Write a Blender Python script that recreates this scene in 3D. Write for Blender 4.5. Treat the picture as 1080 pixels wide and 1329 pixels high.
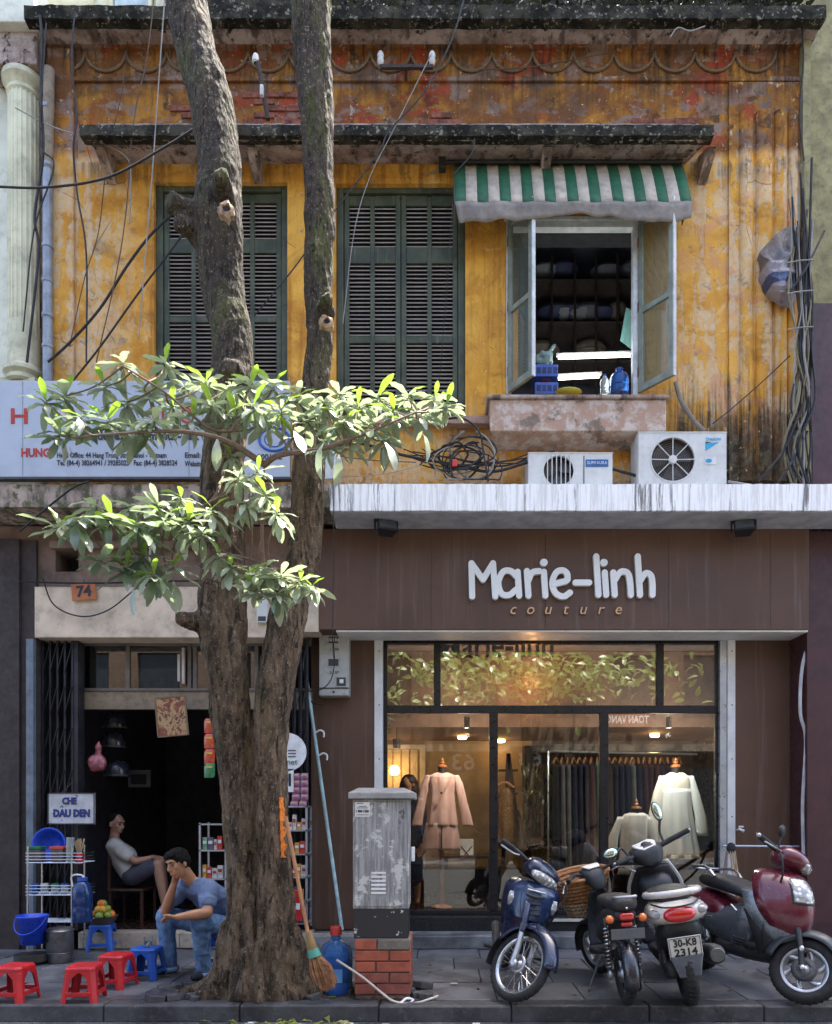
import bpy, bmesh, math, random
from mathutils import Vector, Matrix, Euler, noise as mnoise
R = math.radians
PI = math.pi
random.seed(7)
for o in list(bpy.data.objects): bpy.data.objects.remove(o)
scn = bpy.context.scene
col = scn.collection
# ---------------------------------------------------------------- camera, sky, sun, exposure
F, CAMY, CAMZ, VX, VY = 975.0, -7.5, 1.4, 570.0, 1050.0
cd = bpy.data.cameras.new('camera'); cam = bpy.data.objects.new('camera', cd); col.objects.link(cam)
cam.location = (0, CAMY, CAMZ); cam.rotation_euler = (R(90), 0, 0)
cd.sensor_fit = 'HORIZONTAL'; cd.sensor_width = 36; cd.lens = 36 * F / 1080
cd.shift_x = -(VX - 540) / 1080; cd.shift_y = (VY - 664.5) / 1080
cd.clip_start = .05; cd.clip_end = 800
scn.camera = cam
SUN_EL, SUN_AZ = 70, 38          # azimuth: 0 = behind the house (+Y), positive = towards +X
w = bpy.data.worlds.new('World'); scn.world = w; w.use_nodes = True
wn = w.node_tree.nodes; wn.clear()
sky = wn.new('ShaderNodeTexSky'); sky.sky_type = 'NISHITA'; sky.sun_disc = False
sky.sun_elevation = R(SUN_EL); sky.sun_rotation = R(SUN_AZ); sky.dust_density = 4.0; sky.air_density = .8; sky.ozone_density = .5
bg = wn.new('ShaderNodeBackground'); bg.inputs[1].default_value = .15
wo = wn.new('ShaderNodeOutputWorld')
w.node_tree.links.new(sky.outputs[0], bg.inputs[0]); w.node_tree.links.new(bg.outputs[0], wo.inputs[0])
sl = bpy.data.lights.new('sun', 'SUN'); sl.energy = 4.5; sl.angle = R(.5); sl.color = (1, .95, .86)
so = bpy.data.objects.new('sun', sl); col.objects.link(so)
sd = Vector((math.sin(R(SUN_AZ)) * math.cos(R(SUN_EL)), math.cos(R(SUN_AZ)) * math.cos(R(SUN_EL)), math.sin(R(SUN_EL))))
so.rotation_euler = sd.to_track_quat('Z', 'Y').to_euler(); so.location = (0, 0, 20)
scn.view_settings.view_transform = 'Standard'; scn.view_settings.look = 'None'
scn.view_settings.gamma = 1; scn.view_settings.use_curve_mapping = False
scn.view_settings.exposure = 2.45
# ---------------------------------------------------------------- helpers
def X(px, Y=0): return (px - VX) * (Y - CAMY) / F
def Z(py, Y=0): return CAMZ + (VY - py) * (Y - CAMY) / F
def P(px, py, Y=0): return Vector((X(px, Y), Y, Z(py, Y)))
def lin(c):
    if isinstance(c, str):
        c = [int(c[i:i + 2], 16) / 255 for i in (0, 2, 4)]
        c = [x / 12.92 if x <= .04045 else ((x + .055) / 1.055) ** 2.4 for x in c]
    return (c[0], c[1], c[2], 1)
WM = {}
def thing(name, label, cat, loc=(0, 0, 0), rot=(0, 0, 0), group=None):
    o = bpy.data.objects.new(name, None); col.objects.link(o); o.empty_display_size = .1
    o.location = loc; o.rotation_euler = rot
    WM[o] = Matrix.Translation(Vector(loc)) @ Euler(rot).to_matrix().to_4x4()
    tag(o, label, cat, group); return o
def tag(o, label=None, cat=None, group=None, kind=None):
    if label: o['label'] = label
    if cat: o['category'] = cat
    if group: o['group'] = group
    if kind: o['kind'] = kind
    return o
class MB:
    def __init__(s): s.v = []; s.f = []; s.m = []; s.mi = 0; s.T = None
    def add(s, vs, fs):
        n = len(s.v)
        if s.T is not None: vs = [s.T @ Vector(p) for p in vs]
        s.v += [tuple(p) for p in vs]; s.f += [tuple(i + n for i in f) for f in fs]; s.m += [s.mi] * len(fs); return s
    def box(s, x0, x1, y0, y1, z0, z1):
        v = [(x, y, z) for x in (x0, x1) for y in (y0, y1) for z in (z0, z1)]
        return s.add(v, [(0, 1, 3, 2), (4, 6, 7, 5), (0, 4, 5, 1), (2, 3, 7, 6), (0, 2, 6, 4), (1, 5, 7, 3)])
    def cbox(s, c, d, rot=None):
        x, y, z = [k / 2 for k in d]
        v = [Vector((a, b, e)) for a in (-x, x) for b in (-y, y) for e in (-z, z)]
        if rot is not None: v = [rot @ p for p in v]
        return s.add([p + Vector(c) for p in v], [(0, 1, 3, 2), (4, 6, 7, 5), (0, 4, 5, 1), (2, 3, 7, 6), (0, 2, 6, 4), (1, 5, 7, 3)])
    def bar(s, a, b, wd, ht, up=(0, 0, 1)):      # rectangular bar from a to b
        a, b = Vector(a), Vector(b); d = (b - a); L = d.length; d.normalize(); u = Vector(up)
        if abs(d.dot(u)) > .98: u = Vector((0, 1, 0))
        sx = d.cross(u).normalized(); u = sx.cross(d)
        v = []
        for p in (a, b):
            for i, j in ((-1, -1), (1, -1), (1, 1), (-1, 1)): v.append(p + sx * i * wd / 2 + u * j * ht / 2)
        return s.add(v, [(3, 2, 1, 0), (4, 5, 6, 7), (0, 1, 5, 4), (1, 2, 6, 5), (2, 3, 7, 6), (3, 0, 4, 7)])
    def tube(s, pts, r, n=8, cap=True, sc=None):
        pts = [Vector(p) for p in pts]; k = len(pts)
        rs = r if isinstance(r, (list, tuple)) else [r] * k
        vs = []; fs = []; up = None
        for i, p in enumerate(pts):
            d = (pts[min(i + 1, k - 1)] - pts[max(i - 1, 0)])
            if d.length < 1e-9: d = Vector((0, 0, 1))
            d.normalize()
            if up is None:
                up = Vector((0, 0, 1)) if abs(d.z) < .9 else Vector((0, 1, 0))
            sx = d.cross(up)
            if sx.length < 1e-6: sx = d.orthogonal()
            sx.normalize(); up = sx.cross(d).normalized()
            for j in range(n):
                a = 2 * PI * j / n
                vs.append(p + (sx * math.cos(a) * (sc[0] if sc else 1) + up * math.sin(a) * (sc[1] if sc else 1)) * rs[i])
        for i in range(k - 1):
            for j in range(n):
                a = i * n + j; b = i * n + (j + 1) % n
                fs.append((a, b, b + n, a + n))
        if cap: fs.append(tuple(range(n))[::-1]); fs.append(tuple(range((k - 1) * n, k * n)))
        return s.add(vs, fs)
    def lathe(s, prof, c=(0, 0, 0), n=20, axis='Z', a0=0, a1=2 * PI):
        c = Vector(c); vs = []; fs = []; k = len(prof); full = abs(a1 - a0 - 2 * PI) < 1e-6; m = n if full else n + 1
        for r, h in prof:
            for j in range(m):
                a = a0 + (a1 - a0) * j / n; x, y = r * math.cos(a), r * math.sin(a)
                vs.append(c + (Vector((x, y, h)) if axis == 'Z' else Vector((x, h, y)) if axis == 'Y' else Vector((h, x, y))))
        for i in range(k - 1):
            for j in range(n):
                a = i * m + j; b = i * m + (j + 1) % m
                fs.append((a, b, b + m, a + m) if axis != 'Y' else (a + m, b + m, b, a))
        return s.add(vs, fs)
    def prism(s, poly, y0, y1, plane='XZ'):      # polygon extruded along Y (XZ), Z (XY) or X (YZ)
        n = len(poly); f = {'XZ': lambda p, h: (p[0], h, p[1]), 'XY': lambda p, h: (p[0], p[1], h), 'YZ': lambda p, h: (h, p[0], p[1])}[plane]
        v = [f(p, y0) for p in poly] + [f(p, y1) for p in poly]
        fs = [tuple(range(n)), tuple(range(2 * n - 1, n - 1, -1))] + [(i, i + n, (i + 1) % n + n, (i + 1) % n) for i in range(n)]
        return s.add(v, fs)
    def quad(s, a, b, c, d): return s.add([a, b, c, d], [(0, 1, 2, 3)])
    def grid(s, fn, nu, nv, closeu=False):
        v = [fn(i / nu, j / nv) for j in range(nv + 1) for i in range(nu + (0 if closeu else 1))]
        m = nu if closeu else nu + 1; fs = []
        for j in range(nv):
            for i in range(nu):
                a = j * m + i; b = j * m + (i + 1) % m; fs.append((a, b, b + m, a + m))
        return s.add(v, fs)
    def ball(s, c, r, n=12, m=8, rot=None):
        r = r if isinstance(r, (tuple, list)) else (r, r, r)
        def fn(u, v):
            a = u * 2 * PI; t = (v - .5) * PI * .998
            p = Vector((r[0] * math.cos(t) * math.cos(a), r[1] * math.cos(t) * math.sin(a), r[2] * math.sin(t)))
            if rot is not None: p = rot @ p
            return p + Vector(c)
        return s.grid(fn, n, m, True)
    def loft(s, secs, n=16, cap=True, ex=2.6):
        # secs: (center, half_width, half_height, tilt) sections in the local YZ plane, x forward; tilt about Y
        k = len(secs); vs = []; fs = []
        for q in secs:
            c, hw, hh = Vector(q[0]), q[1], q[2]; t = R(q[3]) if len(q) > 3 else 0; e = q[4] if len(q) > 4 else ex
            m = Matrix.Rotation(t, 3, 'Y')
            for j in range(n):
                a = 2 * PI * (j + .5) / n; ca, sa = math.cos(a), math.sin(a)
                y = hw * math.copysign(abs(ca) ** (2 / e), ca); z = hh * math.copysign(abs(sa) ** (2 / e), sa)
                vs.append(c + m @ Vector((0, y, z)))
        for i in range(k - 1):
            for j in range(n):
                a = i * n + j; b = i * n + (j + 1) % n; fs.append((a, b, b + n, a + n))
        if cap: fs.append(tuple(range(n))[::-1]); fs.append(tuple(range((k - 1) * n, k * n)))
        return s.add(vs, fs)
    def mesh(s, name):
        me = bpy.data.meshes.new(name); me.from_pydata(s.v, [], s.f); me.polygons.foreach_set('material_index', s.m); me.update()
        b = bmesh.new(); b.from_mesh(me); bmesh.ops.recalc_face_normals(b, faces=b.faces); b.to_mesh(me); b.free()
        return me
    def build(s, name, mats, parent=None, smooth=False, bevel=0, sub=0, local=False, solid=0, label=None, nrm=True):
        return put(s.mesh(name), name, mats, parent, smooth, bevel, sub, local, solid, label)
def put(me, name, mats, parent=None, smooth=False, bevel=0, sub=0, local=False, solid=0, label=None):
    o = bpy.data.objects.new(name, me); col.objects.link(o)
    for m in (mats if isinstance(mats, (list, tuple)) else [mats]): me.materials.append(m)
    if parent is not None:
        o.parent = parent; WM[o] = WM[parent].copy()
        if not local: me.transform(WM[parent].inverted())
    else: WM[o] = Matrix.Identity(4)
    if smooth:
        me.polygons.foreach_set('use_smooth', [True] * len(me.polygons))
        if smooth != 'all':
            bm = bmesh.new(); bm.from_mesh(me)
            for e in bm.edges:
                if len(e.link_faces) == 2 and e.calc_face_angle(0) > R(40): e.smooth = False
            bm.to_mesh(me); bm.free()
    if solid:
        m = o.modifiers.new('solid', 'SOLIDIFY'); m.thickness = solid; m.offset = 0
    if bevel:
        m = o.modifiers.new('bevel', 'BEVEL'); m.width = bevel; m.segments = 2; m.limit_method = 'ANGLE'; m.angle_limit = R(35)
    if sub:
        m = o.modifiers.new('sub', 'SUBSURF'); m.levels = sub; m.render_levels = sub
    if label: o['label'] = label
    me.update(); return o
def inst(me, name, parent, loc, rot=(0, 0, 0), sc=(1, 1, 1)):       # shares mesh data, local coordinates of the parent
    o = bpy.data.objects.new(name, me); col.objects.link(o); o.parent = parent; o.location = loc
    if isinstance(rot, (Matrix,)): o.rotation_euler = rot.to_euler()
    else: o.rotation_euler = rot
    o.scale = sc if isinstance(sc, (tuple, list)) else (sc, sc, sc); WM[o] = (WM[parent] if parent else Matrix.Identity(4)) @ Matrix.LocRotScale(Vector(loc), o.rotation_euler, o.scale); return o
def msh(mb, name, mats, smooth=False):                              # bare mesh datablock for instancing
    me = mb.mesh(name)
    for m in (mats if isinstance(mats, (list, tuple)) else [mats]): me.materials.append(m)
    if smooth: me.polygons.foreach_set('use_smooth', [True] * len(me.polygons))
    return me
def copy_tree(o, parent=None):
    c = o.copy(); col.objects.link(c); c.parent = parent; WM[c] = WM[o].copy()
    for ch in list(o.children): copy_tree(ch, c)
    return c
def remesh(mb, voxel=.02, smooth=3, disp=None):                     # fuse overlapping closed shapes to one skin
    me = mb.mesh('tmp'); o = bpy.data.objects.new('tmp', me); col.objects.link(o)
    m = o.modifiers.new('r', 'REMESH'); m.mode = 'VOXEL'; m.voxel_size = voxel
    if smooth:
        m2 = o.modifiers.new('s', 'SMOOTH'); m2.iterations = smooth; m2.factor = .5
    dg = bpy.context.evaluated_depsgraph_get(); dg.update()
    n = bpy.data.meshes.new_from_object(o.evaluated_get(dg)); bpy.data.objects.remove(o); bpy.data.meshes.remove(me)
    if disp:
        ns = [v.normal.copy() for v in n.vertices]
        for v, nn in zip(n.vertices, ns): v.co = v.co + nn * disp(v.co, nn)
        n.update()
    return n
def capsule(mb, a, b, ra, rb, n=14, sc=None):
    a, b = Vector(a), Vector(b); d = (b - a).normalized()
    pts = []; rs = []
    for t in (-90, -60, -30, 0): pts.append(a + d * ra * math.sin(R(t))); rs.append(max(ra * math.cos(R(t)), ra * .02))
    for t in (0, 30, 60, 90): pts.append(b + d * rb * math.sin(R(t))); rs.append(max(rb * math.cos(R(t)), rb * .02))
    return mb.tube(pts, rs, n, True, sc)
def chain(mb, pts, rs, n=14, sc=None):
    for i in range(len(pts) - 1): capsule(mb, pts[i], pts[i + 1], rs[i], rs[i + 1], n, sc)
    return mb
def spline(pts, n=8):
    pts = [Vector(p) for p in pts]; out = []
    q = [pts[0] * 2 - pts[1]] + pts + [pts[-1] * 2 - pts[-2]]
    for i in range(1, len(q) - 2):
        for k in range(n):
            t = k / n; a, b, c, d = q[i - 1], q[i], q[i + 1], q[i + 2]
            out.append(.5 * ((2 * b) + (c - a) * t + (2 * a - 5 * b + 4 * c - d) * t * t + (3 * b - a - 3 * c + d) * t ** 3))
    out.append(pts[-1]); return out
def wall_holes(mb, x0, x1, z0, z1, y0, y1, holes=()):
    xs = sorted({x0, x1, *[h[i] for h in holes for i in (0, 1)]}); zs = sorted({z0, z1, *[h[i] for h in holes for i in (2, 3)]})
    xs = [x for x in xs if x0 <= x <= x1]; zs = [z for z in zs if z0 <= z <= z1]
    def solid(i, j):
        if i < 0 or j < 0 or i >= len(xs) - 1 or j >= len(zs) - 1: return False
        cx, cz = (xs[i] + xs[i + 1]) / 2, (zs[j] + zs[j + 1]) / 2
        return not any(h[0] < cx < h[1] and h[2] < cz < h[3] for h in holes)
    for i in range(len(xs) - 1):
        for j in range(len(zs) - 1):
            if not solid(i, j): continue
            a, b, c, d = xs[i], xs[i + 1], zs[j], zs[j + 1]
            mb.quad((a, y0, c), (b, y0, c), (b, y0, d), (a, y0, d)); mb.quad((a, y1, d), (b, y1, d), (b, y1, c), (a, y1, c))
            if not solid(i - 1, j): mb.quad((a, y0, c), (a, y0, d), (a, y1, d), (a, y1, c))
            if not solid(i + 1, j): mb.quad((b, y0, d), (b, y0, c), (b, y1, c), (b, y1, d))
            if not solid(i, j - 1): mb.quad((b, y0, c), (a, y0, c), (a, y1, c), (b, y1, c))
            if not solid(i, j + 1): mb.quad((a, y0, d), (b, y0, d), (b, y1, d), (a, y1, d))
    return mb
# ---------------------------------------------------------------- material helpers
class NT:
    def __init__(s, name):
        s.m = bpy.data.materials.new(name); s.m.use_nodes = True; s.t = s.m.node_tree; s.n = s.t.nodes; s.n.clear()
        s.out = s.n.new('ShaderNodeOutputMaterial'); s.b = s.n.new('ShaderNodeBsdfPrincipled'); s.l(s.b.outputs[0], s.out.inputs[0])
        s.tc = s.n.new('ShaderNodeTexCoord'); s.o = s.tc.outputs['Object']; s._xyz = None
    def l(s, a, b): s.t.links.new(a, b)
    def put(s, inp, v):
        if isinstance(v, bpy.types.NodeSocket): s.l(v, inp)
        elif v is not None: inp.default_value = v
    def xyz(s):
        if not s._xyz:
            n = s.n.new('ShaderNodeSeparateXYZ'); s.l(s.o, n.inputs[0]); s._xyz = n.outputs
        return s._xyz
    def scale(s, sc, vec=None):
        n = s.n.new('ShaderNodeMapping'); s.l(vec or s.o, n.inputs[0]); n.inputs['Scale'].default_value = sc; return n.outputs[0]
    def noise(s, sc, det=4, rough=.55, vec=None, dist=0):
        n = s.n.new('ShaderNodeTexNoise'); s.l(vec or s.o, n.inputs['Vector']); n.inputs['Scale'].default_value = sc
        n.inputs['Detail'].default_value = det; n.inputs['Roughness'].default_value = rough; n.inputs['Distortion'].default_value = dist; return n.outputs[0]
    def vor(s, sc, vec=None, feat='F1', out=0):
        n = s.n.new('ShaderNodeTexVoronoi'); n.feature = feat; s.l(vec or s.o, n.inputs['Vector']); n.inputs['Scale'].default_value = sc; return n.outputs[out]
    def rng(s, v, a, b, c=0, d=1, smooth=True):
        n = s.n.new('ShaderNodeMapRange'); s.put(n.inputs[0], v); n.interpolation_type = 'SMOOTHSTEP' if smooth else 'LINEAR'
        for i, k in enumerate((a, b, c, d)): n.inputs[i + 1].default_value = k
        return n.outputs[0]
    def math(s, op, a, b=0.):
        n = s.n.new('ShaderNodeMath'); n.operation = op; s.put(n.inputs[0], a); s.put(n.inputs[1], b); return n.outputs[0]
    def mix(s, f, a, b, mode='MIX'):
        n = s.n.new('ShaderNodeMix'); n.data_type = 'RGBA'; n.blend_type = mode; s.put(n.inputs[0], f)
        s.put(n.inputs[6], lin(a) if isinstance(a, (str, tuple)) else a); s.put(n.inputs[7], lin(b) if isinstance(b, (str, tuple)) else b); return n.outputs[2]
    def bump(s, h, st=.3, dist=.01, prev=None):
        n = s.n.new('ShaderNodeBump'); n.inputs['Strength'].default_value = st; n.inputs['Distance'].default_value = dist; s.l(h, n.inputs['Height'])
        if prev: s.l(prev, n.inputs['Normal'])
        return n.outputs[0]
    def set(s, **k):
        for a, v in k.items():
            nm = {'col': 'Base Color', 'rough': 'Roughness', 'metal': 'Metallic', 'nrm': 'Normal', 'ior': 'IOR', 'trans': 'Transmission Weight', 'coat': 'Coat Weight', 'alpha': 'Alpha', 'em': 'Emission Color', 'ems': 'Emission Strength', 'spec': 'Specular IOR Level', 'sheen': 'Sheen Weight', 'crough': 'Coat Roughness'}[a]
            s.put(s.b.inputs[nm], lin(v) if a in ('col', 'em') and isinstance(v, (str, tuple)) else v)
        return s.m
_mc = {}
def M(name, c, rough=.55, metal=0, var=.25, sc=6, bump=.15, bsc=60, coat=0, dirt=0, spec=.5, bd=.004):
    if name in _mc: return _mc[name]
    t = NT(name); c = lin(c); a = t.noise(sc, 5, .6)
    dk = tuple(x * (1 - var) for x in c[:3]); lt = tuple(min(1, x * (1 + var * .6)) for x in c[:3])
    cc = t.mix(t.rng(a, .3, .7), dk, lt)
    if dirt: cc = t.mix(t.math('MULTIPLY', t.rng(t.noise(sc * 2.3, 7, .7), .45, .7), dirt), cc, (.05, .042, .033))
    rr = t.rng(t.noise(sc * 3, 4), .3, .7, max(0, rough - .1), min(1, rough + .12))
    t.set(col=cc, rough=rr, metal=metal, coat=coat, spec=spec, crough=.08)
    if bump: t.set(nrm=t.bump(t.noise(bsc, 4, .6), bump, bd))
    _mc[name] = t.m; return t.m
def text(s, size, mat, parent, center, rotz=0, ext=.0015, width=None, name='lettering', shear=0, thick=0, rotx=90, label=None, flip=False, local=False, M4=None, align='CENTER', spacing=1):
    cu = bpy.data.curves.new('t', 'FONT'); cu.body = s; cu.size = size; cu.extrude = ext; cu.align_x = align; cu.align_y = 'CENTER'; cu.shear = shear; cu.offset = thick; cu.resolution_u = 2; cu.space_character = spacing
    o = bpy.data.objects.new('t', cu); col.objects.link(o); dg = bpy.context.evaluated_depsgraph_get(); dg.update()
    me = bpy.data.meshes.new_from_object(o.evaluated_get(dg)); bpy.data.objects.remove(o); bpy.data.curves.remove(cu); me.materials.clear()
    xs = [v.co.x for v in me.vertices]
    if not xs: return None
    if width:
        k = width / (max(xs) - min(xs)); me.transform(Matrix.Diagonal((k, 1, 1, 1)))
    if M4 is None: M4 = Matrix.Translation(Vector(center)) @ Matrix.Rotation(R(rotz), 4, 'Y') @ Matrix.Rotation(R(rotx), 4, 'X')
    me.transform(M4)
    return put(me, name, mat, parent, local=local, label=label)
# ================================================================ GROUND
KY = -2.14                                   # front edge of the kerb
def mat_paving(name, a, b, seed=0):
    t = NT(name); n1 = t.noise(2.2, 6, .65); n2 = t.noise(14, 6, .7); n3 = t.vor(5)
    c = t.mix(t.rng(n1, .35, .68), a, b); c = t.mix(t.rng(n2, .5, .75, 0, .6), c, (.16, .16, .155)); c = t.mix(t.rng(t.noise(38, 3), .62, .75, 0, .8), c, (.012, .012, .012))
    return t.set(col=c, rough=t.rng(n1, .3, .7, .32, .62), nrm=t.bump(t.math('ADD', t.math('MULTIPLY', n2, .6), t.noise(90, 3)), .5, .006), spec=.5)
m_pave = mat_paving('slate_paving', (.058, .062, .07), (.135, .14, .152))
m_pave2 = mat_paving('slate_paving_worn', (.075, .077, .083), (.17, .172, .178))
m_kerb = mat_paving('kerb_granite', (.035, .035, .037), (.09, .09, .092))
t = NT('asphalt'); n = t.noise(3, 6, .7); c = t.mix(t.rng(n, .3, .7), (.035, .035, .037), (.075, .073, .07))
m_road = t.set(col=c, rough=.8, nrm=t.bump(t.vor(160), .7, .006))
t = NT('soil'); c = t.mix(t.rng(t.noise(12, 7, .7), .35, .7), (.02, .016, .012), (.09, .075, .055)); m_soil = t.set(col=c, rough=.95, nrm=t.bump(t.noise(40, 6), 1, .02))
road = MB().grid(lambda u, v: (-30 + 60 * u, -10.5 + 8.4 * v, -.135 + .006 * math.sin(u * 60) * math.sin(v * 9)), 60, 12).build('road', m_road); tag(road, kind='structure')
ground = MB().grid(lambda u, v: (-250 + 500 * u, -250 + 500 * v, -.17), 20, 20).build('ground', m_road); tag(ground, kind='structure')
# pavement: mortar bed with individual slabs
bed = MB().box(-9, 9, KY + .16, .0, -.16, -.014).build('pavement', M('mortar', (.03, .03, .03), .9, bump=.6)); tag(bed, kind='structure')
rnd = random.Random(3)
pit = (-1.9, -1.02, -2.0, -1.45)
ybs = [-.002, -.46, -.93, -1.42, -1.98]
for r_ in range(4):
    y1, y0 = ybs[r_], ybs[r_ + 1]; x = -6 + rnd.random() * .5
    while x < 6.2:
        wd = .62 + rnd.uniform(-.05, .05)
        if not (r_ == 3 and x + wd > pit[0] and x < pit[1] + .55):
            b = MB(); g = .005
            c0 = [rnd.uniform(-.004, .003) for _ in range(4)]
            zt = rnd.uniform(-.003, .002)
            v = [(x + g, y0 + g, zt + c0[0]), (x + wd - g, y0 + g, zt + c0[1]), (x + wd - g, y1 - g, zt + c0[2]), (x + g, y1 - g, zt + c0[3])]
            b.add([(p[0], p[1], -.03) for p in v] + v, [(0, 1, 5, 4), (1, 2, 6, 5), (2, 3, 7, 6), (3, 0, 4, 7), (4, 5, 6, 7)])
            o = b.build('paving_slab', m_pave if rnd.random() < .7 else m_pave2, bed, bevel=.004)
        x += wd
kb = MB().box(-9, 9, KY + .02, KY + .15, -.16, -.03).build('kerb', m_kerb); tag(kb, kind='structure')
x = -6.0
while x < 6.2:
    wd = rnd.choice([.95, .8, 1.05]) + rnd.uniform(-.05, .05); z = rnd.uniform(-.006, .003)
    b = MB().box(x + .004, x + wd - .004, KY + rnd.uniform(-.004, .004), KY + .157, -.13, z)
    b.build('kerb_stone', m_kerb, kb, bevel=.014)
    x += wd
gut = MB().box(-9, 9, KY - .34, KY - .006, -.16, -.118).build('gutter', m_kerb); tag(gut, kind='structure')
# tree pit
rr_ = random.Random(5)
soil = MB().grid(lambda u, v: (pit[0] - .0 + (pit[1] + .6 - pit[0]) * u, -1.99 + .58 * v, -.03 + .085 * max(0, math.sin(PI * u)) * (.45 + .55 * math.sin(PI * v)) + .018 * mnoise.noise((u * 19, v * 8, 1))), 60, 20).build('soil', m_soil, smooth=True); tag(soil, kind='structure')
for i in range(26):
    px = rnd.choice([rnd.uniform(195, 262), rnd.uniform(440, 560), rnd.uniform(200, 450)]); y = rnd.uniform(-2.02, -1.6)
    c = Vector((X(px, y), y, .015)); s = rnd.uniform(.03, .1)
    rt = Euler((rnd.uniform(-.2, .2), rnd.uniform(-.2, .2), rnd.uniform(0, 3))).to_matrix()
    pl = [(math.cos(a) * s * rnd.uniform(.7, 1.3), math.sin(a) * s * rnd.uniform(.7, 1.2)) for a in [k * PI / 3 for k in range(6)]]
    b = MB().prism(pl, -.02, .02 + s * .15, 'XY'); b.v = [tuple(rt @ Vector(p) + c) for p in b.v]
    o = b.build('broken_paving_stone', m_kerb, bed, bevel=.006)
# ================================================================ PLASTER / FACADE MATERIALS
def facade_mat(name, kind):
    t = NT(name); o = t.o; xx, yy, zz = t.xyz()
    big = t.noise(.9, 5, .6); mid = t.noise(3.3, 7, .62, dist=.4); fine = t.noise(17, 7, .65); drip = t.noise(1, 6, .6, vec=t.scale((7.5, 1, .55))); drip2 = t.noise(1, 7, .65, vec=t.scale((22, 1, 1.1)))
    base = t.mix(t.rng(mid, .3, .7), (.48, .19, .020), (.76, .38, .055)); base = t.mix(t.rng(big, .35, .65, 0, .65), base, (.84, .48, .10))
    base = t.mix(t.rng(drip, .50, .66, 0, .6), base, (.30, .095, .014)); base = t.mix(t.rng(t.noise(1.1, 9, .72, dist=.9), .56, .62, 0, .65), base, (.74, .50, .22))
    # faded, washed-out limewash peeling in drips: right pilaster zone, left edge and below the windows
    right = t.rng(xx, 1.6, 2.9); left = t.rng(xx, -2.8, -3.5); low = t.rng(zz, 5.6, 4.9)
    band = t.math('MULTIPLY', t.rng(zz, 7.6, 7.1), 1.0)
    zone = t.math('MAXIMUM', t.math('MAXIMUM', right, left), t.math('MULTIPLY', low, .75))
    cream_m = t.rng(t.math('ADD', t.math('MULTIPLY', drip, .5), t.math('MULTIPLY', mid, .5)), .47, .52)
    cream = t.mix(t.rng(fine, .4, .6), (.66, .42, .2), (.6, .5, .36))
    base = t.mix(t.math('MULTIPLY', t.math('MULTIPLY', cream_m, zone), .8), base, cream)
    pink_m = t.math('MULTIPLY', t.rng(t.noise(2.1, 8, .68, dist=.7), .53, .57), t.math('MAXIMUM', t.math('MULTIPLY', right, .9), t.math('MULTIPLY', low, .55)))
    base = t.mix(t.math('MULTIPLY', pink_m, .75), base, (.60, .30, .15))
    # top band: fire-red and brown weathering, bare render, soot
    top = t.rng(zz, 7.86, 7.97, smooth=False)
    tb = t.mix(t.rng(mid, .4, .62), (.20, .065, .014), (.50, .22, .03)); tb = t.mix(t.rng(t.noise(1.6, 7, .65, dist=.5), .52, .60), tb, (.36, .05, .018))
    tb = t.mix(t.rng(t.noise(2.4, 8, .7, vec=t.scale((1, 1, 1.6))), .52, .55, 0, .9), tb, (.27, .19, .15)); tb = t.mix(t.rng(t.noise(5, 8, .7), .55, .63, 0, .85), tb, (.05, .03, .02))
    tb = t.mix(t.rng(t.noise(1.2, 9, .7, dist=.8), .44, .62, .15, .8), tb, (.11, .05, .022)); base = t.mix(top, base, tb)
    # flakes where the paint chipped to grey render
    chip = t.rng(t.noise(6.5, 8, .7, dist=.3), .615, .64); base = t.mix(t.math('MULTIPLY', chip, t.rng(big, .35, .6, .2, 1)), base, (.42, .33, .25))
    # soot and moss: low right corner, foot of the wall
    soot_z = t.rng(t.math('ADD', zz, t.math('MULTIPLY', t.math('SUBTRACT', drip2, .5), 2.4)), 5.75, 4.95)
    soot = t.math('MULTIPLY', soot_z, t.rng(t.math('ADD', xx, t.math('MULTIPLY', mid, .7)), 2.35, 2.7)); base = t.mix(t.math('MULTIPLY', soot, .95), base, t.mix(t.rng(fine, .45, .6), (.012, .013, .010), (.07, .065, .045)))
    foot = t.rng(t.math('ADD', zz, t.math('MULTIPLY', t.math('SUBTRACT', fine, .5), .5)), 4.72, 4.5); base = t.mix(t.math('MULTIPLY', foot, .85), base, (.08, .065, .05))
    crack = t.rng(t.vor(1.7, vec=t.scale((1, 1, .45), None), feat='DISTANCE_TO_EDGE'), .006, .0, 0, 1); base = t.mix(t.math('MULTIPLY', crack, t.rng(mid, .5, .6, 0, .7)), base, (.03, .02, .012))
    # soot runs below the cornice, canopy and sills; overall grime
    gr = t.rng(t.noise(1.7, 10, .74, dist=.6), .50, .66, 0, .55); base = t.mix(gr, base, (.16, .07, .022)); base = t.mix(t.rng(t.noise(30, 6, .7), .58, .72, 0, .55), base, (.20, .10, .04)); base = t.mix(t.rng(t.noise(12, 9, .75), .60, .64, 0, .7), base, (.78, .56, .28))
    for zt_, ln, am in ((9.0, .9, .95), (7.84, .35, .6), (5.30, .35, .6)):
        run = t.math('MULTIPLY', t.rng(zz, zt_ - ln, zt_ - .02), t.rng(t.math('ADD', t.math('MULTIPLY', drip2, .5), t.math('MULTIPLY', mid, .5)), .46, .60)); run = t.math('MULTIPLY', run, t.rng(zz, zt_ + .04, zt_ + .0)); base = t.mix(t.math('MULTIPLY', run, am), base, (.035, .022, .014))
    h = t.math('ADD', t.math('MULTIPLY', fine, .5), t.math('MULTIPLY', cream_m, -.35)); h2 = t.math('SUBTRACT', h, t.math('MULTIPLY', chip, .5))
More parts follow.
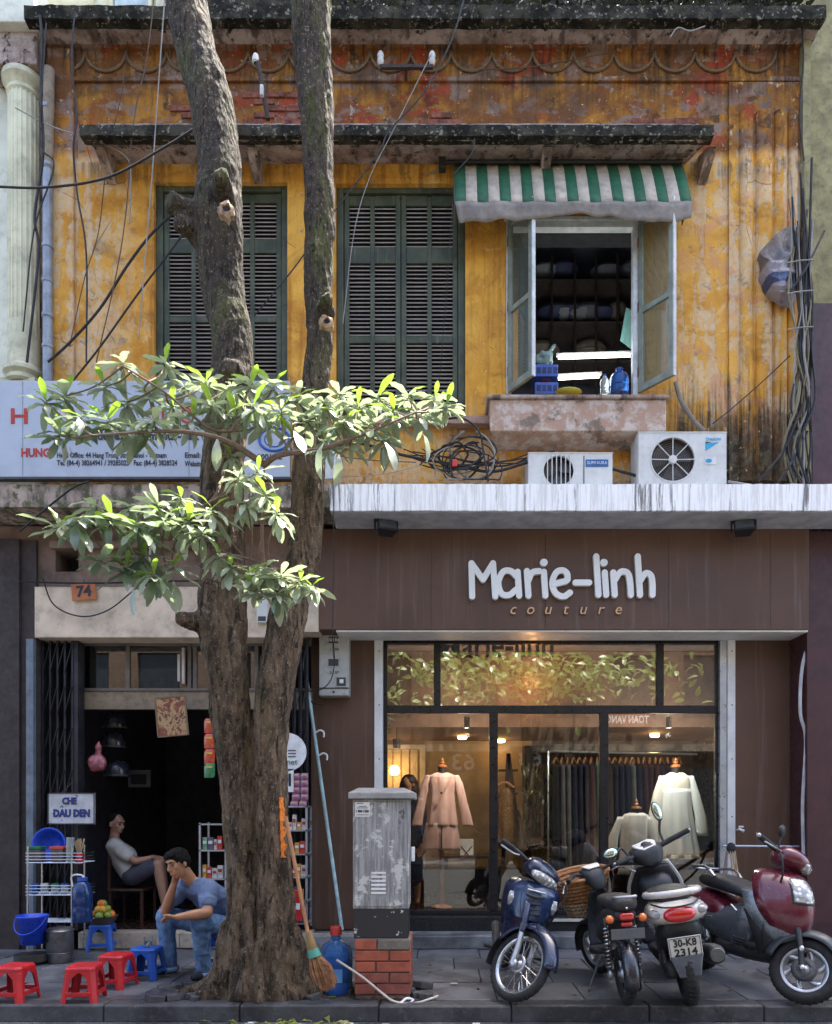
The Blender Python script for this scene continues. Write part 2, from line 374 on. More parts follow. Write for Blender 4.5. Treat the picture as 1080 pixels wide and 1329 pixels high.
    return t.set(col=base, rough=t.rng(mid, .3, .7, .75, .95), nrm=t.bump(h2, .8, .018), spec=.25)
m_fac = facade_mat('ochre_plaster', 0)
t = NT('weathered_concrete'); a = t.noise(1, 7, .65, vec=t.scale((9, 4, 1.4))); b_ = t.noise(3.5, 8, .7); c = t.mix(t.rng(b_, .4, .62), (.24, .17, .135), (.44, .36, .31))
c = t.mix(t.rng(a, .5, .62, 0, .75), c, (.06, .045, .035)); c = t.mix(t.rng(t.noise(11, 7, .7), .56, .64), c, (.03, .025, .02)); m_conc = t.set(col=c, rough=.92, nrm=t.bump(b_, .9, .03), spec=.2)
t = NT('mossy_black_edge'); a = t.noise(6, 8, .7); c = t.mix(t.rng(a, .42, .62), (.012, .012, .009), (.055, .05, .035)); c = t.mix(t.rng(t.noise(25, 4), .58, .66), c, (.2, .19, .15)); m_moss = t.set(col=c, rough=.95, nrm=t.bump(a, 1, .04), spec=.2)
t = NT('streaked_white_paint'); s1 = t.noise(1, 7, .75, vec=t.scale((30, 2, 1.6))); s2 = t.noise(1, 3, .6, vec=t.scale((7, 1, .3))); xx, yy, zz = t.xyz()
c = t.mix(t.rng(s1, .46, .57), (.92, .91, .88), (.72, .70, .66)); c = t.mix(t.math('MULTIPLY', t.rng(s2, .55, .62, 0, .9), t.rng(s1, .45, .6)), c, (.10, .09, .08))
tp = t.rng(t.math('ADD', zz, t.math('MULTIPLY', t.math('SUBTRACT', s1, .5), .34)), 4.44, 4.49); c = t.mix(t.math('MULTIPLY', tp, .9), c, (.03, .03, .022)); m_white_ledge = t.set(col=c, rough=.7, nrm=t.bump(s1, .3, .006))
t = NT('mouldy_ledge_paint'); s1 = t.noise(1, 8, .7, vec=t.scale((5, 2, 2.4))); c = t.mix(t.rng(s1, .36, .62), (.07, .055, .04), (.45, .36, .29)); c = t.mix(t.rng(t.noise(9, 8, .7), .5, .6), c, (.10, .10, .05)); m_mould = t.set(col=c, rough=.9, nrm=t.bump(s1, .6, .02))
t = NT('brown_render'); a = t.noise(1.3, 6, .6); xx, yy, zz = t.xyz(); c = t.mix(t.rng(a, .3, .7), (.080, .039, .022), (.118, .061, .036)); c = t.mix(t.rng(t.noise(60, 3), .7, .76, 0, .5), c, (.3, .26, .23))
c = t.mix(t.math('MULTIPLY', t.rng(t.noise(1, 5, .6, vec=t.scale((14, 1, .7))), .52, .72), .5), c, (.17, .12, .095)); m_brown = t.set(col=c, rough=t.rng(a, .3, .7, .5, .66), nrm=t.bump(t.noise(45, 5), .25, .004))
m_trim = M('grey_white_trim', (.72, .71, .68), .5, var=.12, sc=3, bump=.05, dirt=.15)
m_alu = M('brushed_aluminium', (.48, .52, .55), .35, .7, var=.15, bump=.05)
m_darkframe = M('dark_bronze_frame', (.022, .020, .022), .35, .3, var=.2, bump=.03)
m_marble = mat_paving('grey_marble', (.07, .072, .075), (.26, .26, .265))
m_black_tile = M('black_granite', (.018, .018, .02), .3, var=.4, sc=20, bump=.05)
def louver_green(nm, a, b):
    t = NT(nm); n1 = t.noise(4, 7, .65); n2 = t.noise(1, 6, .6, vec=t.scale((30, 30, 2))); c = t.mix(t.rng(n1, .35, .65), a, b); c = t.mix(t.rng(n2, .58, .7, 0, .5), c, (.16, .17, .13)); c = t.mix(t.rng(t.noise(9, 8, .7), .6, .67, 0, .8), c, (.03, .028, .02))
    return t.set(col=c, rough=.62, nrm=t.bump(n2, .4, .004))
m_green = louver_green('green_shutter_paint', (.034, .042, .022), (.075, .086, .046))
m_slat = louver_green('faded_slat_paint', (.24, .21, .195), (.38, .34, .31))
# ================================================================ UPPER HOUSE
house = thing('ochre_house', 'old ochre plastered upper storey with peeling paint, mossy cornice and green louvred shutters', 'house', (0, 0, 0))
hx0, hx1 = X(62), X(1037)
W1 = (X(200), X(373), Z(500), Z(236)); W2 = (X(436), X(604), Z(540), Z(238)); W3 = (X(657), X(828), Z(513), Z(288))
zl, ztop = 4.30, 9.02
b = wall_holes(MB(), hx0, hx1, zl, ztop, 0, .24, [W1, W2, W3]); wall = b.build('wall', m_fac, house)
# cornice, canopy slab, mouldings
b = MB(); zc0, zc1 = Z(62), Z(14, -.27)
b.prism([(.02, zc0), (-.05, zc0), (-.22, zc0 + .02), (-.25, zc0 + .03), (-.25, zc1), (.02, zc1)], X(52), X(1052), 'YZ'); b.build('cornice', m_conc, house)
rnd = random.Random(11)
def ragged(x0, x1, y0, y1, z0, z1, step=.05, amp=.02):
    n = int((x1 - x0) / step); b = MB(); pr = [(y1, z0), (y0, z0), (y0, z1), (y1, z1)]
    def q(i, k):
        x = x0 + (x1 - x0) * i / n; y, z = pr[k]; a = amp * mnoise.noise((x * 5, k * 3.3, z)); c_ = amp * mnoise.noise((x * 17, k * 7.1, z + 9)) * .8
        return (x, y + a + c_ * .5, z + a * .7 + c_)
    v = [q(i, k) for i in range(n + 1) for k in range(4)]; f = [(i * 4 + k, i * 4 + (k + 1) % 4, i * 4 + 4 + (k + 1) % 4, i * 4 + 4 + k) for i in range(n) for k in range(4)]
    return b.add(v, f + [(0, 1, 2, 3), (n * 4 + 3, n * 4 + 2, n * 4 + 1, n * 4)])
ragged(X(52), X(1052), -.30, -.2, Z(28, -.27), Z(11, -.27), .04, .03).build('cornice_lip', m_moss, house, smooth=True)
MB().box(hx0, hx1, -.035, 0, Z(65), Z(60)).build('moulding', m_fac, house)
MB().box(hx0, hx1, -.03, 0, Z(108), Z(102)).build('moulding', m_fac, house, bevel=.008)
k = 0; x = hx0 + .18
arc = [( .20 * math.cos(a), .0, -.20 * math.sin(a)) for a in [PI * i / 12 for i in range(13)]]
asc = msh(MB().tube(arc, .015, 6), 'scallop', m_fac, True)
while x < hx1 - .2: inst(asc, 'scallop', house, (x, -.012, Z(68))); x += .405
b = MB(); xa, xb = X(105, -.42), X(925, -.42)
b.add([(xa + .12, 0, Z(213)), (xb - .12, 0, Z(213)), (xb - .02, -.38, Z(177, -.42)), (xa + .02, -.38, Z(177, -.42)), (xa, 0, Z(160)), (xb, 0, Z(160)), (xb, -.38, Z(166, -.42)), (xa, -.38, Z(166, -.42))],
      [(0, 1, 2, 3), (7, 6, 5, 4), (3, 2, 6, 7), (0, 3, 7, 4), (1, 5, 6, 2), (0, 4, 5, 1)])
b.build('canopy_slab', m_conc, house)
ragged(xa - .01, xb + .01, -.43, -.33, Z(177, -.42), Z(163, -.42), .04, .02).build('canopy_edge', m_moss, house, smooth=True)
for px in (140, 330, 700, 905): MB().prism([(-.01, Z(205)), (-.3, Z(176, -.42)), (-.01, Z(240))], X(px), X(px) + .09, 'YZ').build('canopy_bracket', m_conc, house)
# broken plaster: bricks bare in the band under the cornice
m_brick_old = M('bare_old_brick', (.27, .085, .05), .9, var=.6, sc=9, bump=1, bsc=40, dirt=.75, bd=.02)
def brick_patch(x0, x1, z0, z1, seed, prob=.75):
    r = random.Random(seed); j = 0; z = z0
    while z < z1 - .04:
        x = x0 + (j % 2) * .11 - .05
        while x < x1:
            if r.random() < prob:
                b = MB().box(x, min(x + .205, x1 + .04), -.013 - r.uniform(0, .008), .01, z, z + .055); b.build('brick', m_brick_old, house, bevel=.006)
            x += .218
        z += .068; j += 1
brick_patch(X(322), X(392), Z(163), Z(118), 1); brick_patch(X(826), X(902), Z(162), Z(151), 2, 1); brick_patch(X(552), X(600), Z(163), Z(148), 4, .7); brick_patch(X(228), X(262), Z(163), Z(138), 6, .5)
# ribs of the right pilaster
MB().box(X(945), hx1, -.03, 0, Z(625), Z(110)).build('pilaster', m_fac, house)
for a, c_ in ((958, 976), (979, 1000), (1003, 1019), (1021, 1034)):
    xm, rr = (X(a) + X(c_)) / 2, (X(c_) - X(a)) / 2
    pts = []
    b = MB().grid(lambda u, v: (xm + rr * math.cos(PI * u), -.03 - rr * .75 * math.sin(PI * u), Z(628) + (Z(150) - Z(628)) * v), 10, 40); b.build('pilaster_rib', m_fac, house, smooth=True)
MB().box(hx0, X(98), -.05, 0, Z(500), Z(66)).build('pilaster', m_fac, house, bevel=.02)
# window reveals band between w1/w2 (orange pier kept), sill under window 2
MB().box(X(436), X(634), -.10, .02, Z(556), Z(546)).build('window_sill', M('pink_sill', (.42, .27, .2), .85, dirt=.5), house, bevel=.006)
# shutters
slat_mesh = {}
def shutter(x0, x1, z0, z1, y, rails, ncol=2):
    st = .05; b = MB(); wd = x1 - x0
    b.box(x0, x0 + st, y - .02, y + .02, z0, z1); b.box(x1 - st, x1, y - .02, y + .02, z0, z1)
    cw = (wd - 2 * st - (ncol - 1) * .045) / ncol
    cols = [(x0 + st + i * (cw + .045), x0 + st + i * (cw + .045) + cw) for i in range(ncol)]
    for i in range(ncol - 1): b.box(cols[i][1], cols[i][1] + .045, y - .017, y + .017, z0 + .01, z1 - .01)
    H = z1 - z0
    for ra, rb in rails: 
        for c0, c1 in cols: b.box(c0, c1, y - .015, y + .015, z0 + H * ra, z0 + H * rb)
    f = b.build('shutter', m_green, house, bevel=.004)
    MB().box(x0 + .03, x1 - .03, y + .03, y + .035, z0, z1).build('shutter_backing', M('shutter_dark', (.012, .014, .012), .9), house)
    fields = [(rails[i][1], rails[i + 1][0]) for i in range(len(rails) - 1)]
    key = round(cw, 3)
    if key not in slat_mesh:
        s = MB().bar((-cw / 2, 0, 0), (cw / 2, 0, 0), .034, .009); slat_mesh[key] = msh(s, 'louvre_slat', m_slat)
    for c0, c1 in cols:
        for fa, fb in fields:
            za, zb = z0 + H * fa, z0 + H * fb; n = max(2, int((zb - za) / .040)); d = (zb - za) / n
            for i in range(n):
                inst(slat_mesh[key], 'louvre_slat', f, ((c0 + c1) / 2, y + .002, za + d * (i + .5)), (R(38 + rnd.uniform(-4, 4)), rnd.uniform(-.006, .006), 0))
for (x0, x1, z0, z1) in (W1, W2):
    b = MB(); fy = .09
    b.box(x0, x0 + .07, fy - .04, fy + .06, z0, z1); b.box(x1 - .07, x1, fy - .04, fy + .06, z0, z1); b.box(x0 + .07, x1 - .07, fy - .04, fy + .06, z1 - .05, z1)
    b.build('window_frame', m_green, house, bevel=.006)
    a0, a1 = x0 + .075, x1 - .075; m_ = (a0 + a1) / 2
    rl = [(0, .05), (.37, .42), (.74, .80), (.965, 1)]
    rl = [(0, .06), (.335, .365), (.695, .765), (.955, 1)]
    shutter(a0, m_ - .004, z0 + .03, z1 - .06, .09, rl); shutter(m_ + .004, a1, z0 + .03, z1 - .06, .09, rl)
# room behind the open window + casements
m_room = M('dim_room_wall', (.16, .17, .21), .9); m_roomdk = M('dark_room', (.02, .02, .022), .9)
x0, x1, z0, z1 = W3
b = MB(); rx0, rx1, rz0, rz1, ry = x0 - 1.2, x1 + 1.2, z0 - .9, 8.93, 3.2
b.quad((rx0, .26, rz0), (rx1, .26, rz0), (rx1, ry, rz0), (rx0, ry, rz0)); b.quad((rx0, .26, rz1), (rx0, ry, rz1), (rx1, ry, rz1), (rx1, .26, rz1)); b.quad((rx0, ry, rz0), (rx1, ry, rz0), (rx1, ry, rz1), (rx0, ry, rz1))
b.quad((rx0, .26, rz0), (rx0, ry, rz0), (rx0, ry, rz1), (rx0, .26, rz1)); b.quad((rx1, .26, rz0), (rx1, .26, rz1), (rx1, ry, rz1), (rx1, ry, rz0))
b.quad((rx0, .26, rz0), (x0, .26, rz0), (x0, .26, rz1), (rx0, .26, rz1)); b.quad((x1, .26, rz0), (rx1, .26, rz0), (rx1, .26, rz1), (x1, .26, rz1))
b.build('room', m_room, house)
m_winw = M('window_white_paint', (.55, .57, .56), .5, dirt=.25, bump=.1); m_wingrey = M('window_grey_green', (.23, .26, .21), .45, dirt=.3)
b = MB(); b.box(x0, x0 + .05, -.012, .07, z0, z1); b.box(x1 - .05, x1, -.012, .07, z0, z1); b.box(x0 + .05, x1 - .05, -.012, .07, z1 - .06, z1); b.box(x0 - .02, x1 + .02, -.03, 0, z1, z1 + .035); b.build('window_frame', m_winw, house, bevel=.004)
MB().box(x0 + .004, x1 - .004, .075, .255, z1 - .066, z1 - .004).build('added_dark_liner', m_roomdk, house)  # dark strip added to cover the lamp-lit head of the reveal
t = NT('window_glass_tint'); m_glass_t = t.set(col=(.45, .55, .5), rough=.03, trans=1, ior=1.1)
t = NT('casement_glass'); g = t.n.new('ShaderNodeBsdfGlossy'); g.inputs['Roughness'].default_value = .03; tr = t.n.new('ShaderNodeBsdfTransparent'); tr.inputs[0].default_value = (.62, .68, .62, 1)
fr = t.n.new('ShaderNodeFresnel'); fr.inputs[0].default_value = 1.55; mx = t.n.new('ShaderNodeMixShader'); t.l(t.rng(fr.outputs[0], 0, .7, .06, .8, False), mx.inputs[0]); t.l(tr.outputs[0], mx.inputs[1]); t.l(g.outputs[0], mx.inputs[2])
df = t.n.new('ShaderNodeBsdfDiffuse'); df.inputs[0].default_value = (.16, .19, .15, 1); mx2 = t.n.new('ShaderNodeMixShader'); mx2.inputs[0].default_value = .35; t.l(mx.outputs[0], mx2.inputs[1]); t.l(df.outputs[0], mx2.inputs[2]); t.l(mx2.outputs[0], t.out.inputs[0]); m_cglass = t.m
def sash(hx, hy, ex, ey, name='casement'):
    b = MB(); A = Vector((hx, hy, 0)); E = Vector((ex, ey, 0)); d = (E - A); L = d.length; d.normalize()
    zs0, zs1 = z0 + .01, z1 - .02; t_ = .035; w_ = .05
    def q(u, z): return A + d * u + Vector((0, 0, z))
    b.bar(q(w_ / 2, zs0), q(w_ / 2, zs1), t_, w_, d); b.bar(q(L - w_ / 2, zs0), q(L - w_ / 2, zs1), t_, w_, d)
    zm = zs0 + (zs1 - zs0) * .47
    for z, h in ((zs0 + .035, .07), (zs1 - .03, .06), (zm, .05)): b.bar(q(w_, z), q(L - w_, z), t_ * .96, h)
    f = b.build(name, m_wingrey, house, bevel=.003)
    e = MB().bar(q(L + .006, zs0 - .002), q(L + .006, zs1 + .002), .04, .012, d).build('casement_edge', m_winw, f)
    for za, zb in ((zs0 + .07, zm - .025), (zm + .025, zs1 - .06)):
        MB().quad(q(w_, za), q(L - w_, za), q(L - w_, zb), q(w_, zb)).build('pane', m_cglass, f)
    for k in (.12, .5, .88): MB().cbox((hx, hy - .005, zs0 + (zs1 - zs0) * k), (.03, .03, .09)).build('hinge', M('rust', (.12, .06, .04), .8), f)
sash(X(660), -.02, X(692, -.32), -.32); sash(X(829), -.02, X(875, -.33), -.33)
MB().box(x0 + .0, x0 + .03, -.03, -.0, z0, z1).build('window_jamb', m_winw, house)
MB().bar((X(829) + .01, .1, z1 - 1.05), (X(826), .5, z1 - .7), .02, .3).build('curtain', M('teal_cloth', (.10, .25, .22), .9), house)
# planter sill
b = MB(); a, c_ = X(636, -.30), X(866, -.30); ztp, zbt = Z(517, -.3), Z(558, -.3)
b.add([(a, -.28, zbt), (c_, -.28, zbt), (c_, -.28, ztp), (a, -.28, ztp), (a + .08, 0, zbt - .06), (c_ - .08, 0, zbt - .06), (c_, 0, ztp), (a, 0, ztp)], [(0, 1, 2, 3), (5, 4, 7, 6), (4, 5, 1, 0), (3, 2, 6, 7), (0, 3, 7, 4), (1, 5, 6, 2)])
t = NT('spalled_sill'); n1 = t.noise(7, 8, .7); c = t.mix(t.rng(n1, .45, .6), (.42, .27, .19), (.55, .47, .40)); c = t.mix(t.rng(t.noise(3, 7, .7), .55, .63, 0, .7), c, (.10, .08, .06)); m_sill = t.set(col=c, rough=.9, nrm=t.bump(n1, .8, .02))
b.build('balcony_sill', m_sill, house, bevel=.01)
MB().box(a - .03, c_ + .02, -.31, 0, ztp, ztp + .035).build('sill_slab', m_conc, house, bevel=.01)
# set-back storey above the cornice
MB().box(X(250), X(1050), .30, .6, 9.02, 10.6).build('upper_parapet', m_moss, house)
MB().box(hx0, hx1, .02, .6, 9.02, 9.12).build('roof_slab', m_moss, house)
bk = thing('rear_house_body', 'plain rear walls and flat roof of the old houses, hidden behind their street fronts', 'building', (0, 5, 0))
b = MB(); b.box(-9, 9, 5.2, 5.5, -.1, 9.1); b.box(-9, -8.7, .6, 5.2, -.1, 9.1); b.box(8.7, 9, .6, 5.2, -.1, 9.1); b.build('rear_wall', m_moss, bk)
MB().box(-9, 9, .6, 5.6, 9.1, 9.3).build('flat_roof', m_moss, bk)
MB().box(-9, 9, .62, 5.2, 4.21, 4.29).build('floor_slab', m_moss, bk)
for k_, px_ in enumerate((-140, 409, 1052)): MB().box(X(px_) - .06, X(px_) + .0, .82, 5.2, -.1, 4.2).build('party_wall', m_moss, bk)
# ================================================================ LEDGE between storeys, two widths
lx = X(428, -.44)
ledge = thing('white_ledge', 'long white streaked concrete ledge over the brown shop front, carrying two air conditioners', 'ledge', (lx, 0, 4.2))
ragged(lx, 6.5, -.44, .01, 4.205, 4.455, .025, .008).build('ledge_slab', m_white_ledge, ledge, smooth=True)
MB().box(lx + .02, 6.4, -.42, -.001, 4.196, 4.203).build('soffit', M('soffit_grey', (.42, .43, .46), .8, dirt=.1), ledge)
ledge2 = thing('mouldy_ledge', 'mould-stained concrete ledge below the signboard above house number 74', 'ledge', (-4.5, 0, 4.25))
ragged(-6, lx - .006, -.42, .01, 4.245, 4.46, .04, .02).build('ledge_slab', m_mould, ledge2, smooth=True)
# ================================================================ BROWN SHOP
shop = thing('brown_shop', 'chocolate brown boutique front with white lettering, dark framed display window and grey trim', 'shop', (0, 0, 0))
fx0, fx1 = X(414), X(1050); zf0, zf1 = Z(817), 4.2
MB().box(fx0, fx1, 0, .38, zf0 + .003, zf1 - .006).build('fascia', m_brown, shop)
MB().box(X(436), fx1, .02, .40, zf0 - .02, zf0).build('fascia_soffit', m_trim, shop)
py_ = .42
gy = .50
zt = Z(829, .42)
MB().box(X(708) - .0025, X(708) + .0025, -.0025, -.0003, zf0 + .02, zf1 - .06).build('panel_joint', M('joint_dark', (.035, .02, .015), .8), shop)
for px in (560, 868, 1000): MB().box(X(px) - .0015, X(px) + .0015, -.002, -.0003, zf0 + .01, zf1 - .05).build('panel_joint', M('joint_faint', (.06, .035, .025), .8), shop)
for px in (492, 950):
    for py in (845, 915, 985, 1060, 1130): MB().lathe([(0, -.004), (.006, -.003), (.008, 0)], (X(px, .405) + .002, .405, Z(py, .405)), 8, 'Y').build('screw', M('joint_dark', (.035, .02, .015), .8), shop)
px0, px1 = X(486, py_), X(497, py_); qx0, qx1 = X(934, py_), X(954, py_)
MB().box(X(404, py_), px0 - .004, py_, .8, .13, zt + .02).build('pillar', m_brown, shop)
MB().box(qx1 + .004, X(1036, py_), py_, .8, .0, zt + .02).build('pillar', m_brown, shop)
MB().box(px0, px1, py_ - .015, .56, .13, zt + .01).build('white_post', m_trim, shop, bevel=.004)
MB().box(X(944, py_), qx1, py_ - .015, .56, .13, zt + .01).build('white_post', m_trim, shop, bevel=.004)
MB().box(qx0 + .005, X(944, py_) - .003, py_ + .0, .56, .13, zt + .01).build('aluminium_post', m_alu, shop, bevel=.004)
# glazing: dark frame
gx0, gx1 = X(498, gy), X(934, gy); gz0, gz1 = .28, Z(832, gy)
zt0, zt1 = Z(926, gy), Z(916, gy)
b = MB(); b.box(gx0, gx0 + .04, gy - .03, gy + .05, gz0, gz1); b.box(gx1 - .045, gx1, gy - .03, gy + .05, gz0, gz1); b.box(gx0 + .04, gx1 - .045, gy - .03, gy + .05, gz1 - .035, gz1 + .01); b.box(gx0 + .04, gx1 - .045, gy - .035, gy + .05, zt0, zt1)
b.box(gx0 + .04, gx1 - .045, gy - .03, gy + .05, gz0, gz0 + .045)
for p in (563, 852): b.box(X(p, gy), X(p + 9, gy), gy - .025, gy + .04, zt1 + .001, gz1 - .035)
for p in (635, 778): b.box(X(p, gy), X(p + 11, gy), gy - .04, gy + .04, gz0 + .045, zt0 - .001)
b.build('glazing_frame', m_darkframe, shop, bevel=.004)
t = NT('shop_glass'); g = t.n.new('ShaderNodeBsdfGlossy'); g.inputs['Roughness'].default_value = .004; tr = t.n.new('ShaderNodeBsdfTransparent'); tr.inputs[0].default_value = (.80, .82, .80, 1)
fr = t.n.new('ShaderNodeFresnel'); fr.inputs[0].default_value = 1.6; mx = t.n.new('ShaderNodeMixShader'); t.l(t.math('ADD', t.math('MULTIPLY', fr.outputs[0], 1.05), .04), mx.inputs[0]); t.l(tr.outputs[0], mx.inputs[1]); t.l(g.outputs[0], mx.inputs[2])
t.l(mx.outputs[0], t.out.inputs[0]); m_glass = t.m
for a, c_ in ((498, 563), (572, 852), (861, 934)): MB().box(X(a, gy), X(c_, gy), gy, gy + .006, zt1, gz1 - .03).build('pane', m_glass, shop)
for a, c_ in ((500, 635), (646, 778), (789, 930)): MB().box(X(a, gy), X(c_, gy), gy, gy + .006, gz0 + .045, zt0).build('pane', m_glass, shop)
# steps
steps = [(-6, 0)]
MB().box(X(400), X(1040), 0, .34, 0, .13).build('marble_step', m_marble, shop, bevel=.008)
MB().box(px1 + .0, qx0, .30, .48, .13, .279).build('threshold', m_black_tile, shop, bevel=.005)
MB().box(X(697, .28), X(770, .28), .27, .30, .235, .262).build('sill_plate', M('cream_plate', (.6, .55, .45), .5), shop)
# shop interior shell
m_int = M('warm_interior_wall', (.30, .22, .15), .85, var=.2); m_intf = M('brown_floor_tile', (.03, .015, .012), .18, var=.3, bump=.02); m_ceil = M('shop_ceiling', (.20, .14, .11), .8)
sx0, sx1, sy1, sz0, sz1 = X(404, py_) + .05, X(1030, py_), 4.2, .27, 3.25
b = MB(); b.quad((sx0, .56, sz0), (sx1, .56, sz0), (sx1, sy1, sz0), (sx0, sy1, sz0)); b.build('shop_floor', m_intf, shop)
b = MB(); b.quad((sx0, .56, sz1), (sx1, .56, sz1), (sx1, sy1, sz1), (sx0, sy1, sz1)); b.build('shop_ceiling', m_ceil, shop)
b = MB(); b.quad((sx0, .8, sz0), (sx0, sy1, sz0), (sx0, sy1, sz1), (sx0, .8, sz1)); b.quad((sx1, .8, sz0), (sx1, .8, sz1), (sx1, sy1, sz1), (sx1, sy1, sz0)); b.quad((sx0, sy1, sz0), (sx1, sy1, sz0), (sx1, sy1, sz1), (sx0, sy1, sz1)); b.quad((sx0, .8, sz0), (sx0, .8, sz1), (px0, .8, sz1), (px0, .8, sz0)); b.build('shop_wall', m_int, shop)
# ================================================================ NUMBER 74
h74 = thing('shop_house', 'dim open-fronted shop at number 74 with beige beam and transom windows', 'shop', (-3, 0, 0))
m_beige = M('beige_beam_paint', (.66, .54, .40), .8, var=.2, sc=2.5, dirt=.35); m_beam2 = M('brown_dirty_plaster', (.22, .15, .115), .88, var=.35, sc=2, dirt=.6, bump=.4)
MB().box(X(46), X(346), -.02, .25, Z(828), Z(762)).build('beam', m_beige, h74, bevel=.008)
wall_holes(MB(), X(-120), fx0 - .004, Z(764), 4.244, .06, .4, [(X(72, .06), X(102, .06), Z(742, .06), Z(714, .06))]).build('upper_wall', m_beam2, h74)
MB().box(X(72), X(102), .3, .36, Z(744), Z(712)).build('vent_backing', m_roomdk, h74)
MB().box(X(65), X(258), -.02, .06, Z(712), Z(702)).build('moulding', m_beam2, h74, bevel=.01)
MB().box(X(346) + .002, fx0 - .004, .0, .25, Z(820), Z(762)).build('beam_end', m_beige, h74)
# transom
m_tfr = M('grey_brown_frame', (.14, .12, .10), .6); ty = .30
tz0, tz1 = Z(893, ty), Z(838, ty); b = MB(); ta, tb = X(100, ty), X(404, ty)
b.box(ta, tb, ty, ty + .05, tz1, Z(826, ty)); b.box(ta, tb, ty, ty + .05, tz0 - .03, tz0)
for p in (163, 243, 250, 330): b.box(X(p, ty), X(p + 5, ty), ty + .002, ty + .048, tz0, tz1)
b.build('transom_frame', m_tfr, h74, bevel=.004)
for a, c_ in ((100, 163), (168, 243), (255, 330)): MB().box(X(a, ty), X(c_, ty), ty + .02, ty + .026, tz0, tz1).build('pane', m_glass, h74)
MB().box(ta, tb, ty + .02, ty + .1, Z(920, ty), tz0 - .031).build('lintel', M('ochre_lintel', (.27, .21, .14), .85, dirt=.4), h74)
MB().box(X(238, ty), X(241, ty), ty - .05, ty - .02, Z(888, ty), Z(842, ty)).build('lamp_tube', M('pale_tube', (.5, .45, .4), .5), h74)
MB().box(X(232, ty), X(235, ty), ty - .04, ty - .02, Z(885, ty), Z(850, ty)).build('lamp_tube', M('pale_tube', (.5, .45, .4), .5), h74)
# threshold and room
zfl = .17
b = MB(); 
MB().box(X(100), X(404), .02, .2, 0, zfl - .004).build('tiled_threshold', M('beige_tile', (.42, .36, .28), .5, dirt=.5), h74, bevel=.006)
for i in range(9): MB().box(X(202) + i * .24, X(202) + i * .24 + .232, .008, .02, .012, zfl - .012).build('threshold_tile', M('beige_tile', (.42, .36, .28), .5, dirt=.5), h74, bevel=.003)
ax0, ax1, ay1, az1 = X(20, .3), X(404, .3), 4.6, 3.3
b = MB(); b.quad((ax0, .2, zfl), (ax1, .2, zfl), (ax1, ay1, zfl), (ax0, ay1, zfl)); b.build('floor', M('dark_red_floor', (.035, .016, .013), .25, bump=.05), h74)
m_74 = M('dark_blue_grey_wall', (.10, .095, .12), .85)
b = MB(); b.quad((ax0, .4, zfl), (ax0, ay1, zfl), (ax0, ay1, az1), (ax0, .4, az1)); b.quad((ax1, .8, zfl), (ax1, .8, az1), (ax1, ay1, az1), (ax1, ay1, zfl)); b.quad((ax0, ay1, zfl), (ax1, ay1, zfl), (ax1, ay1, az1), (ax0, ay1, az1)); b.quad((ax0, .4, az1), (ax1, .4, az1), (ax1, ay1, az1), (ax0, ay1, az1)); b.build('room_wall', m_74, h74)
# ================================================================ NEIGHBOURS left and right
nl = thing('cream_neighbour_house', 'pale cream neighbouring house with fluted classical column at the left edge', 'house', (-5, .1, 0))
m_cream = M('cream_paint', (.62, .60, .42), .75, var=.2, sc=2, dirt=.35); m_cream2 = M('cream_paint_light', (.66, .66, .54), .75, var=.15, sc=2, dirt=.3)
MB().box(X(-260), hx0 - .26, .12, .5, 4.3, 12).build('wall', m_cream2, nl)
MB().box(hx0 - .26, hx0 - .003, .06, .5, 4.3, 9.0).build('side_return', m_conc, nl)
MB().lathe([(.14, 0), (.14, 3.05), (.125, 3.1)], (X(30), .02, Z(448)), 20).build('column_shaft', m_cream, nl, smooth=True)
for i in range(11):
    a = PI + PI * i / 10; MB().tube([(X(30) + .14 * math.cos(a), .02 + .14 * math.sin(a), Z(440)), (X(30) + .135 * math.cos(a), .02 + .135 * math.sin(a), Z(128))], .013, 6).build('fillet', m_cream, nl, smooth=True)
MB().lathe([(.14, 0), (.17, .02), (.17, .05), (.15, .07), (.19, .1), (.19, .14), (.15, .17), (.15, .6)], (X(30), .02, Z(500)), 20).build('column_base', m_cream, nl, smooth=True)
MB().box(X(-10), X(52), -.1, .1, 4.44, Z(497)).build('plinth', m_cream, nl)
MB().lathe([(.13, 0), (.16, .03), (.16, .06), (.14, .08), (.17, .12), (.2, .15), (.2, .2)], (X(30), .02, Z(130)), 20).build('capital', m_cream, nl, smooth=True)
MB().box(X(-10), X(60), -.16, .1, Z(103), Z(62)).build('entablature', m_conc, nl, bevel=.01)
MB().box(X(-200), hx0 - .004, -.25, .12, Z(62), Z(28)).build('entablature', m_cream2, nl, bevel=.01)
bp = thing('pale_rear_house', 'pale yellow house wall showing above the cornice at top left', 'house', (-4, 1.2, 9))
MB().box(X(-200, 1.2), X(250, 1.2), 1.2, 1.6, 9.0, 13).build('wall', m_cream2, bp)
for p in (120, 145, 195, 205): MB().box(X(p, 1.2), X(p + 4, 1.2), 1.14, 1.2, 9.0, 13).build('pilaster_strip', m_cream, bp)
MB().box(X(150, 1.2), X(195, 1.2), 1.17, 1.2, 9.3, 12).build('window', M('sky_blue_glass', (.4, .5, .55), .1), bp)
nr = thing('olive_neighbour_house', 'olive painted edge of the next house behind hanging cables at the right edge', 'house', (4.5, .1, 0))
m_olive = M('olive_paint', (.28, .24, .11), .8, var=.3, dirt=.5); m_maroon = M('dark_maroon_door', (.06, .02, .02), .5)
MB().box(hx1 + .003, 6.8, .10, .5, 4.46, 12).build('wall', m_olive, nr)
MB().box(hx1 + .003, hx1 + .08, -.08, .1, 4.46, 9.0).build('corner_strip', m_olive, nr)
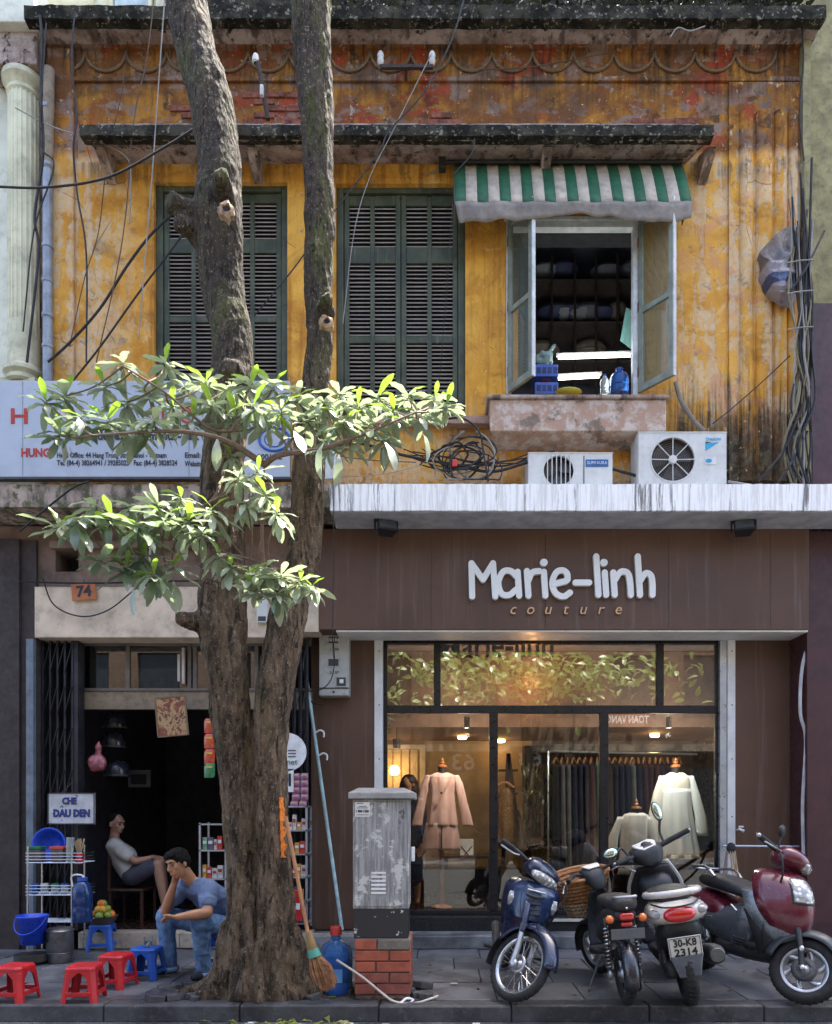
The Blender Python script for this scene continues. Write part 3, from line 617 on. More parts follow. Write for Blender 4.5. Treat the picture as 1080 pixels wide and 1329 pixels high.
MB().box(X(1045), 6.0, .04, .1, 4.5, Z(390)).build('shutter_door', m_maroon, nr)
MB().box(fx1 + .004, 6.8, .04, .5, 0, 4.19).build('lower_wall', m_maroon, nr)
MB().box(X(1036, .42), fx1 + .0, .45, .8, 0, 3.2).build('dark_gap', m_roomdk, nr)
nl2 = thing('dark_neighbour_shop', 'dark neighbouring shop pillar at the lower left edge', 'shop', (-5, .1, 0))
MB().box(X(-260), X(26), -.02, .4, 0, Z(700)).build('wall', M('dark_umber', (.045, .035, .032), .8), nl2)
MB().box(X(26) + .002, X(46) - .003, .02, .4, 0, Z(700)).build('pillar', M('dark_umber', (.045, .035, .032), .8), nl2)
MB().box(X(36), X(46) - .006, -.03, .02, 0, Z(830)).build('blue_grey_strip', M('blue_grey_metal', (.14, .18, .22), .5, dirt=.4), nl2)
# ================================================================ OPPOSITE SIDE OF THE STREET (behind the camera; lights and reflects)
m_op = [M('opposite_plaster_%d' % i, c, .85, var=.2) for i, c in enumerate([(.13, .08, .055), (.15, .10, .07), (.10, .055, .04)])]
x = -18
rnd = random.Random(21)
pv2 = MB().box(-30, 30, -13, -10.5, -.15, 0).build('opposite_pavement', m_pave); tag(pv2, kind='structure')
for i, (wd, ht, mi) in enumerate([(7, 8.5, 0), (6, 7.5, 1), (7.5, 9.5, 2), (6, 8, 0), (8, 9, 1)]):
    op = thing('opposite_house', ['brown house across the street seen in the shop glass', 'low cream house across the street', 'tall brick-brown house across the street', 'second brown house across the street', 'long cream house across the street'][i], 'house', (x + wd / 2, -13, 0))
    hs = []; nn = int(wd // 2)
    for k in range(nn):
        for (za, zb) in ((.2, 2.6), (4, 5.8), (6.6, 7.6)):
            if zb < ht - .4: hs.append((x + .5 + k * wd / nn, x + .5 + k * wd / nn + 1.2, za, zb))
    wall_holes(MB(), x, x + wd - .01, 0, ht, -13.2, -13, hs).build('wall', m_op[mi], op)
    for q in hs: MB().quad((q[0], -13.12, q[2]), (q[1], -13.12, q[2]), (q[1], -13.12, q[3]), (q[0], -13.12, q[3])).build('window', M('opp_glass', (.03, .035, .04), .2), op)
    MB().box(x, x + wd - .01, -13, -12.3, 3.0, 3.2).build('awning', M('opp_awning', (.25, .2, .15), .8), op)
    x += wd
# ================================================================ TREE
def bark(nm, a, b, moss):
    t = NT(nm); v = t.scale((9, 9, 2.6)); n1 = t.noise(1, 8, .7, vec=v); n2 = t.noise(6, 8, .72); n3 = t.vor(1, vec=t.scale((34, 34, 13)))
    c = t.mix(t.rng(n1, .36, .62), a, b); xx, yy, zz = t.xyz()
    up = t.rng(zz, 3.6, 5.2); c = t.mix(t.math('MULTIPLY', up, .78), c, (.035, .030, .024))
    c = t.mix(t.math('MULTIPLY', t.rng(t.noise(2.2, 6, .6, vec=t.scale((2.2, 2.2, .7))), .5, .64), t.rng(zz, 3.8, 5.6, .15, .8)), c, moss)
    c = t.mix(t.rng(n2, .60, .66, 0, .7), c, (.24, .20, .15)); c = t.mix(t.rng(n2, .36, .42, .75, 0), c, (.014, .010, .007))
    c = t.mix(t.math('MULTIPLY', t.rng(t.vor(1, vec=t.scale((60, 60, 24))), .18, .08), .6), c, (.40, .36, .28))
    h = t.math('ADD', t.math('MULTIPLY', n1, .6), t.math('MULTIPLY', n3, .4))
    crk = t.rng(t.noise(1, 9, .75, vec=t.scale((26, 26, 5)), dist=1.2), .44, .38); c = t.mix(t.math('MULTIPLY', crk, .8), c, (.012, .009, .006)); c = t.mix(t.math('MULTIPLY', t.rng(t.noise(1, 9, .8, vec=t.scale((40, 40, 14))), .56, .64), .45), c, (.26, .19, .12)); c = t.mix(t.math('MULTIPLY', t.rng(t.noise(48, 5, .7), .60, .68), .55), c, (.42, .37, .29)); h = t.math('SUBTRACT', h, t.math('MULTIPLY', crk, .5))
    return t.set(col=c, rough=.93, nrm=t.bump(h, 1, .05), spec=.25)
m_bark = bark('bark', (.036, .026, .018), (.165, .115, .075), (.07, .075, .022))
TY = -1.82
tree = thing('street_tree', 'twin-trunked street tree with rough bark and glossy leafy shoots growing at the kerb', 'tree', (X(325, TY), TY, 0))
def tp(px, py, y=TY): return P(px, py, y)
b = MB()
def stem(pts):   # (px, py, width px, Y)
    q = [P(a, c, y) for a, c, w_, y in pts]; r = [w_ / 2 * (.86 if c < 1200 else 1) * (y - CAMY) / F for a, c, w_, y in pts]
    sp = spline(q, 6); n = len(q) - 1; rs = []
    for i in range(len(sp)):
        u = min(i / 6, n - 1e-6); k = int(u); rs.append(r[k] + (r[k + 1] - r[k]) * (u - k))
    b.tube(sp, rs, 20)
L = [(318, 1310, 84, -1.80), (318, 1240, 56, -1.82), (313, 1120, 46, -1.84), (305, 1000, 52, -1.84), (297, 900, 60, -1.83), (290, 820, 70, -1.82), (289, 760, 66, -1.82), (289, 690, 62, -1.82), (289, 610, 64, -1.8), (298, 520, 62, -1.8), (302, 450, 60, -1.78), (289, 370, 64, -1.75), (283, 290, 72, -1.75), (285, 210, 66, -1.72), (272, 130, 64, -1.7), (254, 60, 62, -1.65), (240, 0, 60, -1.6), (222, -120, 54, -1.55), (190, -260, 46, -1.5)]
Rt = [(366, 1312, 80, -1.84), (358, 1240, 52, -1.86), (356, 1120, 46, -1.86), (350, 1000, 52, -1.86), (356, 900, 56, -1.85), (368, 820, 58, -1.84), (378, 770, 54, -1.82), (396, 700, 48, -1.80), (400, 610, 46, -1.78), (410, 510, 44, -1.78), (414, 430, 42, -1.77), (414, 340, 45, -1.77), (414, 250, 46, -1.76), (412, 160, 47, -1.75), (406, 80, 52, -1.73), (404, 0, 58, -1.7), (412, -130, 54, -1.66), (440, -270, 48, -1.6)]
stem(L); stem(Rt)
stem([(336, 1310, 66, -1.88), (335, 1230, 34, -1.78), (334, 1100, 28, -1.70), (328, 950, 26, -1.70)])
stem([(384, 1300, 34, -1.9), (370, 1200, 22, -1.9), (364, 1080, 18, -1.9), (360, 950, 16, -1.88)])
stem([(292, 1300, 40, -1.76), (302, 1200, 22, -1.8), (302, 1080, 16, -1.82)])
rnd = random.Random(9)
cx, cy = X(340, TY), TY
for k in range(13):   # flaring roots
    a = k / 13 * 2 * PI + rnd.uniform(-.15, .15); r0 = .19; r1 = rnd.uniform(.40, .56)
    if abs(math.sin(a) + 1) < .4: r1 = .42
    sx = 1.15
    pts = [(cx + math.cos(a) * r0 * sx, cy + math.sin(a) * r0 * .6, .42 + rnd.uniform(-.1, .2)), (cx + math.cos(a) * (r0 + .08) * sx, cy + math.sin(a) * (r0 + .05) * .7, .16), (cx + math.cos(a) * (r0 + .2) * sx, cy + math.sin(a) * (r0 + .1) * .75, .045), (cx + math.cos(a) * r1 * sx, cy + math.sin(a) * (r1 - .1) * .75, -.02)]
    sp = spline(pts, 5); b.tube(sp, [.10 - .07 * i / len(sp) for i in range(len(sp))], 10)
# cut knots
def knot(px, py, y, r, dirx, outp=.09):
    c = P(px, py, y); d = Vector((dirx, -1, .1)).normalized(); b.tube([c, c + d * (outp + .1), c + d * (outp + .17)], [r * 1.5, r * 1.15, r * .9], 12)
knot(292, 272, -1.78, .062, .2, .14); knot(418, 418, -1.80, .05, .3, .10); knot(256, 285, -1.75, .07, -.9, .06); knot(262, 310, -1.75, .06, -.9, .04); knot(262, 810, -1.84, .045, -.9, .04); knot(302, 500, -1.8, .07, .2, .06)
def disp(co, n):
    a = math.atan2(co.y - cy, co.x - cx)
    d = .026 * mnoise.noise((co.x * 6, co.y * 6, co.z * 1.7)) + .013 * mnoise.noise((co.x * 22, co.y * 22, co.z * 7)) + .006 * mnoise.noise((co.x * 60, co.y * 60, co.z * 26))
    if co.z < 1.9: d += .020 * (1 - max(0, co.z) / 1.9) * math.sin(a * 13 + co.z * 1.3 + 2 * mnoise.noise((co.x * 3, co.y * 3, co.z)))
    return d
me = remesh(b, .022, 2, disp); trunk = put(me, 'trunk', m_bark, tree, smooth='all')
m_cut = M('cut_wood', (.30, .20, .12), .9, var=.5, sc=30, bump=.5); m_holew = M('knot_hole', (.02, .012, .008), .95)
def cutface(px, py, y, r, dirx, up=.1):
    c = P(px, py, y); d = Vector((dirx, -1, up)).normalized(); b = MB(); b.lathe([(.0, .004), (r * .45, .0), (r * .55, .018), (r, .008), (r * 1.12, -.03)], (0, 0, 0), 18); q = d.to_track_quat('Z', 'Y').to_matrix()
    b.v = [tuple(q @ (Vector(p) * (1 + .45 * mnoise.noise((p[0] * 40, p[1] * 40, px)))) + c) for p in b.v]; b.build('cut_scar', m_cut, tree, smooth=True)
    b = MB(); b.lathe([(0, .006), (r * .42, .004)], (0, 0, 0), 12); b.v = [tuple(q @ Vector(p) + c + d * .002) for p in b.v]; b.build('knot_hole', m_holew, tree)
cutface(294, 272, -2.07, .058, .2); cutface(424, 418, -2.02, .048, .3)
# orange paint mark on the bark: thin skin patch hugging the trunk
from mathutils.bvhtree import BVHTree
bv = BVHTree.FromPolygons([tree.location + v.co for v in me.vertices], [p.vertices[:] for p in me.polygons])
def hug(fnu, nu, nv, name, mt, off=.003, par=None):
    b = MB(); cam_ = Vector((0, CAMY, CAMZ)); vs = {}; fs = []
    for j in range(nv + 1):
        for i in range(nu + 1):
            px, py = fnu(i / nu, j / nv); px += 1.6 * mnoise.noise((i * 2.7, j * .55, 4)); d = (P(px, py, 0) - cam_).normalized(); h = bv.ray_cast(cam_, d, 9)
            if h[0] is not None: vs[(i, j)] = len(b.v); b.v.append(tuple(h[0] + h[1] * off))
    for j in range(nv):
        for i in range(nu):
            k = [(i, j), (i + 1, j), (i + 1, j + 1), (i, j + 1)]
            if all(q in vs for q in k): b.f.append(tuple(vs[q] for q in k)); b.m.append(0)
    b.build(name, mt, par or tree, smooth=True)
hug(lambda u, v: (362 + 3 * v + u * (6 + 4 * mnoise.noise((v * 8, 1, 2))), 1035 + v * 78), 6, 30, 'orange_paint_mark', M('orange_spray_paint', (.85, .22, .02), .7, var=.35, sc=30, bump=.8, bsc=50, bd=.02))
# ---- leafy shoots
def leafmat(nm, a, b_, yel=0):
    t = NT(nm); n1 = t.noise(26, 4); info = t.n.new('ShaderNodeObjectInfo'); c = t.mix(info.outputs['Random'], a, b_); c = t.mix(t.rng(n1, .4, .7, 0, .4), c, (.05, .10, .02)); c = c if yel else t.mix(t.rng(info.outputs['Random'], .62, .9, 0, .6), c, (.38, .42, .30))  # some leaves paler at random: sun glare put into the leaf colour
    t.set(col=c, rough=.36, spec=1.0, coat=.5); t.set(crough=.25)
    tr = t.n.new('ShaderNodeBsdfTranslucent'); t.l(t.mix(.5, c, (.35, .55, .04)) if yel else t.mix(.6, c, (.42, .52, .26)), tr.inputs[0]); mx = t.n.new('ShaderNodeMixShader'); mx.inputs[0].default_value = .30; t.l(t.b.outputs[0], mx.inputs[1]); t.l(tr.outputs[0], mx.inputs[2]); t.l(mx.outputs[0], t.out.inputs[0]); return t.m
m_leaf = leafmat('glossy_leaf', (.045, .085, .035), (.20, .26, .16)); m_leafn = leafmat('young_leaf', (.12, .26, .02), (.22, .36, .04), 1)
def leafmesh(i, mt, L=.20, W=.026, droop=.35, fold=.25):
    b = MB(); r = random.Random(i)
    def fn(u, v):
        s = v; x = L * s; wv = W * max(0, math.sin(PI * min(1, s ** 1.45 * .97 + .015))) ** .62
        k = (u - .5) * 2; z = -droop * L * s * s + fold * abs(k) * wv + .004 * math.sin(s * 14 + i) * abs(k)
        return (x * (1 - .18 * droop * s), k * wv, z)
    b.grid(fn, 4, 7); return msh(b, 'leaf', mt, True)
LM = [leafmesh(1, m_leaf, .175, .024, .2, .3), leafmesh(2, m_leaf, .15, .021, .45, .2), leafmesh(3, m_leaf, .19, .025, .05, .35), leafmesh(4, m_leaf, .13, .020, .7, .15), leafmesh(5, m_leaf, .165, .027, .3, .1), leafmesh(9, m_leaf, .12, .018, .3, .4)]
LN = [leafmesh(6, m_leafn, .13, .018, .2, .4), leafmesh(7, m_leafn, .16, .021, .4, .3)]
m_twig = M('twig_bark', (.17, .11, .075), .8, var=.3, sc=30)
rnd = random.Random(31); nleaf = [0]; rest = MB(); rests = []
def rosette(c, n, spread, tilt_up, s=1.0, young=0):
    a0 = rnd.uniform(0, 6.28)
    for k in range(n):
        az = a0 + k * 2.4 + rnd.uniform(-.25, .25); el = tilt_up - (.2 + .9 * (k / n)) * spread + rnd.uniform(-.15, .15)
        me = rnd.choice(LN) if k < young else rnd.choice(LM)
        if k < young: el = tilt_up + rnd.uniform(-.1, .4)
        sc = s * rnd.uniform(.7, 1.15)
        rot = (rnd.uniform(-.35, .35), -el, az)
        cc = Vector(c) - tree.location + Vector((0, 0, -.012 * k / 4))
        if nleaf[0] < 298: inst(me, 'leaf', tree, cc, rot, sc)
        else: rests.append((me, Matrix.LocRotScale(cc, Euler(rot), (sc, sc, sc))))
        nleaf[0] += 1
# rosette centres from the photo: (px, py, Y, leaves, size)
RS = [(215, 470, -2.5, 8, .9), (160, 470, -2.7, 8, 1.0), (60, 520, -2.9, 7, .9), (85, 512, -2.75, 10, 1.0), (105, 540, -3.0, 9, 1.0), (78, 562, -2.9, 8, .9), (135, 500, -2.7, 9, .9), (140, 545, -2.9, 10, 1.0), (165, 520, -2.6, 9, 1.0), (175, 560, -2.8, 9, 1.0), (195, 510, -2.5, 10, 1.0),
      (200, 545, -2.9, 10, 1.0), (225, 525, -2.6, 10, 1.0), (240, 500, -2.4, 10, .95), (250, 545, -2.7, 9, .95), (268, 495, -2.5, 10, .95), (275, 525, -2.7, 11, .95), (300, 500, -2.4, 10, .95), (305, 540, -2.6, 10, .9), (325, 500, -2.5, 10, .95), (330, 525, -2.75, 10, .95), (345, 545, -2.6, 8, .9),
      (355, 500, -2.4, 10, .95), (365, 530, -2.65, 10, .95), (385, 515, -2.4, 9, .9), (400, 545, -2.5, 10, .9), (420, 520, -2.5, 10, .95), (440, 510, -2.35, 10, .95), (445, 545, -2.6, 10, .95), (465, 525, -2.45, 10, .95), (480, 550, -2.6, 9, 1.0), (490, 515, -2.3, 10, .95), (510, 535, -2.5, 11, 1.0), (530, 512, -2.35, 10, .95), (545, 540, -2.45, 10, 1.0), (565, 515, -2.3, 9, .95), (580, 525, -2.35, 8, .9), (455, 575, -2.5, 8, .95), (500, 570, -2.55, 8, 1.05), (425, 575, -2.6, 8, .9), (380, 565, -2.6, 6, .9),
      (100, 672, -3.0, 9, .95), (75, 680, -2.95, 7, .9), (125, 655, -2.8, 8, .95), (145, 672, -2.9, 10, 1.0), (170, 655, -2.7, 8, .9), (180, 680, -2.9, 10, 1.0), (205, 652, -2.7, 9, .85), (215, 672, -2.8, 10, .95), (235, 645, -2.6, 9, .85), (245, 675, -2.75, 8, .9), (262, 690, -2.8, 6, .9),
      (310, 618, -2.6, 9, .8), (335, 610, -2.5, 9, .8), (345, 640, -2.6, 9, .8), (360, 665, -2.65, 9, .8), (320, 650, -2.6, 8, .8), (300, 590, -2.5, 7, .75), (275, 660, -2.7, 7, .85),
      (165, 735, -2.85, 10, .95), (185, 720, -2.8, 10, .85), (200, 745, -2.9, 10, .95), (130, 725, -2.95, 7, .85), (225, 735, -2.7, 7, .85),
      (300, 735, -2.7, 9, .8), (325, 745, -2.75, 10, .8), (345, 735, -2.7, 10, .85), (365, 745, -2.75, 10, .85), (390, 752, -2.7, 9, .85), (330, 765, -2.75, 8, .85), (360, 770, -2.8, 7, .8), (405, 760, -2.65, 6, .8), (285, 720, -2.7, 6, .75)]
fork = P(343, 603, -2.35)
def twig(pts, r0, r1, name='branch', mt=None):
    sp = spline(pts, 5); MB().tube(sp, [r0 + (r1 - r0) * i / (len(sp) - 1) for i in range(len(sp))], 6).build(name, mt or m_twig, tree, smooth=True)
order = sorted(RS, key=lambda q: q[2])
for q in order:
    q = (q[0], q[1], q[2] + (.22 if q[1] < 600 else -.22), q[3] + 6, q[4] * 1.2)
    up = rnd.uniform(.35, .8); rosette(P(q[0], q[1], q[2]), q[3], rnd.uniform(.9, 1.35), up, q[4], young=rnd.choice([0, 2, 3]))
main = {'A': [P(345, 760, -1.95), P(340, 700, -2.1), fork], 'B': [fork, P(300, 575, -2.5), P(255, 562, -2.6), P(200, 560, -2.7), P(120, 565, -2.9)], 'C': [fork, P(365, 590, -2.45), P(420, 582, -2.45), P(480, 560, -2.45), P(540, 535, -2.4)],
        'D': [P(290, 620, -2.1), P(268, 655, -2.5), P(200, 665, -2.75), P(110, 670, -2.95)], 'E': [P(300, 560, -2.5), P(270, 555, -2.5), P(215, 510, -2.55), P(160, 475, -2.68)], 'F': [P(285, 720, -2.1), P(310, 722, -2.55), P(350, 735, -2.7), P(400, 755, -2.7)], 'G': [P(250, 690, -2.5), P(215, 735, -2.75), P(165, 738, -2.85)]}
for k, pts in main.items(): twig(pts, .022 if k in 'ABC' else .012, .006)
ends = [p for pts in main.values() for p in spline(pts, 5)]
for q in RS:
    c = P(q[0], q[1], q[2] + (.22 if q[1] < 600 else -.22)); n_ = min(ends, key=lambda p: (p - c).length + (0.15 if p.z > c.z else 0))
    if (n_ - c).length > .03: twig([n_, (n_ + c) / 2 + Vector((rnd.uniform(-.03, .03), rnd.uniform(-.03, .03), -.03)), c - Vector((0, 0, .01))], .007, .004)
big = [leafmesh(20 + i, m_leaf, .27, .043, .2 + .2 * i, .15) for i in range(3)]
for (px, py, y, ax, el, sc) in [(282, 570, -2.62, 4.9, -1.2, .75), (420, 575, -2.6, 3.9, -.95, .8), (382, 560, -2.62, 5.4, -.8, .8), (240, 680, -2.8, 4.4, -1.1, .8), (205, 690, -2.85, 3.6, -1.0, .8), (440, 590, -2.6, 5.0, -1.2, .7), (300, 668, -2.7, 6.1, -.45, .6), (500, 575, -2.5, 5.5, -.8, .8), (545, 560, -2.5, 5.7, -.7, .8), (225, 755, -2.8, 5.6, -1.0, .7), (362, 770, -2.8, 4.8, -1.3, .75), (175, 760, -2.9, 4.3, -1.3, .7)]:
    me = rnd.choice(big)
    if px == 300: me = leafmesh(40, m_leafn, .27, .04, .1, .1)
    rests.append((me, Matrix.LocRotScale(P(px, py, y) - tree.location, Euler((rnd.uniform(-.3, .3), -el, ax)), (sc,) * 3)))
def joined(lst, name, par, mats):
    m_ = MB(); 
    for me, mt in lst:
        m_.mi = 1 if me.materials[0] is not mats[0] else 0; m_.add([mt @ v.co for v in me.vertices], [tuple(p.vertices) for p in me.polygons])
    me = bpy.data.meshes.new(name); me.from_pydata(m_.v, [], m_.f); me.polygons.foreach_set('material_index', m_.m); me.polygons.foreach_set('use_smooth', [True] * len(m_.f)); me.update()
    o = put(me, name, mats, par, local=True); o['kind'] = 'stuff'; return o
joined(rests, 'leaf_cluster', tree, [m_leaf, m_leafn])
# trees across the street: reflected in the upper glass
m_leaf2 = leafmat('far_leaf', (.28, .42, .14), (.5, .6, .25), 1)
fl = leafmesh(50, m_leaf2, .30, .07, .3, .3)
for i, (x0_, w_, lb) in enumerate([(2.2, 6.5, 'leafy tree standing across the street, seen only in the shop glass')]):
    tr = thing('opposite_tree', lb, 'tree', (x0_, -11.6, 0))
    MB().tube([(x0_, -11.6, -.1), (x0_ + .2, -11.6, 2.5), (x0_, -11.6, 5)], [.2, .16, .1], 10).build('trunk', m_bark, tr, smooth=True)
    ls = []
    for k in range(800):
        u = rnd.gauss(0, .38); v = rnd.gauss(0, .5)
        ls.append((fl, Matrix.LocRotScale(Vector((u * w_ * .8, rnd.uniform(-1, 1.2), 5.0 + v * .8)), Euler((rnd.uniform(-1, 1), rnd.uniform(-1, 1), rnd.uniform(0, 6))), (1, 1, 1))))
    joined(ls, 'crown', tr, [m_leaf2])
# ================================================================ AWNING
m_stg = M('awning_green', (.018, .11, .048), .7, var=.25, dirt=.15); m_stw = M('awning_cream', (.50, .42, .33), .75, var=.2, dirt=.3); m_val = M('grey_tarpaulin', (.22, .19, .16), .6, var=.3, dirt=.3)
aw = thing('striped_awning', 'green and cream striped fabric awning with grey valance above the open window', 'awning', (X(740), -.1, Z(213)))
a0, a1 = X(590, -.2), X(893, -.25); n = 21; yt, yb = -.06, -.36
zt_, zb_ = Z(214, -.06), Z(262, -.36)
def awp(u, v): return (a0 + (a1 - a0) * u, yt + (yb - yt) * v ** .8, zt_ + (zb_ - zt_) * v + .008 * math.sin(u * 40) * v)
rnd = random.Random(4)
for i in range(n):
    u0, u1 = i / n, (i + 1) / n
    MB().grid(lambda u, v: awp(u0 + (u1 - u0) * u, v), 2, 8).build('stripe', m_stg if i % 2 == 0 else m_stw, aw, smooth=True, solid=.004)
def val(u, v):
    x, y, z = awp(u, 1); z2 = z - .004 - v * (.13 + .05 * abs(u - .5) * 2 * (1 - u) + .035 * math.sin(u * 9) * (u > .3)); return (x - .0 + (.04 * v if u < .03 else 0), y - .008 + .03 * v + .012 * math.sin(u * 55) * v, z2)
MB().grid(val, 60, 4).build('valance', m_val, aw, smooth=True, solid=.004)
b = MB(); b.add([awp(0, 0), awp(0, 1), (a0, yt, zb_)], [(0, 1, 2)]); b.build('end_panel', m_val, aw, solid=.004); b = MB(); b.add([awp(1, 0), awp(1, 1), (a1, yt, zb_)], [(0, 1, 2)]); b.build('end_panel', m_val, aw, solid=.004)
MB().tube([(a0 - .1, yt - .02, zt_ + .01), (a1, yt - .02, zt_ + .01)], .018, 8).build('roller', M('dark_steel', (.05, .05, .05), .5, .6), aw)
MB().cbox((a0 - .12, yt - .03, zt_ + .03), (.07, .08, .22)).build('bracket', M('dark_steel', (.05, .05, .05), .5, .6), aw, bevel=.01)
# ================================================================ AIR CONDITIONERS
m_acw = M('ac_white_enamel', (.62, .62, .58), .5, var=.1, dirt=.12, bump=.04); m_acd = M('ac_dark_grille', (.05, .05, .05), .6); m_blue = M('blue_print', (.02, .12, .35), .5, bump=0); m_cyan = M('cyan_print', (.02, .35, .6), .5, bump=0); m_ink = M('black_ink', (.02, .02, .025), .6, bump=0); m_wprint = M('white_print', (.75, .75, .75), .5, bump=0)
def aircon(x0, x1, z0, z1, y, label, big, grp='air conditioners on the ledge'):
    ac = thing('air_conditioner', label, 'air conditioner', ((x0 + x1) / 2, y, z0), group=grp)
    W_, H_ = x1 - x0, z1 - z0; cx_ = x0 + W_ * (.39 if big else .36); cz = z0 + H_ * .48; r = H_ * (.43 if big else .47)
    # casing with a round opening
    b = MB(); N_ = 32
    ring = [(cx_ + r * math.cos(2 * PI * i / N_), cz + r * math.sin(2 * PI * i / N_)) for i in range(N_)]
    def sq(i):
        a = 2 * PI * i / N_; c_, s_ = math.cos(a), math.sin(a); xr = x1 if c_ > 0 else x0; zr = z1 if s_ > 0 else z0
        k = min(abs((xr - cx_) / c_) if abs(c_) > 1e-6 else 9, abs((zr - cz) / s_) if abs(s_) > 1e-6 else 9); return (cx_ + c_ * k, cz + s_ * k)
    out = [sq(i) for i in range(N_)]
    b.add([(p[0], y, p[1]) for p in ring] + [(p[0], y, p[1]) for p in out] + [(p[0], y + .03, p[1]) for p in ring], [(i, (i + 1) % N_, N_ + (i + 1) % N_, N_ + i) for i in range(N_)] + [(i, 2 * N_ + i, 2 * N_ + (i + 1) % N_, (i + 1) % N_) for i in range(N_)])
    for cxn, czn in ((x0, z0), (x1, z0), (x1, z1), (x0, z1)):   # corner triangles
        a = math.atan2(czn - cz, cxn - cx_) % (2 * PI); i = int(a / (2 * PI) * N_); p, q = out[i], out[(i + 1) % N_]
        b.add([(p[0], y, p[1]), (cxn, y, czn), (q[0], y, q[1])], [(0, 1, 2)])
    b.quad((x0, y, z1), (x1, y, z1), (x1, y + .3, z1), (x0, y + .3, z1)); b.quad((x0, y, z0), (x0, y + .3, z0), (x1, y + .3, z0), (x1, y, z0))
    b.quad((x0, y, z0), (x0, y, z1), (x0, y + .3, z1), (x0, y + .3, z0)); b.quad((x1, y, z0), (x1, y + .3, z0), (x1, y + .3, z1), (x1, y, z1)); b.quad((x0, y + .3, z0), (x0, y + .3, z1), (x1, y + .3, z1), (x1, y + .3, z0))
    b.build('casing', m_acw, ac, bevel=0)
    MB().lathe([(0, 0), (r, 0)], (cx_, y + .09, cz), 24, 'Y').build('fan_backing', m_acd, ac)
    for k in range(3):
        a = k * 2.09; MB().grid(lambda u, v: (cx_ + (r * .2 + r * .75 * u) * math.cos(a + v * 1.3), y + .05 + .03 * v, cz + (r * .2 + r * .75 * u) * math.sin(a + v * 1.3)), 4, 4).build('fan_blade', M('ac_fan', (.09, .085, .08), .5), ac, smooth=True)
    g = MB()
    if big:
        for k in range(9): 
            rr = r * (.2 + .095 * k); g.tube([(cx_ + rr * math.cos(2 * PI * i / 28), y + .012, cz + rr * math.sin(2 * PI * i / 28)) for i in range(29)], .0022, 4, False)
        g.build('wire_grille', M('grille_brown', (.16, .13, .11), .5), ac)
        for k in range(8):
            a = k * PI / 4; MB().tube([(cx_, y + .004, cz), (cx_ + r * 1.08 * math.cos(a), y - .004, cz + r * 1.08 * math.sin(a))], .0045, 6).build('grille_spoke', m_acw, ac)
        MB().lathe([(0, -.015), (r * .18, -.012), (r * .2, 0), (r * .2, .02)], (cx_, y, cz), 20, 'Y').build('hub', m_acw, ac, smooth=True)
        MB().tube([(cx_ + r * 1.02 * math.cos(2 * PI * i / 32), y, cz + r * 1.02 * math.sin(2 * PI * i / 32)) for i in range(33)], .008, 6, False).build('fan_ring', m_acw, ac, smooth=True)
    else:
        for k in range(6): MB().tube([(cx_ + r * (-.75 + .3 * k), y - .006, cz - r * 1.05), (cx_ + r * (-.75 + .3 * k), y - .006, cz + r * 1.05)], .005, 6).build('grille_bar', m_acw, ac)
    MB().box(x0 - .005, x1 + .005, y - .006, y + .3, z1, z1 + .012).build('lid', m_acw, ac, bevel=.004)
    for k in (.15, .85): MB().box(x0 + W_ * k - .03, x0 + W_ * k + .03, y + .02, y + .26, z0 - .03, z0).build('foot', m_acd, ac)
    return ac, cx_, cz, r
az = 4.49
A1 = (X(686, -.32), X(795, -.32), az, Z(589, -.32)); ac, cx_, cz, r = aircon(*A1, -.32, 'small white air conditioner with vertical bars and a blue name plate', False)
lx0 = A1[0] + (A1[1] - A1[0]) * .68; MB().box(lx0, A1[1] - .04, -.324, -.321, A1[3] - .125, A1[3] - .055).build('name_plate', m_blue, ac); text('SUMI KURA', .04, m_wprint, ac, ((lx0 + A1[1] - .04) / 2, -.327, A1[3] - .09), width=.19)
MB().box(lx0 - .02, lx0 - .012, -.324, -.32, A1[2] + .02, A1[3] - .02).build('casing_seam', m_acd, ac)
A2 = (X(829, -.36), X(943, -.36), az, Z(562, -.36)); ac, cx_, cz, r = aircon(*A2, -.36, 'large cream air conditioner with round wire fan grille and cyan triangle logo', True)
lx0 = A2[0] + (A2[1] - A2[0]) * .76
MB().prism([(lx0, A2[3] - .17), (lx0 + .13, A2[3] - .085), (lx0, A2[3] - .10)], -.364, -.361).build('logo', m_cyan, ac); MB().prism([(lx0, A2[3] - .098), (lx0 + .06, A2[3] - .085), (lx0, A2[3] - .085)], -.364, -.361).build('logo', m_ink, ac)
text('DAIKIN', .04, m_cyan, ac, (lx0 + .075, -.364, A2[3] - .06), width=.14); MB().box(lx0 + .0, lx0 + .10, -.364, -.361, A2[3] - .30, A2[3] - .23).build('sticker', m_wprint, ac); MB().prism([(lx0 + .03 + .03 * math.cos(k), A2[3] - .265 + .02 * math.sin(k)) for k in [i * PI / 5 for i in range(10)]], -.367, -.3645).build('sticker_mark', m_cyan, ac)
MB().box(A2[1] + .002, A2[1] + .006, -.34, -.28, A2[2] + .02, A2[2] + .2).build('energy_label', M('orange_label', (.8, .35, .03), .5), ac)
ho = thing('drain_hose', 'grey drain hose curving from the window down to the large air conditioner', 'hose', P(878, 500, -.2))
MB().tube(spline([P(877, 497, -.05), P(884, 520, -.14), P(900, 545, -.2), P(914, 560, -.24)], 6), .022, 8).build('hose', M('grey_hose', (.20, .17, .14), .7), ho, smooth=True)
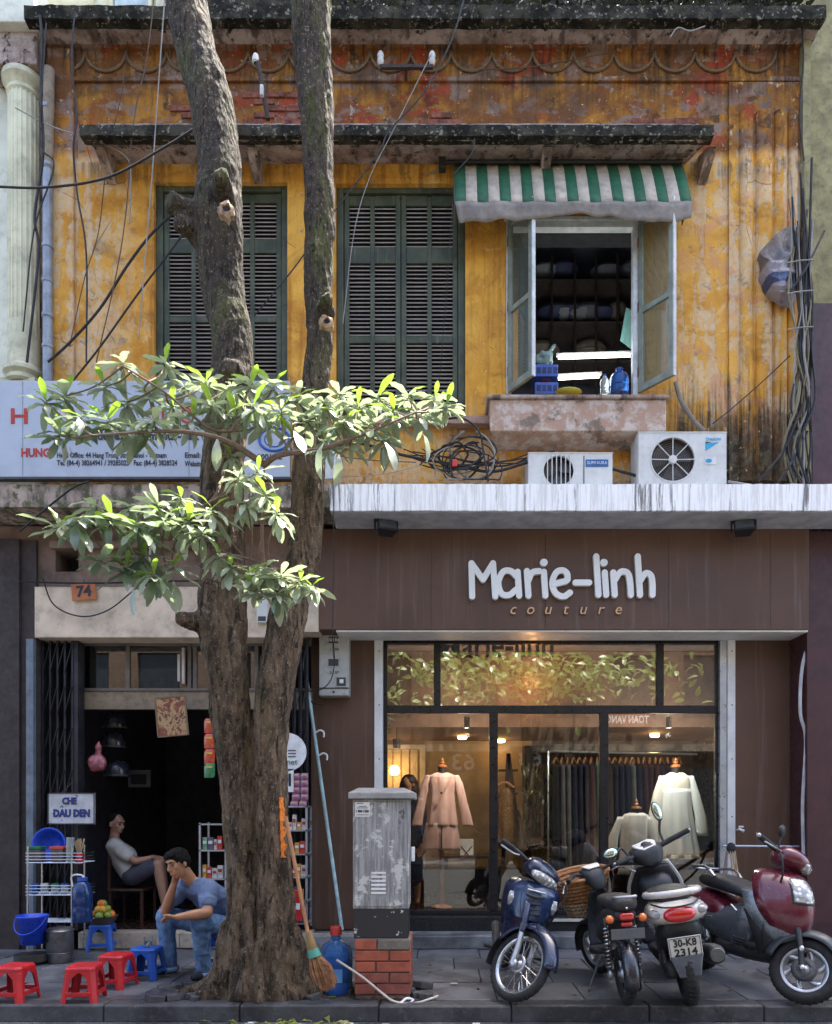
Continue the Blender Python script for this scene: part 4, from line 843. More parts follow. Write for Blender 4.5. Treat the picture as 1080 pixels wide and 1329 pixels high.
# ================================================================ SIGNBOARD
m_sign = M('signboard_pale_blue', (.40, .45, .52), .55, var=.12, sc=1.5, bump=.03, dirt=.12); m_red = M('sign_red', (.42, .03, .015), .6, bump=0); m_sblue = M('sign_blue', (.03, .12, .45), .6, bump=0)
sy = -.46
sb = thing('export_signboard', 'wide pale blue signboard of a garment exporter with red and black lettering behind the leaves', 'signboard', P(190, 618, sy))
sx0_, sx1_ = X(-60, sy), X(376, sy)
MB().box(sx0_, sx1_, sy, sy + .05, Z(619, sy), Z(494, sy)).build('board', m_sign, sb, bevel=.004)
for p in (29, 245): MB().box(X(p, sy), X(p, sy) + .006, sy - .003, sy, Z(617, sy), Z(495, sy)).build('panel_seam', M('seam_grey', (.25, .28, .33), .6), sb)
MB().box(sx0_ - .01, sx1_ + .01, sy - .008, sy + .06, Z(622, sy), Z(619, sy) - .001).build('edge_strip', m_acd, sb)
ty_ = sy - .003
def st(s, px, py, hpx, mt, wpx, **k): 
    f = (ty_ - CAMY) / F; return text(s, hpx * f * 1.38, mt, sb, (X(px, ty_), ty_, Z(py, ty_)), width=wpx * f, thick=.004 if hpx > 10 else .001, **k)
st('HUNG', 46, 588, 11, m_red, 37); st('Head Office: 44 Hang Trong Str - Hanoi - Vietnam', 145, 591, 7, m_ink, 142); st('Tel: (84-4) 38264941 / 39285022   Fax: (84-4) 3828524', 152, 601, 7, m_ink, 156)
st('Email:', 250, 591, 7, m_ink, 20); st('Website:', 252, 602, 7, m_ink, 24); st('Embroideries - Garments - Silk', 172, 566, 11, m_ink, 172)
st('H', 25, 541, 20, m_red, 22); st('VU C', 222, 541, 21, m_red, 56)
ring = lambda r, w_: [((X(355, ty_) + (r if i % 2 == 0 else r) * math.cos(2 * PI * i / 32)), 0) for i in range(33)]
b = MB(); c0 = (X(356, ty_), Z(570, ty_)); b.tube([(c0[0] + .14 * math.cos(2 * PI * i / 32), ty_, c0[1] + .11 * math.sin(2 * PI * i / 32)) for i in range(33)], .014, 4, False); b.tube([(c0[0] + .09 * math.cos(2 * PI * i / 32), ty_, c0[1] + .07 * math.sin(2 * PI * i / 32)) for i in range(33)], .006, 4, False); b.build('emblem', m_sblue, sb)
st('9001 : 2', 350, 593, 7, m_ink, 32)
s2 = thing('small_signboard', 'narrow white signboard with tiny numbers beside the right trunk', 'signboard', P(420, 618, sy - .05))
yy_ = sy + .0; MB().box(X(380, yy_), X(436, yy_), yy_, yy_ + .04, Z(621, yy_), Z(556, yy_)).build('board', M('sign_white', (.6, .62, .62), .5, dirt=.1), s2); text('67', .07, m_ink, s2, (X(429, yy_), yy_ - .003, Z(593, yy_)))
# ================================================================ CABLES, PIPES
m_blackc = M('black_cable', (.012, .011, .011), .6, bump=0); m_greyc = M('grey_cable', (.25, .24, .21), .6, bump=0); m_brownc = M('brown_cable', (.09, .05, .03), .7, bump=0)
def cable(pts, r, mt, label, y=None, par=None, cat='cable', grp=None, name='cable'):
    q = [P(*p) if len(p) == 3 else P(p[0], p[1], y) for p in pts]; o = MB().tube(spline(q, 7), r, 6).build(name, mt, par, smooth=True)
    if par is None: tag(o, label, cat, grp)
    return o
GC = 'cables strung over the house front'
cable([(-10, 242), (60, 243), (140, 230), (215, 190), (270, 155)], .010, m_blackc, 'thick black cable sagging across the top left to the trunk', -.9, grp=GC)
cable([(62, 470), (90, 445), (130, 400), (165, 345), (200, 300), (250, 255)], .012, m_blackc, 'black cable climbing from the drain pipe to the first shutter', -.35, grp=GC)
cable([(90, 500), (130, 450), (180, 380), (240, 300), (300, 210)], .009, m_blackc, 'straight black cable rising diagonally behind the left trunk', -.4, grp=GC)
cable([(97, 15), (93, 80), (100, 150), (95, 190), (100, 250), (112, 330), (112, 470)], .009, m_blackc, 'black cable hanging from cornice beside the left pilaster', -.32, grp=GC)
cable([(52, 20), (55, 60), (53, 120), (56, 200), (45, 280), (50, 330), (35, 470)], .014, m_blackc, 'thick black cable beside the cream column', -.3, grp=GC)
cable([(60, 30), (52, 180), (70, 215), (44, 300), (30, 430)], .008, m_blackc, 'thin black cable crossing the cream column', -.32, grp=GC)
cable([(20, 140), (70, 165), (130, 185), (165, 205), (170, 240), (168, 290)], .006, m_greyc, 'pale thin cable bending down beside the first shutter', -.3, grp=GC)
cable([(215, -20), (205, 120), (198, 220), (188, 340), (180, 440)], .006, m_greyc, 'pale cable hanging straight from the top left of the trunks', -.45, grp=GC)
cable([(202, -20), (190, 80), (178, 130), (170, 190), (163, 280), (150, 360), (125, 470)], .006, m_brownc, 'brown cable hanging left of the pale one', -.4, grp=GC)
cable([(167, 30), (160, 110), (140, 200), (128, 300), (110, 360), (90, 450)], .005, m_brownc, 'thin brown wire on the ochre wall', -.06, grp=GC)
cable([(605, -10), (585, 55), (550, 120), (505, 170), (490, 200), (430, 280), (380, 350), (330, 410)], .007, m_blackc, 'black cable running from top centre down to the trunks', -.5, grp=GC)
cable([(560, 70), (510, 170), (480, 230), (460, 300), (445, 420)], .004, m_greyc, 'thin grey wire over the second shutter', -.47, grp=GC)
cable([(590, 230), (585, 300), (578, 400), (570, 500)], .003, m_blackc, 'hair-thin wire hanging before the second shutter', -.45, grp=GC)
cable([(616, 180), (612, 200), (590, 225)], .006, m_blackc, 'short wire from the canopy to the awning', -.47, grp=GC)
cable([(620, 90), (680, 88), (740, 78), (800, 66)], .006, m_brownc, 'rusty wire looped along the frieze', -.08, grp=GC)
cable([(870, 48), (880, 36), (896, 40), (915, 34)], .006, m_greyc, 'short pale wire end under the cornice', -.3, grp=GC)
cable([(432, 620), (433, 700), (432, 830), (434, 860)], .004, m_blackc, 'thin cable hanging down the brown fascia to the meter box', -.47, grp=GC)
cable([(1025, 462), (990, 495), (950, 530), (925, 550)], .006, m_blackc, 'black cable slanting from the right corner to the large air conditioner', -.2, grp=GC)
cable([(25, 690), (60, 660), (95, 633), (115, 625)], .009, m_blackc, 'black cable slanting over the mouldy ledge', -.5, grp=GC)
cable([(25, 755), (120, 757), (250, 754), (350, 757)], .009, m_blackc, 'black cable along the top of the beige beam', -.05, grp=GC)
cable([(55, 750), (70, 785), (105, 800), (140, 792), (175, 765)], .007, m_blackc, 'black cable drooping across the beige beam below plate 74', -.07, grp=GC)
cable([(330, 560), (400, 590), (460, 575), (520, 590), (590, 603), (640, 612), (700, 597), (760, 600), (835, 620)], .014, m_blackc, 'thick bundled black cable under the open window', -.25, grp=GC)
# coils of spare cable
tg = thing('cable_coil', 'tangled coil of spare black cable under the sill of the second shutter', 'cable', P(600, 600, -.25))
rnd = random.Random(8)
for i in range(12):
    cx1, cz1 = rnd.uniform(575, 620), rnd.uniform(585, 612); rx, rz = rnd.uniform(18, 48), rnd.uniform(12, 32); ph = rnd.uniform(0, 6); tl = rnd.uniform(-.5, .5)
    pts = []
    for k in range(15):
        a = ph + k / 14 * 2 * PI * rnd.uniform(.9, 1.1); dx, dz = rx * math.cos(a), rz * math.sin(a); pts.append(P(cx1 + dx * math.cos(tl) - dz * math.sin(tl), min(622, cz1 + dx * math.sin(tl) * .5 + dz), -.25 - .05 * math.sin(a + i)))
    MB().tube(spline(pts, 4), rnd.choice([.006, .008, .01]), 6).build('cable_loop', m_blackc if i % 4 else m_greyc, tg, smooth=True)
MB().tube(spline([P(572, 545, -.12), P(600, 543, -.3), P(622, 560, -.3), (P(628, 590, -.3)), P(634, 625, -.3)], 6), .010, 6).build('cable_loop', m_blackc, tg, smooth=True)
for k in range(6): MB().tube(spline([P(500 + 12 * k, 585 + rnd.uniform(-4, 6), -.22), P(580, 600 + rnd.uniform(-8, 8), -.26), P(650, 602 + rnd.uniform(-6, 6), -.24), P(690 + 10 * k, 595 + rnd.uniform(-12, 12), -.2)], 6), .006, 6).build('cable_strand', m_blackc, tg, smooth=True)
MB().cbox(P(590, 601, -.30), (.05, .03, .07)).build('red_tie', M('red_plastic', (.5, .04, .03), .5), tg, bevel=.01)
cable([(425, 590), (480, 597), (540, 600)], .004, m_blackc, 'thin slack wire above the white ledge', -.3, grp=GC); cable([(430, 620), (500, 615), (560, 600)], .003, m_greyc, 'hair-thin pale wire above the white ledge', -.3, grp=GC)
# right edge bundle
bd = thing('cable_bundle', 'messy bundle of black and grey cables running down the right edge of the wall', 'cable', P(1042, 600, -.2))
for i in range(26):
    x = rnd.uniform(1030, 1052); pts = [P(x + rnd.uniform(-9, 9) + (-14 if 560 < yy < 640 else 0) * rnd.random(), yy, -.2 - rnd.uniform(0, .12)) for yy in (rnd.uniform(200, 330), 380, 450, 520, 580, 640)]
    MB().tube(spline(pts, 5), rnd.choice([.006, .009, .012, .015]), 6).build('cable_strand', rnd.choice([m_blackc, m_blackc, m_greyc, m_brownc, M('olive_cable', (.20, .17, .09), .7, bump=0)]), bd, smooth=True)
for a, c_ in (((1000, 640), (1048, 560)), ((985, 625), (1040, 545)), ((1010, 600), (1050, 500)), ((1025, 380), (1070, 300))): MB().tube(spline([P(*a, -.3), P((a[0] + c_[0]) / 2, (a[1] + c_[1]) / 2 + 6, -.32), P(*c_, -.25)], 5), .012, 6).build('cable_strand', m_blackc, bd, smooth=True)
cable([(1040, 20), (1043, 80), (1038, 150), (1044, 220), (1040, 300)], .009, m_blackc, 'long black cable hanging down the olive corner strip', -.2, grp=GC)
for yy in (338, 378, 425): cable([(1022, yy + 3), (1040, yy), (1056, yy - 1)], .006, m_greyc, 'short pale clamp wire at the right corner', -.34, grp='pale clamp wires at the right corner')
cable([(945, 625), (985, 632), (1010, 640)], .012, m_greyc, 'pale pipe end lying on the ledge by the right corner', -.38, grp=GC)
# wrapped tarp on the corner
tpn = thing('tarpaulin_bundle', 'grey and blue tarpaulin bundled round the cables at the right corner', 'tarpaulin', P(1008, 345, -.2))
outl = [(1030, 290), (1008, 303), (983, 330), (985, 355), (990, 375), (1000, 390), (1012, 402), (1026, 402), (1036, 380), (1040, 340)]
def tarp(u, v):
    n_ = len(outl); i = u * n_; k = int(i) % n_; f_ = i - int(i); a, c_ = outl[k], outl[(k + 1) % n_]; x, y = a[0] + (c_[0] - a[0]) * f_, a[1] + (c_[1] - a[1]) * f_
    x = 1012 + (x - 1012) * (1 - v); y = 350 + (y - 350) * (1 - v); p = P(x, y, -.10 - .2 * math.sin(min(1, v * 1.3) * PI / 2)); nz = mnoise.noise((x * .06, y * .12, 2)) * .07; return p + Vector((nz * .3, -nz, 0))
t = NT('tarp_stripes'); xx, yy, zz = t.xyz(); k_ = t.rng(t.math('ADD', zz, t.math('MULTIPLY', t.noise(6), .1)), .02, .021, smooth=False)
c = t.mix(t.noise(9, 6), (.06, .055, .055), (.18, .16, .16)); c = t.mix(t.rng(zz, .0, -.02), c, (.28, .25, .27)); c = t.mix(t.math('MULTIPLY', t.rng(zz, -.12, -.13), t.rng(zz, -.22, -.21)), c, (.04, .06, .14)); m_tarp = t.set(col=c, rough=.4, nrm=t.bump(t.noise(14, 6), .8, .03))
MB().grid(tarp, 40, 12, True).build('wrap', m_tarp, tpn, smooth=True)
# drain pipe on the left
m_pipe = M('galvanised_pipe', (.30, .33, .37), .45, .3, dirt=.25, bump=.1)
dp = thing('drain_pipe', 'grey galvanised drain pipe with collars down the left side of the ochre wall', 'pipe', (X(60, -.12), -.12, 4.5))
MB().tube([P(62, 500, -.1), P(62, 220, -.1)], .046, 14).build('pipe', m_pipe, dp, smooth=True); MB().tube([P(62, 220, -.1), P(64, 90, -.1)], .05, 14).build('old_pipe', M('rendered_pipe', (.30, .24, .17), .9, dirt=.5), dp, smooth=True)
for py in (140, 215, 320, 365, 410, 450): MB().lathe([(.047, -.02), (.054, -.016), (.054, .016), (.047, .02)], P(62, py, -.1), 14).build('collar', m_pipe, dp, smooth=True)
# insulators
m_porc = M('porcelain', (.62, .60, .56), .25, bump=0); m_irn = M('rusty_iron', (.045, .03, .022), .8, dirt=.3)
ib = thing('insulator_bracket', 'rusty iron crossbar with two porcelain insulators under the cornice', 'insulator bracket', P(527, 90, -.05))
MB().bar(P(494, 87, -.18), P(562, 87, -.18), .03, .03).build('crossbar', m_irn, ib); MB().bar(P(527, 90, 0), P(527, 88, -.18), .03, .03).build('arm', m_irn, ib); MB().bar(P(527, 105, -.02), P(527, 90, -.1), .03, .03).build('strut', m_irn, ib)
for px in (494, 561): MB().lathe([(.012, -.02), (.03, .0), (.034, .03), (.022, .045), (.034, .07), (.03, .09), (.018, .11), (0, .115)], P(px, 82, -.18), 14).build('insulator', m_porc, ib, smooth=True)
ir = thing('iron_rod', 'dark iron rod with a white porcelain cap leaning from the canopy between the trunks', 'insulator rod', P(347, 155, -.3))
MB().tube([P(348, 155, -.28), P(340, 110, -.3), P(334, 78, -.3)], .022, 10).build('rod', m_irn, ir, smooth=True); MB().lathe([(.02, 0), (.035, .01), (.034, .05), (.024, .08), (.0, .1)], P(332, 82, -.3), 14).build('cap', m_porc, ir, smooth=True); MB().cbox(P(340, 118, -.33), (.035, .04, .1)).build('clamp', m_porc, ir, bevel=.008)
# plants on the cornice
m_weed = M('weed_leaf', (.018, .028, .010), .8, var=.5, bump=0); wl = leafmesh(60, m_weed, .10, .018, .5, .2)
for i, (pa, pb, lb, nn) in enumerate([(600, 900, 'weeds growing along the dark cornice above the awning', 260), (900, 1050, 'dark weeds over the right end of the cornice', 130), (430, 600, 'sparse weeds on the cornice right of the trunks', 90)]):
    ls = [(wl, Matrix.LocRotScale(P(rnd.uniform(pa, pb), rnd.uniform(-12, 14), rnd.uniform(-.25, .1)), Euler((rnd.uniform(-1, 1), rnd.uniform(-1.4, .3), rnd.uniform(0, 6))), (rnd.uniform(.5, 1.2),) * 3)) for k in range(nn)]
    o = joined(ls, 'cornice_weeds', None, [m_weed]); tag(o, lb, 'weeds')
ls = [(wl, Matrix.LocRotScale(P(rnd.uniform(395, 480), rnd.uniform(2, 40), -.28), Euler((0, rnd.uniform(-.3, 1.2), rnd.uniform(3.5, 6))), (.6,) * 3)) for k in range(30)]
# ================================================================ INSIDE THE OPEN WINDOW
m_tube_l = NT('tube_light'); m_tube_l.set(col=(.9, .9, .9), em=(1, .95, .85), ems=2.2); m_tube_l = m_tube_l.m
for i, (pa, pb, py, lb) in enumerate([(725, 818, 464, 'upper glowing tube lamp inside the open window'), (725, 778, 491, 'lower shorter glowing tube lamp inside the open window')]):
    lt = thing('tube_lamp', lb, 'lamp', P(pa, py, .55), group='tube lamps inside the open window'); MB().tube([P(pa, py, .55), P(pb, py - 3, .55)], .018, 8).build('tube', m_tube_l, lt); MB().bar(P(pa - 3, py - 3, .58), P(pb + 3, py - 6, .58), .03, .03).build('fitting', m_acw, lt); tl_ = bpy.data.lights.new('tube_light', 'POINT'); tl_.energy = 2.2; tl_.color = (.85, .93, 1); tl_.shadow_soft_size = .25; tlo = bpy.data.objects.new('tube_light', tl_); col.objects.link(tlo); tlo.location = P((pa + pb) / 2, py + 6, .75)
rk = thing('storage_shelf', 'steel storage shelf piled with wrapped bundles inside the open window', 'shelf', P(760, 500, 2.2))
for py in (365, 420, 470): MB().box(X(640, 2.2), X(880, 2.2), 2.2, 2.7, Z(py, 2.2), Z(py, 2.2) + .03).build('shelf_board', M('shelf_brown', (.10, .075, .06), .7), rk)
for px in (650, 715, 745, 772, 800, 860): MB().box(X(px, 2.2), X(px, 2.2) + .025, 2.17, 2.2, Z(520, 2.2), Z(330, 2.2)).build('upright', m_irn, rk)
for i in range(16):
    py = rnd.choice([363, 418, 468]); px = rnd.uniform(690, 835); w_ = rnd.uniform(.12, .28); h_ = rnd.uniform(.1, .24)
    c = P(px, py, 2.4) + Vector((0, 0, h_ / 2 + .02)); bb = thing('wrapped_bundle', 'dim wrapped bundle stacked on the storage shelf inside the open window', 'bundle', c, group='bundles on the shelf inside the window')
    MB().ball((0, 0, 0), (w_, .16, h_ / 2), 10, 6).build('wrapping', M('bundle_%d' % (i % 4), [(.2, .2, .23), (.07, .08, .16), (.2, .16, .12), (.36, .37, .38)][i % 4], .6, bump=.8, bsc=15), bb, smooth=True, local=True)
bsk = thing('blue_crate_stack', 'two stacked blue plastic trays with bags in the open window', 'crate', P(708, 512, .12))
for py in (482, 505):
    z = Z(py, .12); x0_, x1_ = X(694, .12), X(724, .12); b = MB()
    for (a, c_, d, e) in ((x0_, x1_, .10, .11), (x0_, x1_, .33, .34), (x0_, x0_ + .01, .11, .33), (x1_ - .01, x1_, .11, .33)): b.box(a, c_, d, e, z - .05, z + .06)
    b.box(x0_, x1_, .10, .34, z - .06, z - .05); b.build('tray', M('blue_tray', (.05, .11, .42), .45), bsk, bevel=.003)
    for k in range(4): MB().box(x0_ + .02 + k * .055, x0_ + .06 + k * .055, .096, .10, z - .03, z + .03).build('tray_slot', M('navy', (.02, .03, .12), .6), bsk)
b = MB(); b.ball(P(706, 466, .22), (.10, .08, .06), 14, 9); capsule(b, P(712, 466, .2), P(720, 448, .2), .04, .01); put(remesh(b, .011, 1, lambda co, n: .035 * mnoise.noise(co * 16)), 'plastic_bag', M('pale_teal_bag', (.30, .45, .42), .4, bump=1, bsc=20, bd=.02), bsk, smooth='all')
MB().ball(P(708, 493, .2), (.08, .07, .04), 10, 6).build('red_goods', M('red_goods', (.25, .05, .04), .6), bsk, smooth=True)
def bottle(name, lab, p, r, h, mt, capm, cat='bottle'):
    t_ = thing(name, lab, cat, p); MB().lathe([(0, 0), (r * .95, 0), (r, .01), (r, h * .25), (r * .93, h * .28), (r, h * .31), (r, h * .62), (r * .93, h * .66), (r * .85, h * .74), (r * .35, h * .88), (r * .35, h * .93)], (0, 0, 0), 18).build('bottle_body', mt, t_, smooth=True, local=True)
    MB().lathe([(r * .38, h * .93), (r * .4, h), (0, h)], (0, 0, 0), 14).build('cap', capm, t_, smooth=True, local=True); return t_
t = NT('blue_jug_plastic'); t.set(col=(.04, .16, .5), rough=.12, trans=.55, ior=1.35); m_jug = t.m
t = NT('clear_plastic'); t.set(col=(.55, .62, .6), rough=.12, trans=.6, ior=1.3); m_clear = t.m
m_bcap = M('blue_cap', (.02, .08, .4), .4); m_wcap = M('white_cap', (.7, .7, .7), .4)
bottle('water_bottle', 'clear water bottle with pale label standing in the open window', P(785, 512, .1), .045, .2, m_clear, m_bcap); bt = bottle('water_jug', 'blue water jug with handle standing in the open window by the right casement', P(804, 512, .12), .095, .26, m_jug, m_bcap)
MB().ball(P(738, 509, .1), (.14, .08, .035), 12, 6).build('yellow_cloth', M('yellow_cloth', (.45, .42, .06), .8, bump=.7, bsc=20), None); o = bpy.data.objects['yellow_cloth']; tag(o, 'crumpled yellow-green cloth lying in the open window', 'cloth')
# ================================================================ SHOP LETTERING
m_let = M('letter_white_acrylic', (.80, .80, .76), .35, var=.05, bump=0); m_gold = M('letter_tan', (.62, .38, .20), .4, var=.1, bump=0)
ly = -.045
sg = thing('shop_lettering', 'raised white handwritten letters Marie-linh over small tan couture on the brown fascia', 'sign', P(730, 756, ly))
sk = [0]
def stroke(ps, r=.030, name='letter', mt=None, par=None, n=6):
    q = [Vector((X(a, ly), 0, Z(c, ly))) for a, c in ps]; pts = spline(q, n) if len(q) > 2 else q; lf_, rt_ = [], []; N_ = len(pts)
    for i, p in enumerate(pts):
        d = (pts[min(i + 1, N_ - 1)] - pts[max(i - 1, 0)]).normalized(); nx = Vector((-d.z, 0, d.x)) * r; lf_.append(p + nx); rt_.append(p - nx)
    def capp(p, d): a0 = math.atan2(d.z, d.x); return [p + Vector((math.cos(a0 + k), 0, math.sin(a0 + k))) * r for k in (-PI / 2 + PI * m / 8 for m in range(1, 8))]
    d1 = (pts[-1] - pts[-2]).normalized(); d0 = (pts[0] - pts[1]).normalized(); poly = rt_ + capp(pts[-1], d1) + lf_[::-1] + capp(pts[0], d0)
    sk[0] += 1; y0 = ly - .0012 * (sk[0] % 5); b = MB(); m_ = len(lf_); o = 0
    V3 = lambda p, y: (p.x, y, p.z)
    fr = []; 
    for y in (y0, -.004): fr += [V3(p, y) for p in poly]
    n_ = len(poly); fs = [(i, i + n_, (i + 1) % n_ + n_, (i + 1) % n_) for i in range(n_)]
    c1 = len(fr); fr += [V3(pts[-1], y0), V3(pts[0], y0)]
    R_ = list(range(m_)); C1 = list(range(m_, m_ + 7)); L_ = list(range(m_ + 7, 2 * m_ + 7)); C0 = list(range(2 * m_ + 7, 2 * m_ + 14))
    for i in range(m_ - 1): fs.append((R_[i], R_[i + 1], L_[m_ - 2 - i], L_[m_ - 1 - i]))
    a = [R_[-1]] + C1 + [L_[0]]; fs += [(c1, a[i], a[i + 1]) for i in range(8)]; fs.append((c1, L_[0], R_[-1])) if 0 else None
    a = [L_[-1]] + C0 + [R_[0]]; fs += [(c1 + 1, a[i], a[i + 1]) for i in range(8)]
    b.add(fr, [f for f in fs if f]); return b.build(name, mt or m_let, par or sg)
LET = [[(613, 774), (612, 731), (627, 752), (640, 731), (643, 774)], [(671, 748), (663, 741), (653, 742), (647, 756), (651, 770), (661, 772), (670, 765)], [(672, 742), (674, 773)], [(684, 741), (686, 773)], [(706, 742), (708, 773)], [(719, 758), (735, 754)], [(737, 752), (736, 744), (730, 740), (722, 743), (717, 756), (721, 769), (731, 774), (740, 769)], [(747, 756), (765, 756)], [(774, 722), (777, 772)], [(785, 743), (787, 772)],
       [(796, 743), (798, 772)], [(828, 722), (831, 772)]]
for i, l in enumerate(LET):
    if i == 0:
        for a, c in zip(l, l[1:]): stroke([a, c])
    else: stroke(l)
stroke([(686, 753), (691, 743), (700, 741)]); stroke([(798, 753), (806, 742), (815, 744), (818, 756), (819, 772)]); stroke([(831, 754), (838, 744), (845, 747), (847, 758), (847, 772)])
for a, c in ((706, 730), (784, 730)): stroke([(a - .3, c), (a + .3, c)], .036, 'letter_dot')
for i, ch in enumerate('couture'): text(ch, .155, m_gold, sg, (X(665 + i * 22.8, -.02), -.02, Z(791, -.02)), ext=.006, shear=.25, name='small_letter')
# floodlights
m_blk = M('black_powder_coat', (.015, .015, .016), .5, var=.3, dirt=.15); m_lens = M('lamp_glass_dull', (.10, .11, .12), .1, bump=0)
for px, rz, lb in ((501, 20, 'black floodlight under the left part of the white ledge'), (965, -12, 'black floodlight under the right end of the white ledge')):
    fl_ = thing('floodlight', lb, 'floodlight', P(px, 668, -.22), rot=(0, 0, R(rz)), group='floodlights under the white ledge')
    MB().box(-.04, .04, -.03, .03, -.02, .02).build('mounting_plate', m_blk, fl_, local=True); MB().tube([(0, 0, 0), (0, 0, -.07)], .012, 8).build('stem', m_blk, fl_, local=True)
    for s in (-1, 1): MB().bar((s * .11, 0, -.06), (s * .11, -.01, -.16), .015, .03).build('arm', m_blk, fl_, local=True)
    MB().box(-.115, .115, -.01, .01, -.075, -.06).build('yoke', m_blk, fl_, local=True)
    r_ = Matrix.Rotation(R(-28), 3, 'X'); b = MB(); 
    v = [(-.1, -.07, -.06), (.1, -.07, -.06), (.1, -.07, .07), (-.1, -.07, .07), (-.07, .05, -.04), (.07, .05, -.04), (.07, .05, .05), (-.07, .05, .05)]
    b.add([r_ @ Vector(p) + Vector((0, 0, -.15)) for p in v], [(0, 1, 2, 3), (5, 4, 7, 6), (0, 4, 5, 1), (1, 5, 6, 2), (2, 6, 7, 3), (3, 7, 4, 0)]); b.build('housing', m_blk, fl_, local=True, bevel=.008)
    b = MB(); b.add([r_ @ Vector(p) + Vector((0, 0, -.15)) for p in [(-.085, -.074, -.045), (.085, -.074, -.045), (.085, -.074, .055), (-.085, -.074, .055)]], [(0, 1, 2, 3)]); b.build('lens', m_lens, fl_, local=True)
# ================================================================ SHOP INTERIOR
def warm(name, loc, e, r=.06, colr=(1, .58, .25)):
    l = bpy.data.lights.new(name, 'POINT'); l.energy = e; l.color = colr; l.shadow_soft_size = r; o = bpy.data.objects.new(name, l); col.objects.link(o); o.location = loc; return o
IY = 3.3
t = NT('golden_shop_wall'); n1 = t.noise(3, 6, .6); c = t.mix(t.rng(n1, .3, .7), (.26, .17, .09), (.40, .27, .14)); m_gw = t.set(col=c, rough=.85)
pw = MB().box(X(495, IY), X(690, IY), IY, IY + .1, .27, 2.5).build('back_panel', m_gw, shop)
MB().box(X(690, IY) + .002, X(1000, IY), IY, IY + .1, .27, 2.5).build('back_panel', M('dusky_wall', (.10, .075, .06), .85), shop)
MB().box(sx0, sx1, 1.3, 1.36, 2.36, 3.25).build('header_panel', M('header_brown', (.13, .075, .05), .8), shop)
MB().box(X(678, IY), X(785, IY), IY - .3, IY - .02, .28, Z(970, IY)).build('dark_doorway', M('near_black', (.012, .012, .018), .9), shop)
MB().box(X(545, IY), X(552, IY), IY - .04, IY - .004, .28, Z(967, IY)).build('door_frame', M('cream_frame', (.6, .5, .35), .6), shop); MB().box(X(497, IY), X(545, IY), IY - .04, IY - .004, Z(972, IY), Z(967, IY)).build('door_frame', M('cream_frame', (.6, .5, .35), .6), shop)
for i in range(4): MB().box(X(500 + i * 11, IY), X(509 + i * 11, IY), IY - .02, IY - .004, .28, Z(973, IY)).build('door_board', M('cream_board', (.55, .42, .26), .6), shop)
def glow(nm, c, s): t = NT(nm); t.set(col=(.8, .8, .8), em=c, ems=s); return t.m
m_bulb = glow('warm_bulb', (1, .62, .22), 5)
wl_ = thing('wall_lamp', 'glowing warm wall lamp at the back left of the boutique', 'lamp', P(512, 1000, IY - .12)); MB().ball((0, 0, 0), .075, 12, 8).build('bulb', m_bulb, wl_, smooth=True, local=True); MB().cbox((0, .08, 0), (.05, .06, .12)).build('bracket', m_blk, wl_, local=True)
warm('wall_lamp_light', P(512, 1000, IY - .3), 1.6)
pl_ = thing('ceiling_spotlight', 'small dark spotlight hanging above the wall lamp in the boutique', 'spotlight', P(515, 966, 1.6)); MB().tube([(0, 0, .05), (0, 0, .35)], .006, 6).build('rod', m_blk, pl_, local=True); MB().tube([(0, 0, -.05), (0, 0, .06)], [.045, .05], 12).build('lamp_head', m_blk, pl_, local=True)
for i, (px, py, y, e, lb) in enumerate([(600, 955, 2.5, .45, 'recessed ceiling lamp over the rose blouse'), (850, 965, 2.2, .8, 'recessed ceiling lamp over the clothes rail'), (650, 968, 3.0, .9, 'recessed ceiling lamp over the hanging gold dress')]):
    c = P(px, py, y); c.z = 2.34; dl = thing('ceiling_lamp', lb, 'lamp', c); MB().lathe([(0, -.01), (.05, -.01), (.06, 0), (.06, .03), (0, .03)], (0, 0, 0), 14).build('lamp_disc', m_bulb, dl, local=True); warm('ceiling_lamp_light', c - Vector((0, 0, .12)), e)
MB().box(sx0, sx1, 1.36, IY, 2.38, 2.42).build('false_ceiling', M('header_brown', (.13, .075, .05), .8), shop)
tl = thing('transom_lamp', 'warm lamp glowing behind the upper shop glass', 'lamp', (X(700, .95), .62, 3.215)); MB().tube([(-.5, 0, 0), (.5, 0, 0)], .02, 8).build('tube', m_bulb, tl, local=True); warm('transom_lamp_light', (X(690, .95), .98, 2.85), 3.2, .10, (1, .46, .15)); warm('transom_lamp_light', (X(590, .95), 1.0, 2.8), .6, .15)
for px, y, e in ((606, .66, 11), (868, .66, 13)):  # added lamps, not seen, that brighten the dress forms from the front
    c = P(px, 940, y); c.z = 2.28; dl = thing('added_window_spot', 'added unseen spotlight above the %s in the display window' % ('rose blouse' if px < 700 else 'white dress'), 'spotlight', c); MB().tube([(0, 0, .12), (0, 0, 0)], .03, 10).build('lamp_head', m_blk, dl, local=True); warm('added_spot_light', c - Vector((0, 0, .08)), e, .03, (1, .86, .72) if px < 700 else (1, .96, .90))
# lettering on the inside of the upper glass, tops hidden by the frame
ws = thing('window_lettering', 'dark letters of the shop name hanging behind the upper shop glass', 'sign', P(650, 840, .62))
m_dkl = M('dark_letter', (.03, .015, .01), .6, bump=0)
text('Marie-linh', .40, m_dkl, ws, (X(645, .62), .62, Z(838, .62)), width=1.22, ext=.01, thick=.006); text('c o u t u r e', .15, M('orange_letter', (.45, .14, .03), .6, bump=0), ws, (X(650, .62), .62, Z(873, .62)), width=.8)
